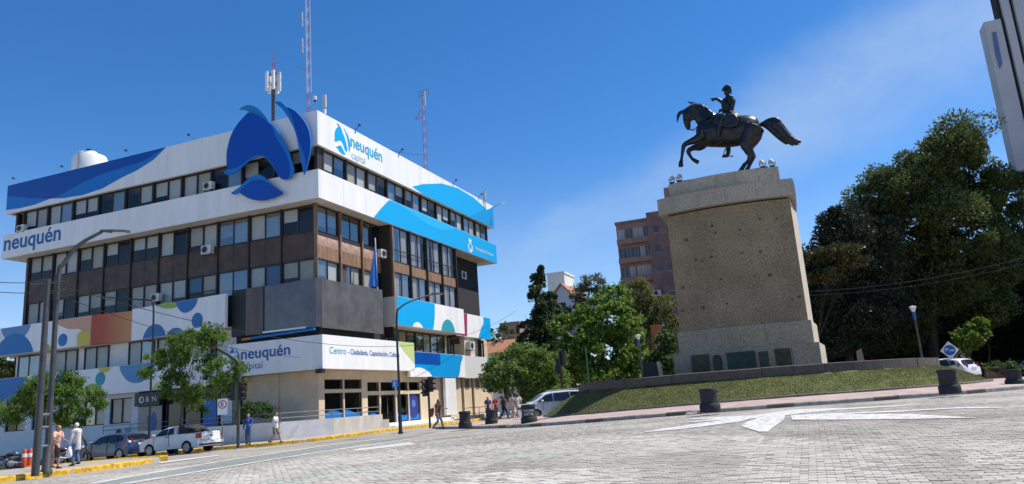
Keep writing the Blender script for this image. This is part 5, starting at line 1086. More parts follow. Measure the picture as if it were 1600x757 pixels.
MB().box(tx0 + 4.61, tx0 + 22, TY + 2.01, TY + 3, 0, tz + 8).build('wall', mat('dark recessed wall', (.10, .10, .11), .6), tw); MB().box(tx0 + 11, tx0 + 22, TY + 3.01, TY + 20, 0, tz + 8).build('wall', tc_, tw)
for k in range(14):
    z = tz + 4 - k * 3.3
    MB().box(tx0 + 4.62, tx0 + 20, TY - .3, TY - .15, z, z + 1.35).build('balcony_front', tblue, tw); MB().box(tx0 + 4.62, tx0 + 20, TY - .14, TY + 1.99, z, z + .25).build('balcony_floor', tc_, tw)
    MB().tube([(tx0 + 4.7, TY - .22, z + 1.65), (tx0 + 20, TY - .22, z + 1.65)], .05, 6).build('rail', grey_m, tw)
    for q in range(4):
        x = tx0 + 6.4 + q * 3.4; o = MB().box(x, x + 2.4, TY + 1.9, TY + 1.99, z + .3, z + 2.9).build('window', mat('tower window', (.05, .06, .07), .15), tw)
lp = [(onY(1554, 110, TY - .01).x, onY(1554, 110, TY).z)]
plate('wall_sign', 'F', TY - .01, fpx('F', TY, [(1550, 52), (1556, 50), (1566, 100), (1562, 108), (1556, 88)]), mat('blue grey sign', (.12, .15, .30), .6), tw, .08)
# far buildings between the trees
def house(name, px0, px1, py0, py1, d, m, label, roof=None, depth=8, gable=False):
    a = atD((px0 + px1) / 2, py1, d); y = a.y; p0 = onY(px0, (py0 + py1) / 2, y); p1 = onY(px1, (py0 + py1) / 2, y); zt = onY((px0 + px1) / 2, py0, y).z
    h = empty(name, ((p0.x + p1.x) / 2, y, 0), label, 'building')
    MB().box(p0.x, p1.x, y, y + depth, -1, zt).build('wall', m, h); return h, p0.x, p1.x, y, zt
w_ = mat('plain white render', (.68, .66, .62), .85, nscale=.5, namt=.12); tile = mat('terracotta tiles', (.42, .18, .10), .85, nscale=3, namt=.3, bump=.4, bscale=8)  # even white wall colour for the far houses and the roof shelter
h, x0, x1, y, zt = house('water_tower_block', 863, 890, 428, 640, 170, w_, 'plain white rooftop tower behind the cedar'); MB().box(x1 + .01, x1 + 3, y + 2, y + 8, 0, zt - 4).build('annex', w_, h); MB().box(x0 - .2, x1 + .2, y - .2, y + 8.2, zt + .01, zt + .5).build('coping', w_, h)
MB().box(x0 + 2.2, x0 + 2.8, y - .06, y - .01, zt - 5.5, zt - 4).build('window', black, h)
h, x0, x1, y, zt = house('gabled_house', 864, 908, 470, 640, 140, mat('grey white render', (.52, .52, .54), .85), 'white gabled house with red tiled roof behind the cedar')
xm = (x0 + x1) / 2; MB().prism([(x0 - .5, y - .4, zt), (xm, y - .4, zt + 3.6), (x1 + .5, y - .4, zt), (x1 + .5, y - .4, zt - .3), (xm, y - .4, zt + 3.2), (x0 - .5, y - .4, zt - .3)], [(x0 - .5, y + 9, zt), (xm, y + 9, zt + 3.6), (x1 + .5, y + 9, zt), (x1 + .5, y + 9, zt - .3), (xm, y + 9, zt + 3.2), (x0 - .5, y + 9, zt - .3)]).build('roof', tile, h)
MB().prism([(x0, y, zt), (xm, y, zt + 3.2), (x1, y, zt)], [(x0, y + .3, zt), (xm, y + .3, zt + 3.2), (x1, y + .3, zt)]).build('gable', MATS['grey white render'], h); MB().box(xm - .6, xm + .6, y - .05, y - .01, zt - 2, zt - .3).build('window', black, h)
h, x0, x1, y, zt = house('tiled_house', 752, 800, 552, 660, 112, w_, 'low house with a terracotta roof right of the offices'); MB().prism([(x0 - .6, y - .8, zt), (x1 + .6, y - .8, zt), (x1 + .6, y + 9, zt)], [(x0 - .6, y + 3.5, zt + 2.2), (x1 + .6, y + 3.5, zt + 2.2), (x1 + .6, y + 9, zt + .3)]).build('roof', tile, h)
MB().box(x0 + 1, x0 + 2, y - .05, y - .01, zt - 2.2, zt - 1).build('window', black, h)
h, x0, x1, y, zt = house('brick_block', 787, 815, 508, 640, 190, brick_m, 'distant brown brick block above the trees right of the offices'); MB().box(x0 - .3, x1 + .3, y - .3, y + 8.3, zt + .01, zt + .8).build('parapet', brick_d, h)
for k in range(3): MB().box(x0 + 1 + 1.6 * k, x0 + 2 + 1.6 * k, y - .06, y - .01, zt - 2.4, zt - 1).build('window', black, h)
h, x0, x1, y, zt = house('low_house', -6, 22, 588, 660, 95, w_, 'low white house with a small chimney past the left end of the offices'); MB().box(x0 + .8, x0 + 1.9, y + .5, y + 1.6, zt + .01, zt + 2).build('chimney', w_, h); MB().box(x0 - .4, x1 + .4, y - .4, y + 8.4, zt + .01, zt + .3).build('roof', tile, h); MB().box(x1 - 2, x1 - 1, y - .05, y - .01, zt - 2, zt - .8).build('window', black, h)
h, x0, x1, y, zt = house('kiosk', 872, 900, 536, 640, 96, mat('cream kiosk', (.62, .55, .42), .8), 'cream coloured little house glimpsed between the trees', depth=4); MB().box(x0 - .4, x1 + .4, y - .4, y + 4.3, zt + .01, zt + .35).build('roof', tile, h)
# ================================================================== ROOFTOP GEAR
zr = 22.1
wt = empty('water_tank', (-57.3, 47.0, zr), 'round white water tank on the roof of the offices', 'tank')
p = onY(141, 250, 47.0); zk = onY(141, 238, 47.0).z - 2.6; MB().box(p.x - 1.3, p.x + 1.3, 45.8, 48.2, zr, zk).build('stand', tc_, wt); MB().lathe((p.x, 47, zk), [(1.5, 0), (1.5, .4), (1.55, .45), (1.5, .5), (1.5, 1.75), (1.35, 2.1), (.6, 2.4), (.55, 2.55), (.3, 2.6)], 22).build('tank', mat('white plastic tank', (.74, .74, .73), .5), wt, 30)
MB().tube([(p.x + .35, 46.0, zk + 2.3), (p.x + .4, 45.5, zk + 2.1), (p.x + .45, 45.44, zk)], .05, 6).build('pipe', grey_m, wt); MB().box(p.x - .2, p.x + .1, 46.7, 47, zk + 2.58, zk + 2.85).build('float_valve', black, wt)
red_m = mat('red mast paint', (.36, .10, .13), .6); wm = mat('white mast paint', (.55, .55, .60), .6)
def lattice(name, base, top, w, label, seg=None, w1=None, n=14, extra=None, split=.0):
    e = empty(name, base, label, 'mast'); base = Vector(base); top = Vector(top); w1 = w1 or w
    for k in range(3):
        a = 2 * math.pi * k / 3 + .4; o0 = Vector((math.cos(a), math.sin(a), 0)) * w; o1 = Vector((math.cos(a), math.sin(a), 0)) * w1
        sp = base.lerp(top, split) if split else base
        if split: MB().tube([base + o0, sp + o0.lerp(o1, split)], .026, 6).build('leg', red_m, e)
        MB().tube([sp + o0.lerp(o1, split), top + o1], .026, 6).build('leg', wm if split else red_m, e)
    br = [MB(), MB()]
    for i in range(n):
        for k in range(3):
            a, b = 2 * math.pi * k / 3 + .4, 2 * math.pi * (k + 1) / 3 + .4; t0, t1 = i / n, (i + 1) / n; s0 = w + (w1 - w) * t0; s1 = w + (w1 - w) * t1
            A = base.lerp(top, t0) + Vector((math.cos(a), math.sin(a), 0)) * s0; B = base.lerp(top, t1) + Vector((math.cos(b), math.sin(b), 0)) * s1; br[i % 2].tube([A, B], .015, 4, False)
    tag(br[0].build('bracing', red_m, e), kind='stuff'); tag(br[1].build('bracing', wm, e), kind='stuff'); return e
def up(px, py, Y): return onY(px, py, Y)
b0 = up(486, 176, 50.0); t0 = up(480, -10, 50.0); m1 = lattice('radio_mast', (t0.x + .1, 50, zr), (t0.x, 50, t0.z), .22, 'tall red and white lattice mast behind the blue emblem, cut by the top edge', n=26, split=.42)
for zz in (t0.z - 2.6, t0.z - 5.2): MB().tube([(t0.x - .55, 50, zz - .5), (t0.x - .55, 50, zz + .9)], .05, 6).build('antenna', wm, m1); MB().tube([(t0.x - .55, 50, zz), (t0.x, 50, zz)], .03, 5).build('antenna_arm', wm, m1)
p = up(482, 108, 50); MB().tube([(p.x - .1, 50, p.z), (p.x - 1.2, 49.6, p.z + .35)], .04, 5).build('antenna', grey_m, m1)
p1 = up(661, 148, 62.0); pb = up(664, 262, 62.0); m2 = lattice('radio_mast', (pb.x, 62, zr), (p1.x, 62, p1.z), .20, 'slim red and white lattice mast rising above the right-hand roof edge', n=18)
for k in range(3): MB().tube([(p1.x - .6, 62, p1.z - .1 + .25 * k), (p1.x + .7, 62, p1.z - .1 + .25 * k)], .03, 5).build('antenna', grey_m, m2)
MB().tube([(p1.x + .3, 61.8, p1.z - 1.3), (p1.x + .3, 61.8, p1.z + .2)], .08, 8).build('antenna', wm, m2); pz_ = up(657, 185, 62); MB().tube([(pz_.x - .6, 62, pz_.z), (pz_.x + .3, 62, pz_.z + .1)], .03, 5).tube([(pz_.x - .6, 62, pz_.z), (pz_.x + .1, 62, pz_.z + .9)], .03, 5).build('antenna_arm', red_m, m2)
cm = up(427, 180, 48.5); cx_ = cm.x
m3 = empty('cell_mast', (cx_, 48.5, zr), 'rooftop phone mast with white panel antennas and red spire behind the emblem', 'mast'); zc = up(427, 120, 48.5).z; zs = up(426, 80, 48.5).z
MB().tube([(cx_, 48.5, zr), (cx_, 48.5, zc + .3)], .16, 8).build('pole', dkgrey, m3)
for a in (0, 72, 144, 216, 288):
    q = Vector((cx_ + .55 * math.cos(R(a + 20)), 48.5 + .55 * math.sin(R(a + 20)), 0)); zz = zc - 1.4 + .35 * (a % 3)
    MB().box(q.x - .13, q.x + .13, q.y - .08, q.y + .08, zz, zz + 1.75).build('panel_antenna', wht, m3); MB().tube([(cx_, 48.5, zz + .8), (q.x, q.y, zz + .8)], .04, 5).build('bracket', dkgrey, m3)
for z in (22.9, 23.5, 24.1): MB().lathe((cx_, 48.5, z), [(.42, 0), (.45, .05), (.45, .3), (.40, .34)], 10).build('radio_unit', mat('grey radio unit', (.32, .33, .34), .5), m3)
MB().box(cx_ - .9, cx_ + 1.0, 47.6, 49.4, zr, 23.1).build('shelter', w_, m3)
for s in (-1, 1): MB().tube([(cx_ + .1 * s, 48.5, zc), (cx_ + .1 * s, 48.5, zs - 1)], .035, 5).build('spire', red_m, m3)
MB().tube([(cx_ + .1, 48.5, zs - 1), (cx_ + .1, 48.5, zs + .1)], .025, 5).build('spire', red_m, m3); MB().box(cx_ - .35, cx_ + .4, 48.4, 48.6, zs - 2.3, zs - 2.15).build('crossarm', red_m, m3)
pc = up(492, 152, 44.5); e = empty('security_camera', (pc.x, 44.5, zr), 'white dome camera on a thin pole at the roof corner', 'camera'); MB().tube([(pc.x, 44.5, 22.1), (pc.x, 44.5, pc.z - .1)], .03, 6).build('pole', grey_m, e); MB().lathe((pc.x, 44.5, pc.z - .15), [(.02, -.17), (.12, -.1), (.14, 0), (.14, .18), (.05, .24)], 12).build('housing', wht, e, 40); MB().sphere((pc.x, 44.5, pc.z - .3), .11).build('dome', black, e, 40)
pc = up(508, 160, 44.2); e = empty('panel_antenna', (pc.x, 44.2, zr), 'pale panel antenna standing at the roof corner above the cyan lettering', 'antenna'); MB().tube([(pc.x, 44.2, 22.1), (pc.x, 44.2, pc.z + .3)], .04, 6).build('pole', grey_m, e); MB().box(pc.x - .14, pc.x + .14, 44.05, 44.18, pc.z - .45, pc.z + .55).build('panel', mat('beige plastic', (.55, .53, .47), .6), e); MB().box(pc.x - .1, pc.x + .1, 44.02, 44.2, pc.z - 1.0, pc.z - .6).build('radio_unit', wht, e)
pc = up(757, 305, 71); e = empty('panel_antenna', (pc.x, 71, zr), 'small grey antenna at the far end of the right-hand roof edge', 'antenna'); MB().tube([(pc.x, 71, 22.1), (pc.x, 71, pc.z + .5)], .05, 6).build('pole', grey_m, e); MB().box(pc.x - .16, pc.x + .16, 70.85, 70.98, pc.z - .5, pc.z + .4).build('panel', MATS['beige plastic'], e)
pc = up(783, 318, 73.3); e = empty('security_camera', (X0, 73.3, 22.6), 'small camera on an arm sticking out from the far roof corner', 'camera'); MB().tube([(X0 - .1, 73.3, 22.7), (pc.x, 73.3, pc.z + .05)], .03, 6).build('arm', grey_m, e); MB().tube([(pc.x - .1, 73.3, pc.z), (pc.x + .35, 73.2, pc.z - .04)], .09, 8).build('housing', wht, e)
for i, (px, py, l) in enumerate(((34, 282, 'leftmost'), (110, 260, 'second from the left'), (210, 237, 'third from the left'), (308, 214, 'rightmost'))):
    q = onY(px, py, Y0 + .3); e = empty('parapet_floodlight', (q.x, Y0 + .3, 22.95), f'tiny floodlight bracket on the front parapet, {l} of the row', 'floodlight', 'parapet floodlights'); MB().tube([(q.x, Y0 + .3, 22.95), (q.x - .3, Y0 - .2, 23.35)], .025, 5).build('arm', black, e); MB().box(q.x - .42, q.x - .24, Y0 - .3, Y0 - .15, 23.3, 23.42).build('head', black, e)
for i, (px, py, l) in enumerate(((552, 205, 'nearest'), (620, 242, 'second'), (705, 285, 'third'), (745, 305, 'farthest'))):
    q = onX(px, py, X0 - .3); e = empty('parapet_floodlight', (X0 - .3, q.y, 22.95), f'tiny floodlight bracket on the right-hand parapet, {l} of the row', 'floodlight', 'parapet floodlights'); MB().tube([(X0 - .3, q.y, 22.95), (X0 + .2, q.y + .1, 23.4)], .025, 5).build('arm', black, e); MB().box(X0 + .15, X0 + .3, q.y, q.y + .18, 23.35, 23.48).build('head', black, e)
# air conditioners on the offices
ac_unit(onY(38, 362, Y0 + .30) + Vector((0, -.05, -.1)), 0, 'air conditioner at the far left of the top floor windows'); ac_unit(onY(329, 298, Y0 + .3), 0, 'air conditioner in the top floor windows left of the emblem'); ac_unit(onY(327, 398, YW - .06), 0, 'air conditioner on the brown panels left of centre', 1.1)
ac_unit(onX(593, 404, X0 - 1.0) + Vector((.1, 0, 0)), math.pi / 2, 'air conditioner beside the blue flag', 1.1); ac_unit(Vector((X0 - .28, 65.5, 6.7)), math.pi / 2, 'air conditioner on the cream wall right of the dark windows', 1.3); ac_unit(onY(194, 678, YGW - .03) + Vector((0, 0, -.2)), 0, 'dark air conditioner low on the white wall by the bank branch', 1.1)
ac_unit(onY(247, 470, YW - .1) + Vector((0, 0, -.1)), 0, 'air conditioner standing on the white band above the blue circles', 1.0); ac_unit(onX(720, 437, XR + .1), math.pi / 2, 'air conditioner on the set-back end of the offices', 1.3)
# flag
fg = empty('flagpole', (X0 + .1, 50.2, 7.0), 'blue and white flag hanging limp from a pole on the right-hand facade', 'flag'); pa, pb_ = onX(586, 372, X0 + .15), onX(590, 452, X0 + .15)
MB().tube([(X0 + .15, pb_.y, pb_.z - .3), (X0 + .15, pa.y, pa.z)], .05, 8).build('pole', wht, fg)
V = []; n = 12; mrow = 14
for i in range(n + 1):
    t = i / n; z = pa.z - .5 - t * (pa.z - pb_.z - .6)
    for j in range(mrow + 1):
        s = j / mrow; w = .12 + .75 * t ** .8; V.append((X0 + .15 + .16 * math.sin(s * 9 + t * 2) * (.3 + t), pa.y - .05 - s * w * .9, z - .25 * s * (1 - t)))
Fa = [[(i * (mrow + 1) + j, i * (mrow + 1) + j + 1, (i + 1) * (mrow + 1) + j + 1, (i + 1) * (mrow + 1) + j) for i in range(n) for j in range(mrow) if (4 <= j < 9) == w] for w in (False, True)]
mk('flag_cloth', V, Fa[0], mat('flag blue', (.04, .17, .50), .7), fg, 60); mk('flag_stripe', V, Fa[1], mat('flag deep blue', (.02, .08, .32), .7), fg, 60)
# ================================================================== STREET FURNITURE
conc_dk = mat('black painted concrete', (.026, .027, .031), .75, nscale=6, namt=.35, bump=.25, bscale=25)
def bollard(p, label, h=1.05, r=.40, wide=False):
    e = empty('bollard', p, label, 'bollard', 'black concrete bollards along the kerb'); k = h / 1.05
    MB().lathe(p, [(r * 1.12, -.05), (r * 1.14, .02), (r * 1.14, .26 * k), (r * 1.08, .31 * k), (r * .98, .33 * k)], 20).build('base', conc_dk, e, 35)
    MB().lathe(p, [(r * .98, .33 * k), (r * .95, .4 * k), (r * .93, .86 * k), (r * .95, .88 * k)], 20).build('shaft', conc_dk, e, 35)
    MB().lathe(p, [(r * .97, .88 * k), (r * 1.02, .90 * k), (r * 1.02, 1.01 * k), (r * .99, 1.04 * k), (r * .8, 1.05 * k)], 20).build('cap', conc_dk, e, 35); return e
def on_round(px, py): 
    p = gp(px, py, .16); return p
b1 = [(1110, 642, 'black concrete bollard in front of the middle of the turf bank', 1.0), (1485, 613.5, 'black concrete bollard at the right-hand end of the turf bank', 1.05), (1586, 601, 'black concrete bollard at the far right edge', .82), (727, 667.5, 'black concrete bollard behind the woman with the red bag', 1.08), (768, 661.5, 'black concrete bollard in front of the waiting group', .98), (827, 661, 'black concrete bollard with white lettering in front of the white van', 1.15)]
for px, py, l, h in b1:
    p = gp(px, py, .16); sc_ = (p - Vector((0, 0, EYE))).length
    e = bollard(p, l, h * .80, .33 if px != 827 else .37)
    if px == 827:
        face = Matrix.Translation(p + Vector((0, 0, 0))) @ Matrix.Rotation(math.atan2(p.y, p.x) + math.pi / 2 + math.pi, 4, 'Z')
        for k, (s, z) in enumerate((('NQN', .54), ('CAPITAL', .38))):
            o = text(s, Matrix.Translation((0, 0, 0)), 0, -.25, z, .50, .13, wht, e); me = o.data
            for v in me.vertices:
                q = v.co + wloc(e); a = math.atan2(p.y, p.x) + math.pi + (q.x) / .34; v.co = Vector((p.x + .362 * math.cos(a), p.y + .362 * math.sin(a), p.z + q.y)) - wloc(e)
pole_m = mat('grey painted steel', (.055, .056, .058), .5, nscale=3, namt=.25); poleb = mat('black painted steel', (.022, .023, .026), .45)
lens_m = mat('lamp diffuser', (.65, .66, .64), .3)
def street_lamp(base, top_z, arm, label, r=.075, m=pole_m, head=.75, name='street_lamp'):
    e = empty(name, base, label, 'street lamp'); b = Vector(base); arm = Vector(arm); tp = Vector((b.x, b.y, top_z))
    MB().lathe(b, [(r * 1.9, -.05), (r * 1.9, .05), (r * 1.4, .12), (r * 1.35, .9), (r, .96), (r, 1.0)], 12).build('base_sleeve', m, e, 40)
    path = catmull([tuple(b + Vector((0, 0, .9))), tuple(b.lerp(tp, .5)), tuple(tp), tuple(tp + arm * .12 + Vector((0, 0, arm.length * .16))), tuple(tp + arm * .45 + Vector((0, 0, arm.z * .2 + .1))), tuple(tp + arm)], 5, False)
    MB().tube(path, [r * (1 - .45 * i / len(path)) for i in range(len(path))], 10).build('pole', m, e, 50)
    d = Vector((arm.x, arm.y, 0)).normalized(); up_ = Vector((0, 0, 1)); sd_ = d.cross(up_); c = tp + arm
    f = lambda x, y, z: c + d * x + sd_ * y + up_ * z
    A = [f(-.08, -.06, 0), f(head * .35, -.15, -.02), f(head * .8, -.14, .0), f(head, -.05, .02), f(head, .05, .02), f(head * .8, .14, 0), f(head * .35, .15, -.02), f(-.08, .06, 0)]
    MB().prism(A, [p + up_ * (.09 if i in (1, 2, 5, 6) else .06) for i, p in enumerate(A)]).build('lamp_head', dkgrey, e); MB().prism([f(head * .35, -.11, -.03), f(head * .85, -.1, -.01), f(head * .85, .1, -.01), f(head * .35, .11, -.03)], [f(head * .35, -.11, -.021), f(head * .85, -.1, -.002), f(head * .85, .1, -.002), f(head * .35, .11, -.021)]).build('lens', lens_m, e); return e
def vert(b, py, px): r = ray(px, py); s = math.hypot(b.x, b.y) / math.hypot(r.x, r.y); return EYE + r.z * s     # height seen at (px,py) above the spot b
# twin poles on the traffic island
b = gp(72, 739, .15); zt = vert(b, 435, 78); d = math.hypot(b.x, b.y); tip = ray(160, 362); q = tip * (d / math.hypot(tip.x, tip.y)); tipw = Vector((q.x, q.y, q.z + EYE))
street_lamp(b, zt, tipw - Vector((b.x, b.y, zt)), 'grey street lamp with a long curved arm on the traffic island', .11, head=1.0)
b2 = gp(55, 742, .15); zt2 = vert(b2, 437, 71)
e = empty('utility_pole', b2, 'plain grey steel pole tied to the lamp on the traffic island', 'pole'); MB().tube([b2 - Vector((0, 0, .05)), Vector((b2.x, b2.y, zt2 * .5)), Vector((b2.x, b2.y, zt2))], [.13, .115, .09], 12).build('pole', pole_m, e, 50)
for py in (648, 668, 698): z = vert(b2, py, 63); MB().tube([(b2.x, b2.y, z), (b.x, b.y, z)], .05, 6).build('clamp', grey_m, e)
for k in range(2): MB().tube([(b2.x - .6, b2.y - .2, zt2 - .15 - .3 * k), (b2.x + .5, b2.y + .3, zt2 - .1 - .3 * k)], .03, 6).build('crossarm', dkgrey, e)
# lamp in front of the branch office and lamp at the corner
b = gp(239, 706, .12); b = Vector((-37.6, 34.5, g(-37.6, 34.5) + .15)); zt = vert(b, 483, 237); 
street_lamp(b, zt, Vector((-2.55, -.9, .9)), 'slim dark street lamp behind the white pickup, arm pointing left', .07, poleb, .6)
b = gp(626, 677, .15); zt = vert(b, 497, 629); street_lamp(b, zt, Vector((1.3, 2.2, 1.5)), 'slim black street lamp at the corner in front of the white canopy', .075, poleb, .75)
b_c = b
# park lamp behind the coping, thin green pole, blue lamp
def lantern(base, h, label, m):
    e = empty('park_lamp', base, label, 'street lamp'); MB().tube([base, base + Vector((0, 0, h))], [.09, .06], 10).build('pole', m, e, 50)
    c = base + Vector((0, 0, h)); MB().lathe(c, [(.09, -.55), (.1, 0), (.10, .02)], 12).build('collar', mat('blue enamel', (.04, .10, .35), .4), e, 40); MB().lathe(c, [(.10, .02), (.2, .3), (.24, .33), (.24, .38), (.05, .45)], 14).build('lantern', mat('frosted lantern', (.72, .74, .74), .3), e, 40)
p = atD(1440, 556, 52); p = Vector((p.x, p.y, 1.2)); lantern(p, vert(p, 488, 1427) - 1.2, 'park lamp with blue collar in front of the dark pines', pole_m)
p = atD(1005, 600, 60); p = Vector((p.x, p.y, .6)); lantern(p, vert(p, 531, 1001) - .6, 'park lamp with blue collar left of the pedestal', pole_m)
p = atD(920, 600, 52); p = Vector((p.x, p.y, .5)); e = empty('sign_pole', p, 'thin green pole standing behind the turf bank', 'pole'); MB().tube([p, Vector((p.x, p.y, vert(p, 542, 914)))], .05, 8).build('pole', mat('green paint', (.03, .16, .10), .5), e)
# ---- traffic lights
red_l = mat('dark red lens', (.20, .012, .01), .25); amb_l = mat('dark amber lens', (.22, .09, .01), .25); grn_l = mat('dark green lens', (.01, .10, .05), .25)
def head3(e, c, d, s=1.0):
    d = Vector((d[0], d[1], 0)).normalized(); sd_ = Vector((-d.y, d.x, 0)); up_ = Vector((0, 0, 1)); f = lambda x, y, z: c + d * x * s + sd_ * y * s + up_ * z * s
    MB().prism([f(-.1, -.17, -.5), f(.1, -.17, -.5), f(.1, .17, -.5), f(-.1, .17, -.5)], [f(-.1, -.17, .5), f(.1, -.17, .5), f(.1, .17, .5), f(-.1, .17, .5)]).build('signal_head', black, e)
    for k, m in ((1, red_l), (0, amb_l), (-1, grn_l)):
        z = .32 * k; MB().tube([f(.1, 0, z), f(.115, 0, z)], .115 * s, 14).build('lens', m, e)
        V = []; 
        for i in range(9):
            a = math.pi * i / 8; V += [f(.1, .14 * math.cos(a), z + .14 * math.sin(a)), f(.32, .13 * math.cos(a), z + .12 * math.sin(a) - .02)]
        mk('visor', V, [(2 * i, 2 * i + 1, 2 * i + 3, 2 * i + 2) for i in range(8)], black, e)
b = gp(372, 699, .15); e = empty('traffic_light', b, 'traffic light on a bent grey mast at the kerb in front of the ramp', 'traffic light'); zt = vert(b, 574, 369); ta = atD(340, 545, (b - Vector((0, 0, EYE))).length * .98)
MB().tube(catmull([tuple(b - Vector((0, 0, .05))), (b.x, b.y, zt * .5), (b.x, b.y, zt), (b.x - .35, b.y - .15, zt + .55), (b.x - 1.2, b.y - .5, zt + 1.15)], 5, False), .085, 10).build('mast', pole_m, e, 50)
zh = vert(b, 612, 372)
head3(e, Vector((b.x + .32, b.y - .05, zh)), (1, -.5), .95); head3(e, Vector((b.x - .32, b.y - .05, zh + .02)), (-1, -.3), .95); head3(e, Vector((b.x - 1.25, b.y - .55, zt + 1.15)), (.6, -.8), 1.0)
b = gp(672, 668, .15); e = empty('traffic_light', b, 'traffic light on a straight black post beside the walking woman', 'traffic light'); zh = vert(b, 606, 672); MB().tube([b - Vector((0, 0, .05)), Vector((b.x, b.y, zh + .3))], .07, 10).build('post', poleb, e, 50)
head3(e, Vector((b.x + .22, b.y - .1, zh + .2)), (1, -.15), .95); head3(e, Vector((b.x - .12, b.y - .2, zh)), (-.2, -1), 1.05)
p = atD(878, 605, 55); p = Vector((p.x, p.y, .3)); e = empty('traffic_light', p, 'pair of black traffic signals seen from behind above the white van', 'traffic light'); z1 = vert(p, 568, 874); MB().tube([p, Vector((p.x, p.y, z1 + .9))], .07, 8).build('post', poleb, e)
head3(e, Vector((p.x - .2, p.y + .2, z1 - .2)), (-.3, 1), 1.15); head3(e, Vector((p.x + .25, p.y + .1, z1 + .4)), (.3, 1), 1.15)
# ---- signs
def sign_face(e, c, d, pts, m, name='panel', t=.02, off=0):
    d = Vector((d[0], d[1], 0)).normalized(); sd_ = Vector((-d.y, d.x, 0)); A = [c + d * off + sd_ * u + Vector((0, 0, v)) for u, v in pts]; o = MB().prism(A, [a + d * t for a in A]).build(name, m, e); triangulated(o.data); return o
sgw = mat('white sign enamel', (.74, .75, .76), .4); sgr = mat('red sign ink', (.48, .03, .03), .5); sgb = mat('blue sign ink', (.02, .09, .40), .4); sgk = mat('black sign ink', (.02, .02, .02), .5)
def tf(c, d, off): d = Vector((d[0], d[1], 0)).normalized(); sd_ = Vector((-d.y, d.x, 0)); M4 = Matrix(((sd_.x, 0, d.x, c.x + d.x * off), (sd_.y, 0, d.y, c.y + d.y * off), (0, 1, 0, c.z), (0, 0, 0, 1))); return M4
dv = (.55, -.83)
b = gp(347, 701, .15); c = Vector((b.x, b.y, vert(b, 636, 347))); e = empty('parking_sign', b, 'white no parking sign with red ring and letter E on a thin post', 'sign'); MB().tube([b, c + Vector((0, 0, .4))], .03, 8).build('post', grey_m, e)
sign_face(e, c, dv, [(-.25, -.42), (.25, -.42), (.25, .42), (-.25, .42)], sgw, off=.03); ring = lambda r0, r1, n=24: [(r1 * math.cos(2 * math.pi * i / n), r1 * math.sin(2 * math.pi * i / n)) for i in range(n)]
sign_face(e, c + Vector((0, 0, .12)), dv, ring(0, .22), sgr, 'ring', .006, .052); sign_face(e, c + Vector((0, 0, .12)), dv, ring(0, .165), sgw, 'disc', .006, .06); text('E', tf(c, dv, .07), 0, -.07, .02, .14, .2, sgk, e, bold=.02)
b = Vector((-25.6, 60, .35)); p = onX(768, 605, -26.3); b = Vector((-26.3, p.y, .3)); e = empty('street_sign', b, 'blue street sign on a post among the waiting people', 'sign'); MB().tube([b, Vector((b.x, b.y, p.z + .7))], .035, 8).build('post', grey_m, e); sign_face(e, Vector((b.x, b.y, p.z + .2)), (.3, -.95), [(-.3, -.6), (.3, -.6), (.3, .6), (-.3, .6)], sgb, off=.03)
p = onX(783, 618, -25.6); b = Vector((-25.6, p.y, .3)); e = empty('bus_stop_totem', b, 'tall white information totem beside the waiting people', 'sign'); sign_face(e, Vector((b.x, b.y, 0)), (.3, -.95), [(-.22, .3), (.22, .3), (.22, p.z + 1.0), (-.22, p.z + 1.0)], sgw, 'totem', .12); 
for k in range(4): sign_face(e, Vector((b.x, b.y, p.z + .6 - .45 * k)), (.3, -.95), [(-.15, 0), (.15, 0), (.15, .22 - .06 * (k % 2)), (-.15, .22 - .06 * (k % 2))], (sgb, sgk)[k % 2], 'print', .004, .122)
p = onX(794, 622, -25); b = Vector((-25, p.y, .3)); e = empty('bus_shelter', b, 'slim grey glass frame of the bus stop behind the waiting people', 'bus stop')
for dx in (0, 1.0): MB().tube([(b.x + dx, b.y + dx * .3, .3), (b.x + dx, b.y + dx * .3, 3.0)], .04, 6).build('post', grey_m, e)
MB().tube([(b.x, b.y, 3.0), (b.x + 1, b.y + .3, 3.0)], .04, 6).build('rail', grey_m, e); mk('pane', [(b.x, b.y, .8), (b.x + 1, b.y + .3, .8), (b.x + 1, b.y + .3, 2.9), (b.x, b.y, 2.9)], [(0, 1, 2, 3)], glass, e); sign_face(e, Vector((b.x + .5, b.y + .1, 2.2)), (.3, -.95), [(-.35, 0), (.35, 0), (.35, .6), (-.35, .6)], sgw, 'notice', .01, .03)
# blue parking style sign hung on the corner lamp
e = empty('blue_sign', Vector((b_c.x, b_c.y, 3)), 'small blue sign fixed to the slim black lamp at the corner', 'sign'); z = vert(b_c, 600, 621); sign_face(e, Vector((b_c.x, b_c.y, z)), (.35, -.94), [(-.38, -.2), (-.02, -.2), (-.02, .2), (-.38, .2)], mat('bright blue sign', (.0, .19, .62), .4), off=.1); text('E', tf(Vector((b_c.x, b_c.y, z)), (.35, -.94), .13), 0, -.28, -.12, .16, .24, sgw, e)
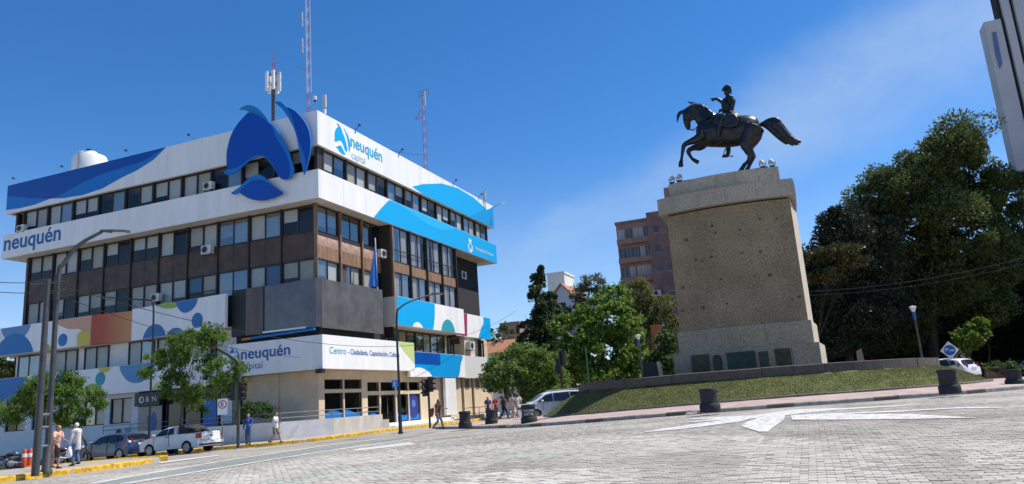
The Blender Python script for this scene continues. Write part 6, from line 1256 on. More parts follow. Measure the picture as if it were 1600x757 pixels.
# diamond sign at the right
p = gp(1487, 607, .2); p = atD(1492, 590, 44); b = Vector((p.x, p.y, .5)); c = Vector((b.x, b.y, vert(b, 547, 1491))); dd = (-b.x, -b.y); e = empty('diamond_sign', b, 'white diamond sign with a blue disc and white lettering behind the bollard', 'sign'); MB().tube([b, c], .035, 8).build('post', grey_m, e)
sign_face(e, c, dd, [(0, -.54), (.5, 0), (0, .54), (-.5, 0)], sgw, off=.04); sign_face(e, c, dd, ring(0, .31), sgb, 'disc', .006, .062); text('yo', tf(c, dd, .075), 0, -.26, -.06, .2, .2, sgw, e, bold=.02); text('NQN', tf(c, dd, .075), 0, -.03, -.09, .28, .13, sgw, e, bold=.02); sign_face(e, c, (dd[0], dd[1]), [(.1, -.62), (.62, -.1), (.60, -.02), (.02, -.6)], mat('brown back board', (.18, .10, .07), .7), 'back_board', .02, -.05)
# slanted black board and orange sign by the pedestal
p = atD(1018, 588, 40.5); e = empty('display_board', Vector((p.x, p.y, 2.0)), 'black display board with pale wooden edge leaning behind the coping', 'board'); bx_ = MB().box(-.55, .5, -.04, .04, 0, .95); o = bx_.build('board', mat('black board', (.02, .02, .02), .6), None); o.parent = e; o.location = (0, 0, .15); o.rotation_euler = (R(-8), R(3), R(-12))
o = MB().box(.51, .72, -.02, .35, 0, .95).build('edge', mat('pale wood', (.5, .36, .20), .7), None); o.parent = e; o.location = (.55, .03, .15); o.rotation_euler = (R(-8), R(-6), R(10))
p = atD(1020, 530, 75); e = empty('shop_sign', Vector((p.x, p.y, 1)), 'orange and red shop sign half hidden in the trees left of the pedestal', 'sign'); MB().tube([(p.x, p.y, .5), (p.x, p.y, p.z)], .08, 8).build('post', dkgrey, e); sign_face(e, p, (0, -1), [(-.1, -1.2), (1.0, -1.2), (1.0, 1.4), (-.1, 1.4)], mat('orange sign', (.60, .16, .06), .5), off=.1); sign_face(e, p, (0, -1), [(.2, -.8), (.7, -.8), (.7, .3), (.2, .3)], mat('pink sign', (.62, .38, .34), .5), 'print', .01, .122)
q = atD(1000, 540, 76); sign_face(e, q, (0, -1), [(-1.6, -.7), (.6, -.7), (.6, .5), (-1.6, .5)], mat('dark red sign', (.22, .03, .035), .5), 'lower_panel')
# marker stone and flower urn
p = atD(1345, 560, 44); e = MB().prism([(p.x - .22, p.y, 1.9), (p.x + .22, p.y, 1.9), (p.x + .22, p.y + .35, 1.9), (p.x - .22, p.y + .35, 1.9)], [(p.x - .17, p.y + .04, 3.05), (p.x + .12, p.y + .04, 3.22), (p.x + .12, p.y + .3, 3.22), (p.x - .17, p.y + .3, 3.05)]).build('marker_stone', granite_p); tag(e, 'small upright grey marker stone on the platform right of the pedestal', 'stone')
p = gp(1555, 590, .3); p = atD(1555, 583, 58); e = empty('planter', Vector((p.x, p.y, .6)), 'square brown planter box by the shrubs at the far right', 'planter'); MB().box(p.x - .7, p.x + .7, p.y - .5, p.y + .5, .5, 1.5).build('box', mat('brown planter', (.30, .20, .13), .8, nscale=3, namt=.3), e); MB().box(p.x - .8, p.x + .8, p.y - .6, p.y + .6, 1.5, 1.62).build('rim', MATS['brown planter'], e)
# litter on the kerb near the middle bollard
lt = mat('crumpled paper', (.6, .57, .5), .8)
for i, (px, py) in enumerate(((1085, 648), (1094, 647), (1076, 649))):
    p = gp(px, py, .02); bm = bmesh.new(); bmesh.ops.create_icosphere(bm, subdivisions=1, radius=.11)
    for v in bm.verts: v.co = Vector((v.co.x * 1.4 + random.gauss(0, .03), v.co.y + random.gauss(0, .03), max(-.02, v.co.z * .6 + random.gauss(0, .02))))
    me = bpy.data.meshes.new('litter'); bm.to_mesh(me); bm.free(); me.materials.append(lt if i != 1 else mat('brown cardboard', (.32, .2, .11), .8)); o = link_mesh('litter', me, None, p + Vector((0, 0, .04))); tag(o, ('crumpled pale paper in the gutter right by the middle bollard', 'scrap of brown cardboard between the paper litter in the gutter', 'crumpled pale paper at the left of the gutter litter')[i], 'litter')
# ---- overhead cables
def cable(a, b, sag, label, r=.012, n=18):
    a, b = Vector(a), Vector(b); P = [a.lerp(b, i / n) - Vector((0, 0, sag * 4 * (i / n) * (1 - i / n))) for i in range(n + 1)]; o = MB().tube(P, r, 5).build('overhead_cable', poleb); tag(o, label, 'cable', 'overhead cables')
pt = Vector((b2.x, b2.y, zt2 - .1)); far = atD(806, 486, 85); lx = atD(-80, 433, 26)
cable(pt, far, 3.2, 'thin cable running from the twin poles across the office front', .016); cable(pt - Vector((0, 0, .35)), atD(650, 520, 80), 2.6, 'lower cable running from the twin poles to behind the canopy', .014); cable(pt, lx, .1, 'upper cable leaving the twin poles to the left', .014); cable(pt - Vector((0, 0, .4)), atD(-80, 447, 26), .1, 'lower cable leaving the twin poles to the left', .014)
cable(atD(1262, 456, 52), atD(1640, 392, 50), .5, 'upper cable strung in front of the dark pines', .018); cable(atD(1262, 462, 52), atD(1640, 402, 50), .5, 'lower cable strung in front of the dark pines', .014)
cable(Vector((p1.x, 62, 26)), (X0 - 1, 44.8, 23.1), .6, 'guy wire slung across the roof from the slim mast', .02)
# ================================================================== VEHICLES
tyre_m = mat('tyre rubber', (.018, .018, .019), .85); rim_m = mat('alloy rim', (.38, .39, .40), .35, metal=.7); car_glass = mat('dark car glass', (.012, .014, .017), .06, spec=.7); trim_m = mat('black plastic trim', (.02, .02, .021), .6)
tail_m = mat('red tail light', (.42, .012, .015), .2, spec=.6); headl = mat('headlight glass', (.6, .62, .65), .1, spec=.7); chrome = mat('chrome', (.6, .6, .6), .15, metal=1); plate_m = mat('number plate', (.6, .6, .58), .5)
def wheel_meshes(r, w):
    t = MB().lathe((0, 0, 0), [(r * .62, -w / 2), (r * .9, -w / 2), (r * .98, -w * .36), (r, -w * .2), (r, w * .2), (r * .98, w * .36), (r * .9, w / 2), (r * .62, w / 2)], 24, 'y')
    d = MB().lathe((0, 0, 0), [(r * .60, -w * .505), (r * .66, -w * .51), (r * .66, -w * .54), (r * .57, -w * .54), (r * .56, -w * .51)], 24, 'y'); d.F = d.F[:-2]
    d.lathe((0, 0, 0), [(r * .16, -w * .50), (r * .15, -w * .56), (.01, -w * .57)], 12, 'y')
    for k in range(7):
        a = 2 * math.pi * k / 7; c, s = math.cos(a), math.sin(a); q = []
        for (rr, hw) in ((r * .1, .045), (r * .6, .032)): q += [(c * rr - s * hw, -w * .545, s * rr + c * hw), (c * rr + s * hw, -w * .545, s * rr - c * hw)]
        d.prism([q[0], q[1], q[3], q[2]], [(x, -w * .505, z) for x, y, z in (q[0], q[1], q[3], q[2])])
    return t, d
def make_car(name, label, cat, paint, prof, wr, wf, wx, W, zb, belt, top, sidew, fronts, rears, group=None, tumble=.16, extra=None):
    """prof: outline from front bottom over the top to rear bottom, +X forward; sidew: side window polygons; fronts/rears: profile pieces that are glass"""
    e = empty(name, (0, 0, 0), label, cat, group); ra = wr * 1.18
    bot = [(prof[-1][0], zb)]
    for c in (wx, wf):
        bot.append((c - ra, zb)); bot += [(c - ra * math.cos(math.pi * i / 8), zb + .06 + ra * math.sin(math.pi * i / 8)) for i in range(1, 8)]; bot.append((c + ra, zb))
    bot.append((prof[0][0], zb)); loop = bot + list(prof); n = len(loop); x_f, x_r = max(p[0] for p in loop), min(p[0] for p in loop)
    def yw(z): return W * (1 - tumble * sst((z - belt) / (top - belt))) * (1 - .03 * sst((zb + .25 - z) / .25))
    ys_ = [-1, -.985, -.93, -.8, -.4, 0, .4, .8, .93, .985, 1]; V = []
    for yf in ys_:
        a = abs(yf)
        for x, z in loop:
            k = 1 - .055 * a ** 5 * (1 if abs(x) > .6 * x_f else 0) * ((abs(x) - .6 * x_f) / (.4 * x_f)) ** 2; zz = z - (.05 * a ** 8 if z > zb + .3 else 0) - (.04 * a ** 2 if z > belt + .2 else 0); V.append((x * k, yf * yw(z) - (0 if a < .99 else 0), zz))
    m_ = len(ys_); Fc = [(i * n + j, i * n + (j + 1) % n, (i + 1) * n + (j + 1) % n, (i + 1) * n + j) for i in range(m_ - 1) for j in range(n)] + [tuple(range(n)), tuple(range(m_ * n - 1, (m_ - 1) * n - 1, -1))]
    o = mk('body', V, Fc, paint, e); triangulated(o.data); set_smooth(o.data, 38)
    MB().box(x_r + .25, x_f - .25, -W * .8, W * .8, zb + .03, zb + .32).build('underbody', trim_m, e)
    for s in (-1, 1):
        for poly in sidew:
            P = [(x, s * (yw(z) - .004), z - .05) for x, z in poly]; Q = [(x, s * (yw(z) + .008), z - .05) for x, z in poly]; q = MB().prism(P, Q).build('side_window', car_glass, e); triangulated(q.data)
        MB().sphere((wf - .42, s * (W + .09), belt + .06), (.09, .10, .075)).build('mirror', paint, e, 60)
    for lst, nm in ((fronts, 'windscreen'), (rears, 'rear_window')):
        for (xa, za), (xb, zb_) in lst:
            d = Vector((xb - xa, 0, zb_ - za)).normalized(); nrm = Vector((-d.z, 0, d.x)) * (1 if nm == 'windscreen' else 1); nrm = nrm if nrm.z > 0 else -nrm
            A = []; k = 6
            for i in range(k + 1):
                f = -1 + 2 * i / k; dz = -.04 * abs(f) ** 2; A.append(((xa, f * (yw(za) - .10), za + dz), (xb, f * (yw(zb_) - .12), zb_ + dz)))
            Vv = [tuple(Vector(p) + nrm * .012) for pr in A for p in pr]; mk(nm, Vv, [(2 * i, 2 * i + 1, 2 * i + 3, 2 * i + 2) for i in range(k)], car_glass, e, 60)
    tw, dw = wheel_meshes(wr, .21)
    for cx in (wf, wx):
        for s in (-1, 1):
            t = tw.build('wheel', tyre_m, e, 35); q = mk('rim', dw.V, dw.F, rim_m, e, 30); q.parent = t; t.location = (cx, s * (W - .13), wr)
            if s > 0: t.rotation_euler.z = math.pi
    if extra: extra(e, yw)
    return e
def quadbox(e, nm, m, x0, x1, y0, y1, z0, z1): return MB().box(x0, x1, y0, y1, z0, z1).build(nm, m, e)
white_car = mat('white car paint', (.74, .75, .76), .3, coat=.6, spec=.5); blue_car = mat('dark blue car paint', (.012, .030, .10), .3, coat=.8, spec=.5)
def ex_hatch(xr, zl, W, rear_col=None, xf=2.0):
    def f(e, yw):
        for s in (-1, 1):
            MB().prism([(xr + .02, s * (W - .34), zl), (xr - .015, s * (W - .30), zl + .02), (xr - .0, s * (W - .3), zl + .24), (xr + .08, s * (W - .34), zl + .24)], [(xr + .45, s * (W + .004), zl + .06), (xr + .40, s * (W + .006), zl + .08), (xr + .40, s * (W + .006), zl + .26), (xr + .45, s * (W + .004), zl + .26)]).build('tail_light', tail_m, e)
            MB().prism([(xf + .01, s * (W - .45), zl - .22), (xf + .01, s * (W - .45), zl - .05), (xf - .08, s * (W - .45), zl - .02)], [(xf - .42, s * (W - .01), zl - .12), (xf - .42, s * (W - .01), zl + .02), (xf - .46, s * (W - .02), zl + .03)]).build('headlight', headl, e)
            for x in (-.75, .35): quadbox(e, 'door_handle', trim_m, x, x + .2, s * W - .01, s * W + .025, zl + .08, zl + .12)
            for x in (-.28, .92, -1.0): quadbox(e, 'door_gap', trim_m, x, x + .012, s * W - .02, s * W + .004, zl - .5, zl + .12)
        quadbox(e, 'number_plate', plate_m, xr - .045, xr - .02, -.25, .25, zl - .12, zl + .0); quadbox(e, 'bumper_trim', trim_m, xr - .02, xr + .2, -W * .75, W * .75, .26, .40); MB().lathe((xr - .03, 0, zl + .2), [(.06, 0), (.06, -.02)], 14, 'x').build('badge', chrome, e)
        quadbox(e, 'grille', trim_m, xf - .06, xf + .015, -.5, .5, zl - .36, zl - .2)
    return f
hp_ = [(2.02, .30), (2.04, .55), (1.96, .74), (1.75, .86), (1.05, .98), (.45, 1.38), (.1, 1.47), (-.6, 1.49), (-1.45, 1.40), (-1.62, 1.34), (-1.93, .98), (-2.02, .80), (-2.03, .45), (-1.98, .30)]
sw_h = [[(.88, 1.04), (.38, 1.36), (-.22, 1.44), (-.24, 1.04)], [(-.30, 1.04), (-.28, 1.44), (-.95, 1.42), (-1.12, 1.05)], [(-1.16, 1.07), (-1.02, 1.41), (-1.32, 1.37), (-1.45, 1.12)]]
bl = make_car('parked_hatchback', 'dark blue hatchback parked at the kerb behind the old man', 'car', blue_car, hp_, .31, 1.27, -1.25, .86, .24, .98, 1.49, sw_h, [((1.0, 1.03), (.48, 1.37))], [((-1.65, 1.31), (-1.90, 1.02))], 'cars parked along the kerb', extra=ex_hatch(-2.0, .84, .86))
def car_on(e, x, y, rz, dz=0):
    e.location = (x, y, g(x, y) + dz); e.rotation_euler.z = rz; c, s = math.cos(rz), math.sin(rz); e.rotation_mode = 'ZYX'
    e.rotation_mode = 'XYZ'; gx = (g(x + c * 1.3, y + s * 1.3) - g(x - c * 1.3, y - s * 1.3)) / 2.6; e.rotation_euler = (0, -math.atan(gx), rz)
car_on(bl, -38.35, 32.85, math.pi)
# pickup
pp = [(2.18, .34), (2.21, .62), (2.12, .80), (1.85, .93), (1.12, 1.04), (.55, 1.44), (.2, 1.52), (-.35, 1.52), (-.52, 1.48), (-.60, 1.12), (-.9, 1.10), (-2.15, 1.08), (-2.2, 1.02), (-2.22, .62), (-2.26, .50), (-2.22, .36)]
sw_p = [[(.98, 1.10), (.50, 1.42), (.10, 1.47), (.10, 1.12)], [(.03, 1.12), (.03, 1.47), (-.34, 1.46), (-.42, 1.14)]]
def ex_pick(e, yw):
    for s in (-1, 1):
        MB().box(-2.24, -1.98, s * .80 - .06, s * .80 + .075, .76, 1.02).build('tail_light', tail_m, e); MB().prism([(2.17, s * .45, .66), (2.17, s * .45, .82), (2.1, s * .45, .84)], [(1.75, s * .868, .74), (1.75, s * .868, .9), (1.7, s * .86, .91)]).build('headlight', headl, e)
        quadbox(e, 'door_handle', trim_m, .0, .2, s * .87 - .01, s * .87 + .025, .95, .99)
        for x in (-.05, 1.05): quadbox(e, 'door_gap', trim_m, x, x + .012, s * .87 - .02, s * .87 + .004, .45, 1.08)
        quadbox(e, 'bed_rail', trim_m, -2.1, -.7, s * .82 - .03, s * .82 + .03, 1.085, 1.115)
    quadbox(e, 'tailgate_panel', MATS['white car paint'], -2.245, -2.215, -.68, .68, .64, 1.03); quadbox(e, 'bumper', MATS['white car paint'], -2.36, -2.2, -.8, .8, .45, .60); quadbox(e, 'bumper_trim', trim_m, -2.34, -2.15, -.78, .78, .36, .44); MB().lathe((-2.25, 0, .86), [(.065, 0), (.065, -.02)], 14, 'x').build('badge', chrome, e); quadbox(e, 'number_plate', plate_m, -2.375, -2.362, -.22, .22, .47, .58)
    quadbox(e, 'rear_screen', car_glass, -.66, -.60, -.62, .62, 1.12, 1.42); MB().tube([(-.72, -.74, 1.1), (-.72, -.70, 1.5), (-.72, .70, 1.5), (-.72, .74, 1.1)], .035, 6).build('roll_bar', trim_m, e); quadbox(e, 'brake_light', tail_m, -.60, -.55, -.12, .12, 1.45, 1.49); MB().prism([(-1.5, -.76, 1.085), (-1.5, .76, 1.085), (-.72, .76, 1.085), (-.72, -.76, 1.085)], [(-1.0, -.7, 1.46), (-1.0, .7, 1.46), (-.74, .7, 1.5), (-.74, -.7, 1.5)]).build('cargo_cover', trim_m, e)
pk = make_car('parked_pickup', 'white pickup truck parked at the yellow kerb below the street tree', 'pickup', white_car, pp, .33, 1.38, -1.32, .87, .30, 1.04, 1.52, sw_p, [((1.07, 1.09), (.60, 1.42))], [], 'cars parked along the kerb', extra=ex_pick)
car_on(pk, -33.45, 32.85, math.pi)
# white van at the roundabout, white hatchback at the right, far car
vp = [(2.2, .32), (2.24, .60), (2.15, .88), (1.55, 1.10), (.72, 1.66), (.35, 1.75), (-.8, 1.78), (-1.95, 1.72), (-2.12, 1.2), (-2.2, .9), (-2.2, .40), (-2.14, .32)]
sw_v = [[(1.28, 1.14), (.66, 1.58), (.25, 1.66), (.25, 1.14)], [(.17, 1.14), (.17, 1.66), (-.85, 1.70), (-.85, 1.14)], [(-.93, 1.14), (-.93, 1.70), (-1.8, 1.66), (-1.95, 1.18)]]
def ex_van(e, yw):
    ex_hatch(-2.2, 1.0, .90, xf=2.2)(e, yw)
    for s in (-1, 1): MB().tube([(.3, s * .66, 1.74), (.2, s * .66, 1.82), (-1.7, s * .66, 1.83), (-1.8, s * .66, 1.73)], .025, 6).build('roof_rail', grey_m, e)
vn = make_car('white_van', 'white people carrier with roof rails driving past the left end of the turf bank', 'van', white_car, vp, .33, 1.38, -1.38, .90, .28, 1.10, 1.78, sw_v, [((1.45, 1.17), (.76, 1.62))], [((-1.98, 1.66), (-2.10, 1.24))], extra=ex_van)
v = atD(866, 650, 46.5); vn.location = (v.x, v.y, g(v.x, v.y) + .12); vn.rotation_euler.z = math.pi + R(34); vn.scale = (1, 1, .93)
wh = make_car('white_hatchback', 'white hatchback seen from behind at the right-hand end of the turf bank', 'car', white_car, hp_, .32, 1.27, -1.25, .87, .25, .98, 1.49, sw_h, [((1.0, 1.03), (.48, 1.37))], [((-1.65, 1.31), (-1.90, 1.02))], extra=ex_hatch(-2.0, .86, .87))
v = atD(1471, 588, 45); wh.location = (v.x, v.y, .80); wh.rotation_euler.z = math.pi + R(-38)
fc = make_car('far_car', 'small silver car parked at the far right edge of the park', 'car', mat('silver car paint', (.45, .46, .48), .3, coat=.5), hp_, .31, 1.27, -1.25, .86, .24, .98, 1.49, sw_h, [((1.0, 1.03), (.48, 1.37))], [((-1.65, 1.31), (-1.90, 1.02))], extra=ex_hatch(-2.0, .84, .86))
v = atD(1608, 578, 70); fc.location = (v.x, v.y, .62); fc.rotation_euler.z = math.pi
# motorbikes at the left kerb
def motorbike(x, y, rz, label, col):
    e = empty('motorbike', (0, 0, 0), label, 'motorbike', 'motorbikes parked at the kerb'); pm = mat(col[0], col[1], .3, coat=.5); tw, dw = wheel_meshes(.30, .11)
    for cx in (.66, -.62): t = tw.build('wheel', tyre_m, e, 35); q = mk('rim', dw.V, dw.F, rim_m, e, 30); q.parent = t; t.location = (cx, 0, .30)
    MB().tube([(.66, 0, .30), (.52, 0, .72), (.44, 0, .98)], .04, 8).build('fork', grey_m, e); MB().tube([(.40, -.34, 1.02), (.46, -.1, 1.0), (.46, .1, 1.0), (.40, .34, 1.02)], .022, 6).build('handlebar', black, e)
    MB().tube([(.45, 0, .85), (.2, 0, .80), (-.2, 0, .62), (-.6, 0, .55)], [.06, .08, .08, .05], 8).build('frame', black, e); MB().tube([(.42, 0, .84), (.25, 0, .90), (.02, 0, .84)], [.08, (.15, .13), .09], 10).build('tank', pm, e, 60); MB().tube([(.02, 0, .82), (-.25, 0, .80), (-.72, 0, .92)], [(.12, .06), (.14, .06), (.08, .04)], 10).build('seat', black, e, 60)
    MB().lathe((.05, 0, .45), [(.1, -.16), (.17, -.12), (.17, .12), (.1, .16)], 12, 'y').build('engine', dkgrey, e); MB().tube([(.1, -.14, .4), (-.3, -.16, .32), (-.75, -.17, .42)], [.03, .04, .055], 8).build('exhaust', chrome, e); MB().lathe((.56, 0, .9), [(.10, 0), (.09, .08)], 12, 'x').build('headlight', headl, e); MB().tube([(-.62, 0, .62), (-.8, 0, .7)], [.08, .04], 8).build('mudguard', pm, e); MB().tube([(.1, .1, .3), (.0, .3, .01)], .015, 5).build('side_stand', black, e)
    e.location = (x, y, g(x, y)); e.rotation_euler = (R(-7), 0, rz); return e
for i, (px, l, c) in enumerate(((8, 'black motorbike at the left edge of the picture, leftmost of the parked row', ('black bike paint', (.02, .02, .022))), (28, 'black motorbike in the parked row, just left of the red barrier', ('black bike paint', (.02, .02, .022))), (92, 'dark motorbike parked behind the woman in black', ('dark red bike paint', (.10, .012, .012))), (104, 'dark motorbike parked between the woman and the blue car', ('black bike paint', (.02, .02, .022))))):
    v = onY(px, 725, 32.6); motorbike(v.x, 32.6 + .3 * (i % 2), R(62), l, c)
# red road barriers
rb = mat('orange red plastic', (.55, .07, .02), .5)
for i, px in enumerate((37, 46)):
    v = onY(px, 730, 31.5); z = g(v.x, 31.5); e = empty('road_barrier', (v.x, 31.5, z), ('orange red plastic road post beside the motorbikes, left one of the pair', 'orange red plastic road post beside the motorbikes, right-hand one of the pair')[i], 'barrier', 'road posts by the motorbikes')
    MB().lathe((v.x, 31.5, z), [(.20, 0), (.20, .1), (.14, .14), (.12, .95), (.10, 1.0), (.06, 1.1)], 12).build('post', rb, e, 40); MB().lathe((v.x, 31.5, z), [(.137, .62), (.135, .84)], 12).build('reflective_band', wht, e)
# ================================================================== PEOPLE
SK = {'a': mat('tan skin', (.42, .22, .14), .6), 'b': mat('fair skin', (.52, .30, .21), .6)}
def person(label, px, py, Hm, head, top, bottom, shoes, hair, skin='b', stride=.0, kind='trousers', sleeve='short', hairlen='short', armf=(0, 0), elbow=(.15, .15), lean=0, dz=.15, pos=None, parts=None, voxel=.017):
    """faces +X before turning by `head`; armf = swing of (left,right) arm, stride in metres"""
    k = Hm / 1.7; e = empty('person', (0, 0, 0), label, 'person'); sk = SK[skin]
    hipz, kn, an = .90, .48, .08; hips = [Vector((0, s * .09, hipz)) for s in (1, -1)]; legs = []
    for i, s in enumerate((1, -1)):
        st_ = stride * (1 if i == 0 else -1) / 2; a = Vector((st_, s * .095, an)); bend = .05 + (.12 if st_ < 0 else .0) * min(1, abs(stride) * 2); kk = Vector((st_ * .5 + bend, s * .095, kn - (.0 if st_ >= 0 else .02))); 
        if st_ < 0 and stride: a.z += .05
        legs.append((hips[i], kk, a))
    L_ = Vector((math.sin(lean), 0, math.cos(lean))); pel = Vector((0, 0, .92)); sh = pel + L_ * .50; nk = pel + L_ * .56; hd = pel + L_ * .69 + Vector((.03 + lean * .06, 0, 0)); arms = []
    for i, s in enumerate((1, -1)):
        S_ = sh + Vector((0, s * .19, 0)); A = armf[i]; el = S_ + Vector((math.sin(A) * .28, s * .04, -math.cos(A) * .28)); B = A + elbow[i]; w = el + Vector((math.sin(B) * .25, s * .0, -math.cos(B) * .25)); arms.append((S_, el, w, Vector((math.sin(B), 0, -math.cos(B)))))
    Bd = MB()
    Bd.tube([pel + Vector((0, 0, -.06)), pel + L_ * .1, pel + L_ * .28, pel + L_ * .44, pel + L_ * .52], [(.145, .10), (.135, .10), (.145, .105), (.165, .10), (.09, .07)], 12); Bd.tube([sh + Vector((0, -.18, 0)), sh, sh + Vector((0, .18, 0))], [.055, .07, .055], 8); Bd.tube([nk - L_ * .05, hd - L_ * .03], [.055, .05], 8)
    Bd.sphere(hd, (.098, .078, .118), 12, 9); Bd.sphere(hd + Vector((.02, 0, -.06)), (.075, .06, .06)); Bd.sphere(hd + Vector((.10, 0, -.015)), (.022, .014, .024))
    for s in (1, -1): Bd.sphere(hd + Vector((0, s * .08, -.01)), (.02, .012, .03))
    for (h_, k_, a_) in legs:
        Bd.tube([h_, h_.lerp(k_, .5), k_, k_.lerp(a_, .35), a_], [.085, .075, .055, .058, .036], 10); Bd.tube([a_ + Vector((-.05, 0, -.03)), a_ + Vector((.06, 0, -.05)), a_ + Vector((.15, 0, -.055))], [.035, .04, .025], 8)
    for (S_, el, w, d) in arms:
        Bd.tube([S_, S_.lerp(el, .5), el, w], [.055, .045, .038, .026], 9); Bd.tube([w, w + d * .05, w + d * .09], [(.03, .018), (.04, .018), (.036, .016)], 8)
        sd_ = Vector((0, 1, 0)).cross(d)
        for q in range(4): f0 = w + d * .08 + sd_ * (.024 - .016 * q); Bd.tube([f0, f0 + d * (.05 - .006 * abs(q - 1)) + Vector((0, 0, 0)), f0 + d * (.085 - .01 * abs(q - 1)) - Vector((0, .01, 0))], [.0105, .010, .009], 6)
        Bd.tube([w + d * .03 + sd_ * .03, w + d * .075 + sd_ * .055], [.013, .010], 6)
    Bd.fused('body', sk, e, voxel, 1)
    # clothing
    C = MB(); tm = top if not isinstance(top, tuple) else mat('cloth %.2f %.2f %.2f' % top, top, .85, nscale=12, namt=.12)
    lowz = -.10 if kind != 'jacket' else -.28; 
    C.tube([pel + Vector((0, 0, lowz if kind != 'coat' else -.2)), pel + Vector((0, 0, 0)), pel + L_ * .12, pel + L_ * .28, pel + L_ * .44, pel + L_ * .535], [(.185, .135), (.18, .13), (.168, .13), (.175, .13), (.19, .118), (.075, .06)], 14); C.tube([sh + Vector((0, -.19, -.005)), sh + Vector((0, 0, .01)), sh + Vector((0, .19, -.005))], [.072, .085, .072], 10)
    for (S_, el, w, d) in arms:
        if sleeve == 'long': C.tube([S_, S_.lerp(el, .5), el, w], [.075, .064, .056, .044], 10)
        elif sleeve == 'short': C.tube([S_, S_.lerp(el, .75)], [.075, .068], 10)
    C.fused('top', tm, e, voxel, 1)
    bmz = bottom if not isinstance(bottom, tuple) else mat('cloth %.2f %.2f %.2f' % bottom, bottom, .85, nscale=12, namt=.12); Q = MB()
    if kind == 'skirt': Q.tube([(0, 0, .44), (0, 0, .7), (0, 0, .92), (0, 0, 1.02)], [(.17, .15), (.19, .16), (.175, .14), (.15, .12)], 14)
    else:
        Q.tube([pel + Vector((0, 0, -.1)), pel + Vector((0, 0, .08))], [(.165, .125), (.16, .12)], 12)
        for (h_, k_, a_) in legs:
            if kind == 'shorts': Q.tube([h_, h_.lerp(k_, .5), h_.lerp(k_, .95)], [.105, .10, .095], 10)
            else: Q.tube([h_, h_.lerp(k_, .5), k_, a_ + Vector((0, 0, .02))], [.105, .092, .075, .065], 10)
    Q.fused('skirt' if kind == 'skirt' else 'shorts' if kind == 'shorts' else 'trousers', bmz, e, voxel, 1)
    sm_ = mat('shoe %.2f %.2f %.2f' % shoes, shoes, .7)
    for (h_, k_, a_) in legs: S2 = MB(); S2.tube([a_ + Vector((-.07, 0, -.04)), a_ + Vector((.02, 0, -.03)), a_ + Vector((.12, 0, -.05)), a_ + Vector((.19, 0, -.058))], [(.035, .04), (.045, .05), (.045, .03), (.03, .02)], 10); S2.build('shoe', sm_, e, 60)
    Hh = MB(); hm = mat('hair %.2f %.2f %.2f' % hair, hair, .7, nscale=20, namt=.4); Hh.sphere(hd + Vector((-.022, 0, .03)), (.094, .083, .100), 12, 8)
    if hairlen == 'long': Hh.tube([hd + Vector((-.05, 0, .03)), hd + Vector((-.09, 0, -.10)), hd + Vector((-.10, 0, -.26))], [(.09, .07), (.10, .06), (.07, .035)], 10)
    if hairlen == 'mid': Hh.tube([hd + Vector((-.04, 0, .02)), hd + Vector((-.06, 0, -.10))], [(.10, .08), (.085, .06)], 10)
    for v in range(len(Hh.V)):
        x, y, z = Hh.V[v]
        if x > hd.x + .045 and z < hd.z + .075: Hh.V[v] = (hd.x + .03, y * .9, max(z, hd.z + .03))
    Hh.fused('hair', hm, e, voxel, 1)
    for s in (1, -1): MB().sphere(hd + Vector((.088, s * .033, .012)), .012, 6, 4).build('eye', trim_m, e)
    p = pos or gp(px, py, dz); e.location = p; e.rotation_euler.z = R(head); e.scale = (k, k, k); return e, arms, k
def at_hand(e, arms, k, i, off=Vector((0, 0, -.1))): M4 = Matrix.Translation(e.location) @ Matrix.Rotation(e.rotation_euler.z, 4, 'Z') @ Matrix.Scale(k, 4); return M4 @ (arms[i][2] + off)
wa, _, _ = person('woman in patterned orange top and black skirt talking on the traffic island', 85, 733, 1.66, 8, mat('orange pattern blouse', (.45, .13, .06), .8, nscale=22, namt=.8, col2=(.75, .62, .52)), (.018, .018, .022), (.10, .03, .02), (.26, .12, .05), 'a', .12, 'skirt', 'short', 'mid', (.25, .3), (1.0, .9), .10)
ob, arms, k = person('white haired old man in a pale shirt and jeans facing the woman', 118, 728, 1.72, 188, (.62, .58, .56), (.07, .14, .27), (.03, .03, .04), (.72, .71, .69), 'a', .10, 'jacket', 'long', 'short', (.1, .15), (.2, .35), .06)
def bag(name, label, c, w, h, m, strap=None, d=.1):
    e = empty(name, c, label, 'bag'); B = MB(); B.tube([c + Vector((0, 0, -h)), c + Vector((0, 0, -h * .85)), c + Vector((0, 0, -h * .3)), c + Vector((0, 0, -.03))], [(w * .4, d * .7), (w * .52, d), (w * .42, d * .8), (w * .12, d * .3)], 12); B.build('sack', m, e, 60)
    MB().tube([c + Vector((-.03, 0, -.05)), c + Vector((-.02, 0, .06)), c + Vector((.02, 0, .06)), c + Vector((.03, 0, -.05))], .012, 5).build('handle', m, e); return e
bag('shopping_bag', 'white plastic shopping bag hanging from the old man\'s hand', at_hand(ob, arms, k, 0, Vector((0, 0, -.12))), .3, .42, mat('white plastic bag', (.78, .77, .75), .5))
person('man in white t-shirt and patterned shorts walking along the ramp wall', 430, 692.5, 1.66, 10, (.76, .75, .73), mat('camouflage shorts', (.10, .08, .05), .8, nscale=14, namt=.8, col2=(.32, .27, .2)), (.12, .1, .08), (.03, .025, .02), 'a', .62, 'shorts', 'short', 'short', (-.4, .5), (.5, .9), .04)
person('man in blue shirt and jeans standing in the shade of the ramp wall', 388, 696, 1.70, -70, (.035, .085, .30), (.06, .11, .20), (.02, .02, .02), (.02, .018, .015), 'a', .10, 'trousers', 'long', 'short', (.3, .1), (1.1, .3))
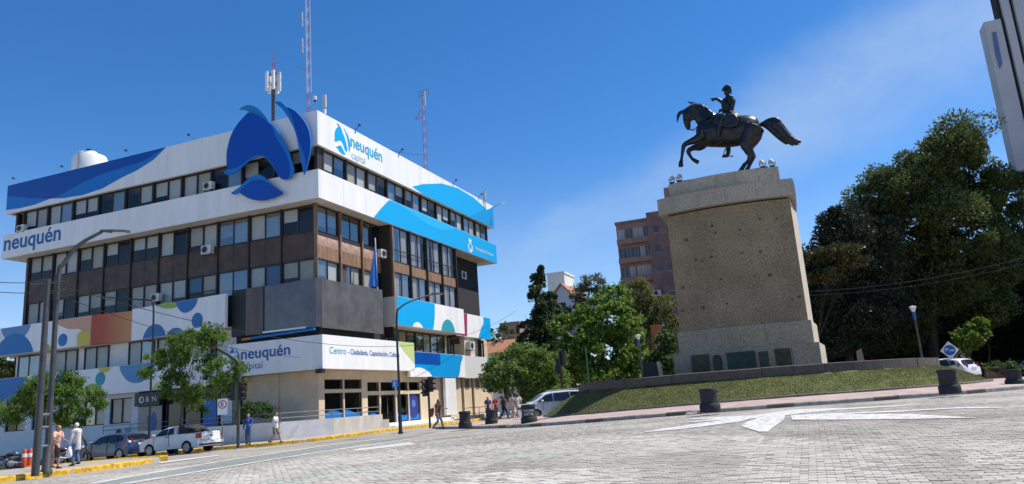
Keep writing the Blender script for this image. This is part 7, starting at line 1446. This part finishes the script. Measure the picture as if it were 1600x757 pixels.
ww, arms, k = person('woman in grey shorts stepping over the kerb with a red brown bag', 685, 671, 1.66, 8, (.05, .035, .035), (.16, .17, .20), (.03, .025, .025), (.13, .06, .03), 'a', .55, 'trousers', 'short', 'long', (.5, -.4), (1.0, .4), .10)
M4 = Matrix.Translation(ww.location) @ Matrix.Rotation(ww.rotation_euler.z, 4, 'Z') @ Matrix.Scale(k, 4); c = M4 @ Vector((-.28, -.1, 1.0))
e = empty('shoulder_bag', c, 'red brown shoulder bag slung behind the walking woman', 'bag'); MB().tube([c + Vector((-.14, 0, -.24)), c + Vector((-.10, 0, -.1)), c + Vector((-.02, 0, .1)), c + Vector((.05, 0, .2))], [(.08, .13), (.1, .16), (.08, .14), (.05, .07)], 12).build('sack', mat('red brown leather', (.16, .04, .03), .6), e, 60); MB().tube([c + Vector((.05, 0, .2)), c + Vector((.2, .05, .48))], .018, 6).build('strap', MATS['red brown leather'], e)
# the waiting group
def gpos(px, X): p = onX(px, 640, X); return Vector((p.x, p.y, g(p.x, p.y) + .15))
person('person in dark purple top waiting behind the dark bollard', 0, 0, 1.66, -60, (.10, .05, .12), (.03, .03, .05), (.02, .02, .02), (.02, .015, .012), 'a', .1, 'trousers', 'short', 'long', pos=gpos(763, -22.6), voxel=.02)
person('person in red top standing in the middle of the waiting group', 0, 0, 1.62, -100, (.42, .03, .04), (.05, .05, .07), (.3, .3, .3), (.05, .03, .02), 'b', .1, 'trousers', 'short', 'mid', (.5, .4), (1.2, 1.2), pos=gpos(775, -22.2), voxel=.02)
person('woman in black with bare arm striding away from the waiting group', 0, 0, 1.68, -20, (.03, .025, .03), (.015, .015, .018), (.02, .02, .02), (.025, .018, .015), 'a', .6, 'trousers', 'none', 'mid', (.4, -.4), (.4, .4), pos=gpos(787, -20.8), voxel=.02)
person('person in pale trousers and dark vest at the right of the waiting group', 0, 0, 1.70, 60, (.42, .36, .33), (.42, .34, .27), (.55, .5, .45), (.03, .02, .018), 'a', .3, 'trousers', 'short', 'mid', (.2, -.2), (.3, .3), pos=gpos(800, -20.0), voxel=.02)
person('woman with long auburn hair in white top nearest to the white van', 0, 0, 1.68, 100, (.72, .70, .68), (.35, .3, .26), (.6, .6, .6), (.22, .09, .045), 'b', .1, 'trousers', 'short', 'long', pos=gpos(810, -19.6), voxel=.02)
# right-hand side
p = atD(1514, 596, 46); p = Vector((p.x, p.y, g(p.x, p.y) + .2)); mb_, arms, k = person('man in bright blue shirt with a backpack walking past the white hatchback', 0, 0, 1.72, 172, (.03, .13, .50), (.03, .035, .05), (.4, .25, .1), (.03, .02, .016), 'a', .45, 'trousers', 'short', 'short', (.5, -.3), (.9, .4), .06, pos=p)
M4 = Matrix.Translation(p) @ Matrix.Rotation(R(172), 4, 'Z') @ Matrix.Scale(k, 4); c = M4 @ Vector((-.22, 0, 1.22)); e = empty('backpack', c, 'dark backpack on the man in the bright blue shirt', 'backpack'); MB().tube([c + Vector((.02, 0, -.26)), c + Vector((.05, 0, -.1)), c + Vector((.03, 0, .14)), c + Vector((-.01, 0, .24))], [(.13, .1), (.16, .13), (.15, .11), (.08, .05)], 12).build('pack', mat('dark nylon', (.02, .022, .03), .7), e, 60)
for s in (-1, 1): MB().tube([c + Vector((-.05, s * .1, .2)), c + Vector((-.24, s * .1, .18)), c + Vector((-.26, s * .11, -.1))], .02, 6).build('strap', MATS['dark nylon'], e)
p = atD(1584, 592, 66); person('person in a red top far off beside the silver car', 0, 0, 1.68, -90, (.45, .04, .035), (.05, .05, .08), (.05, .05, .05), (.03, .02, .02), 'a', .1, 'trousers', 'long', 'short', pos=Vector((p.x, p.y, .6)), voxel=.024)
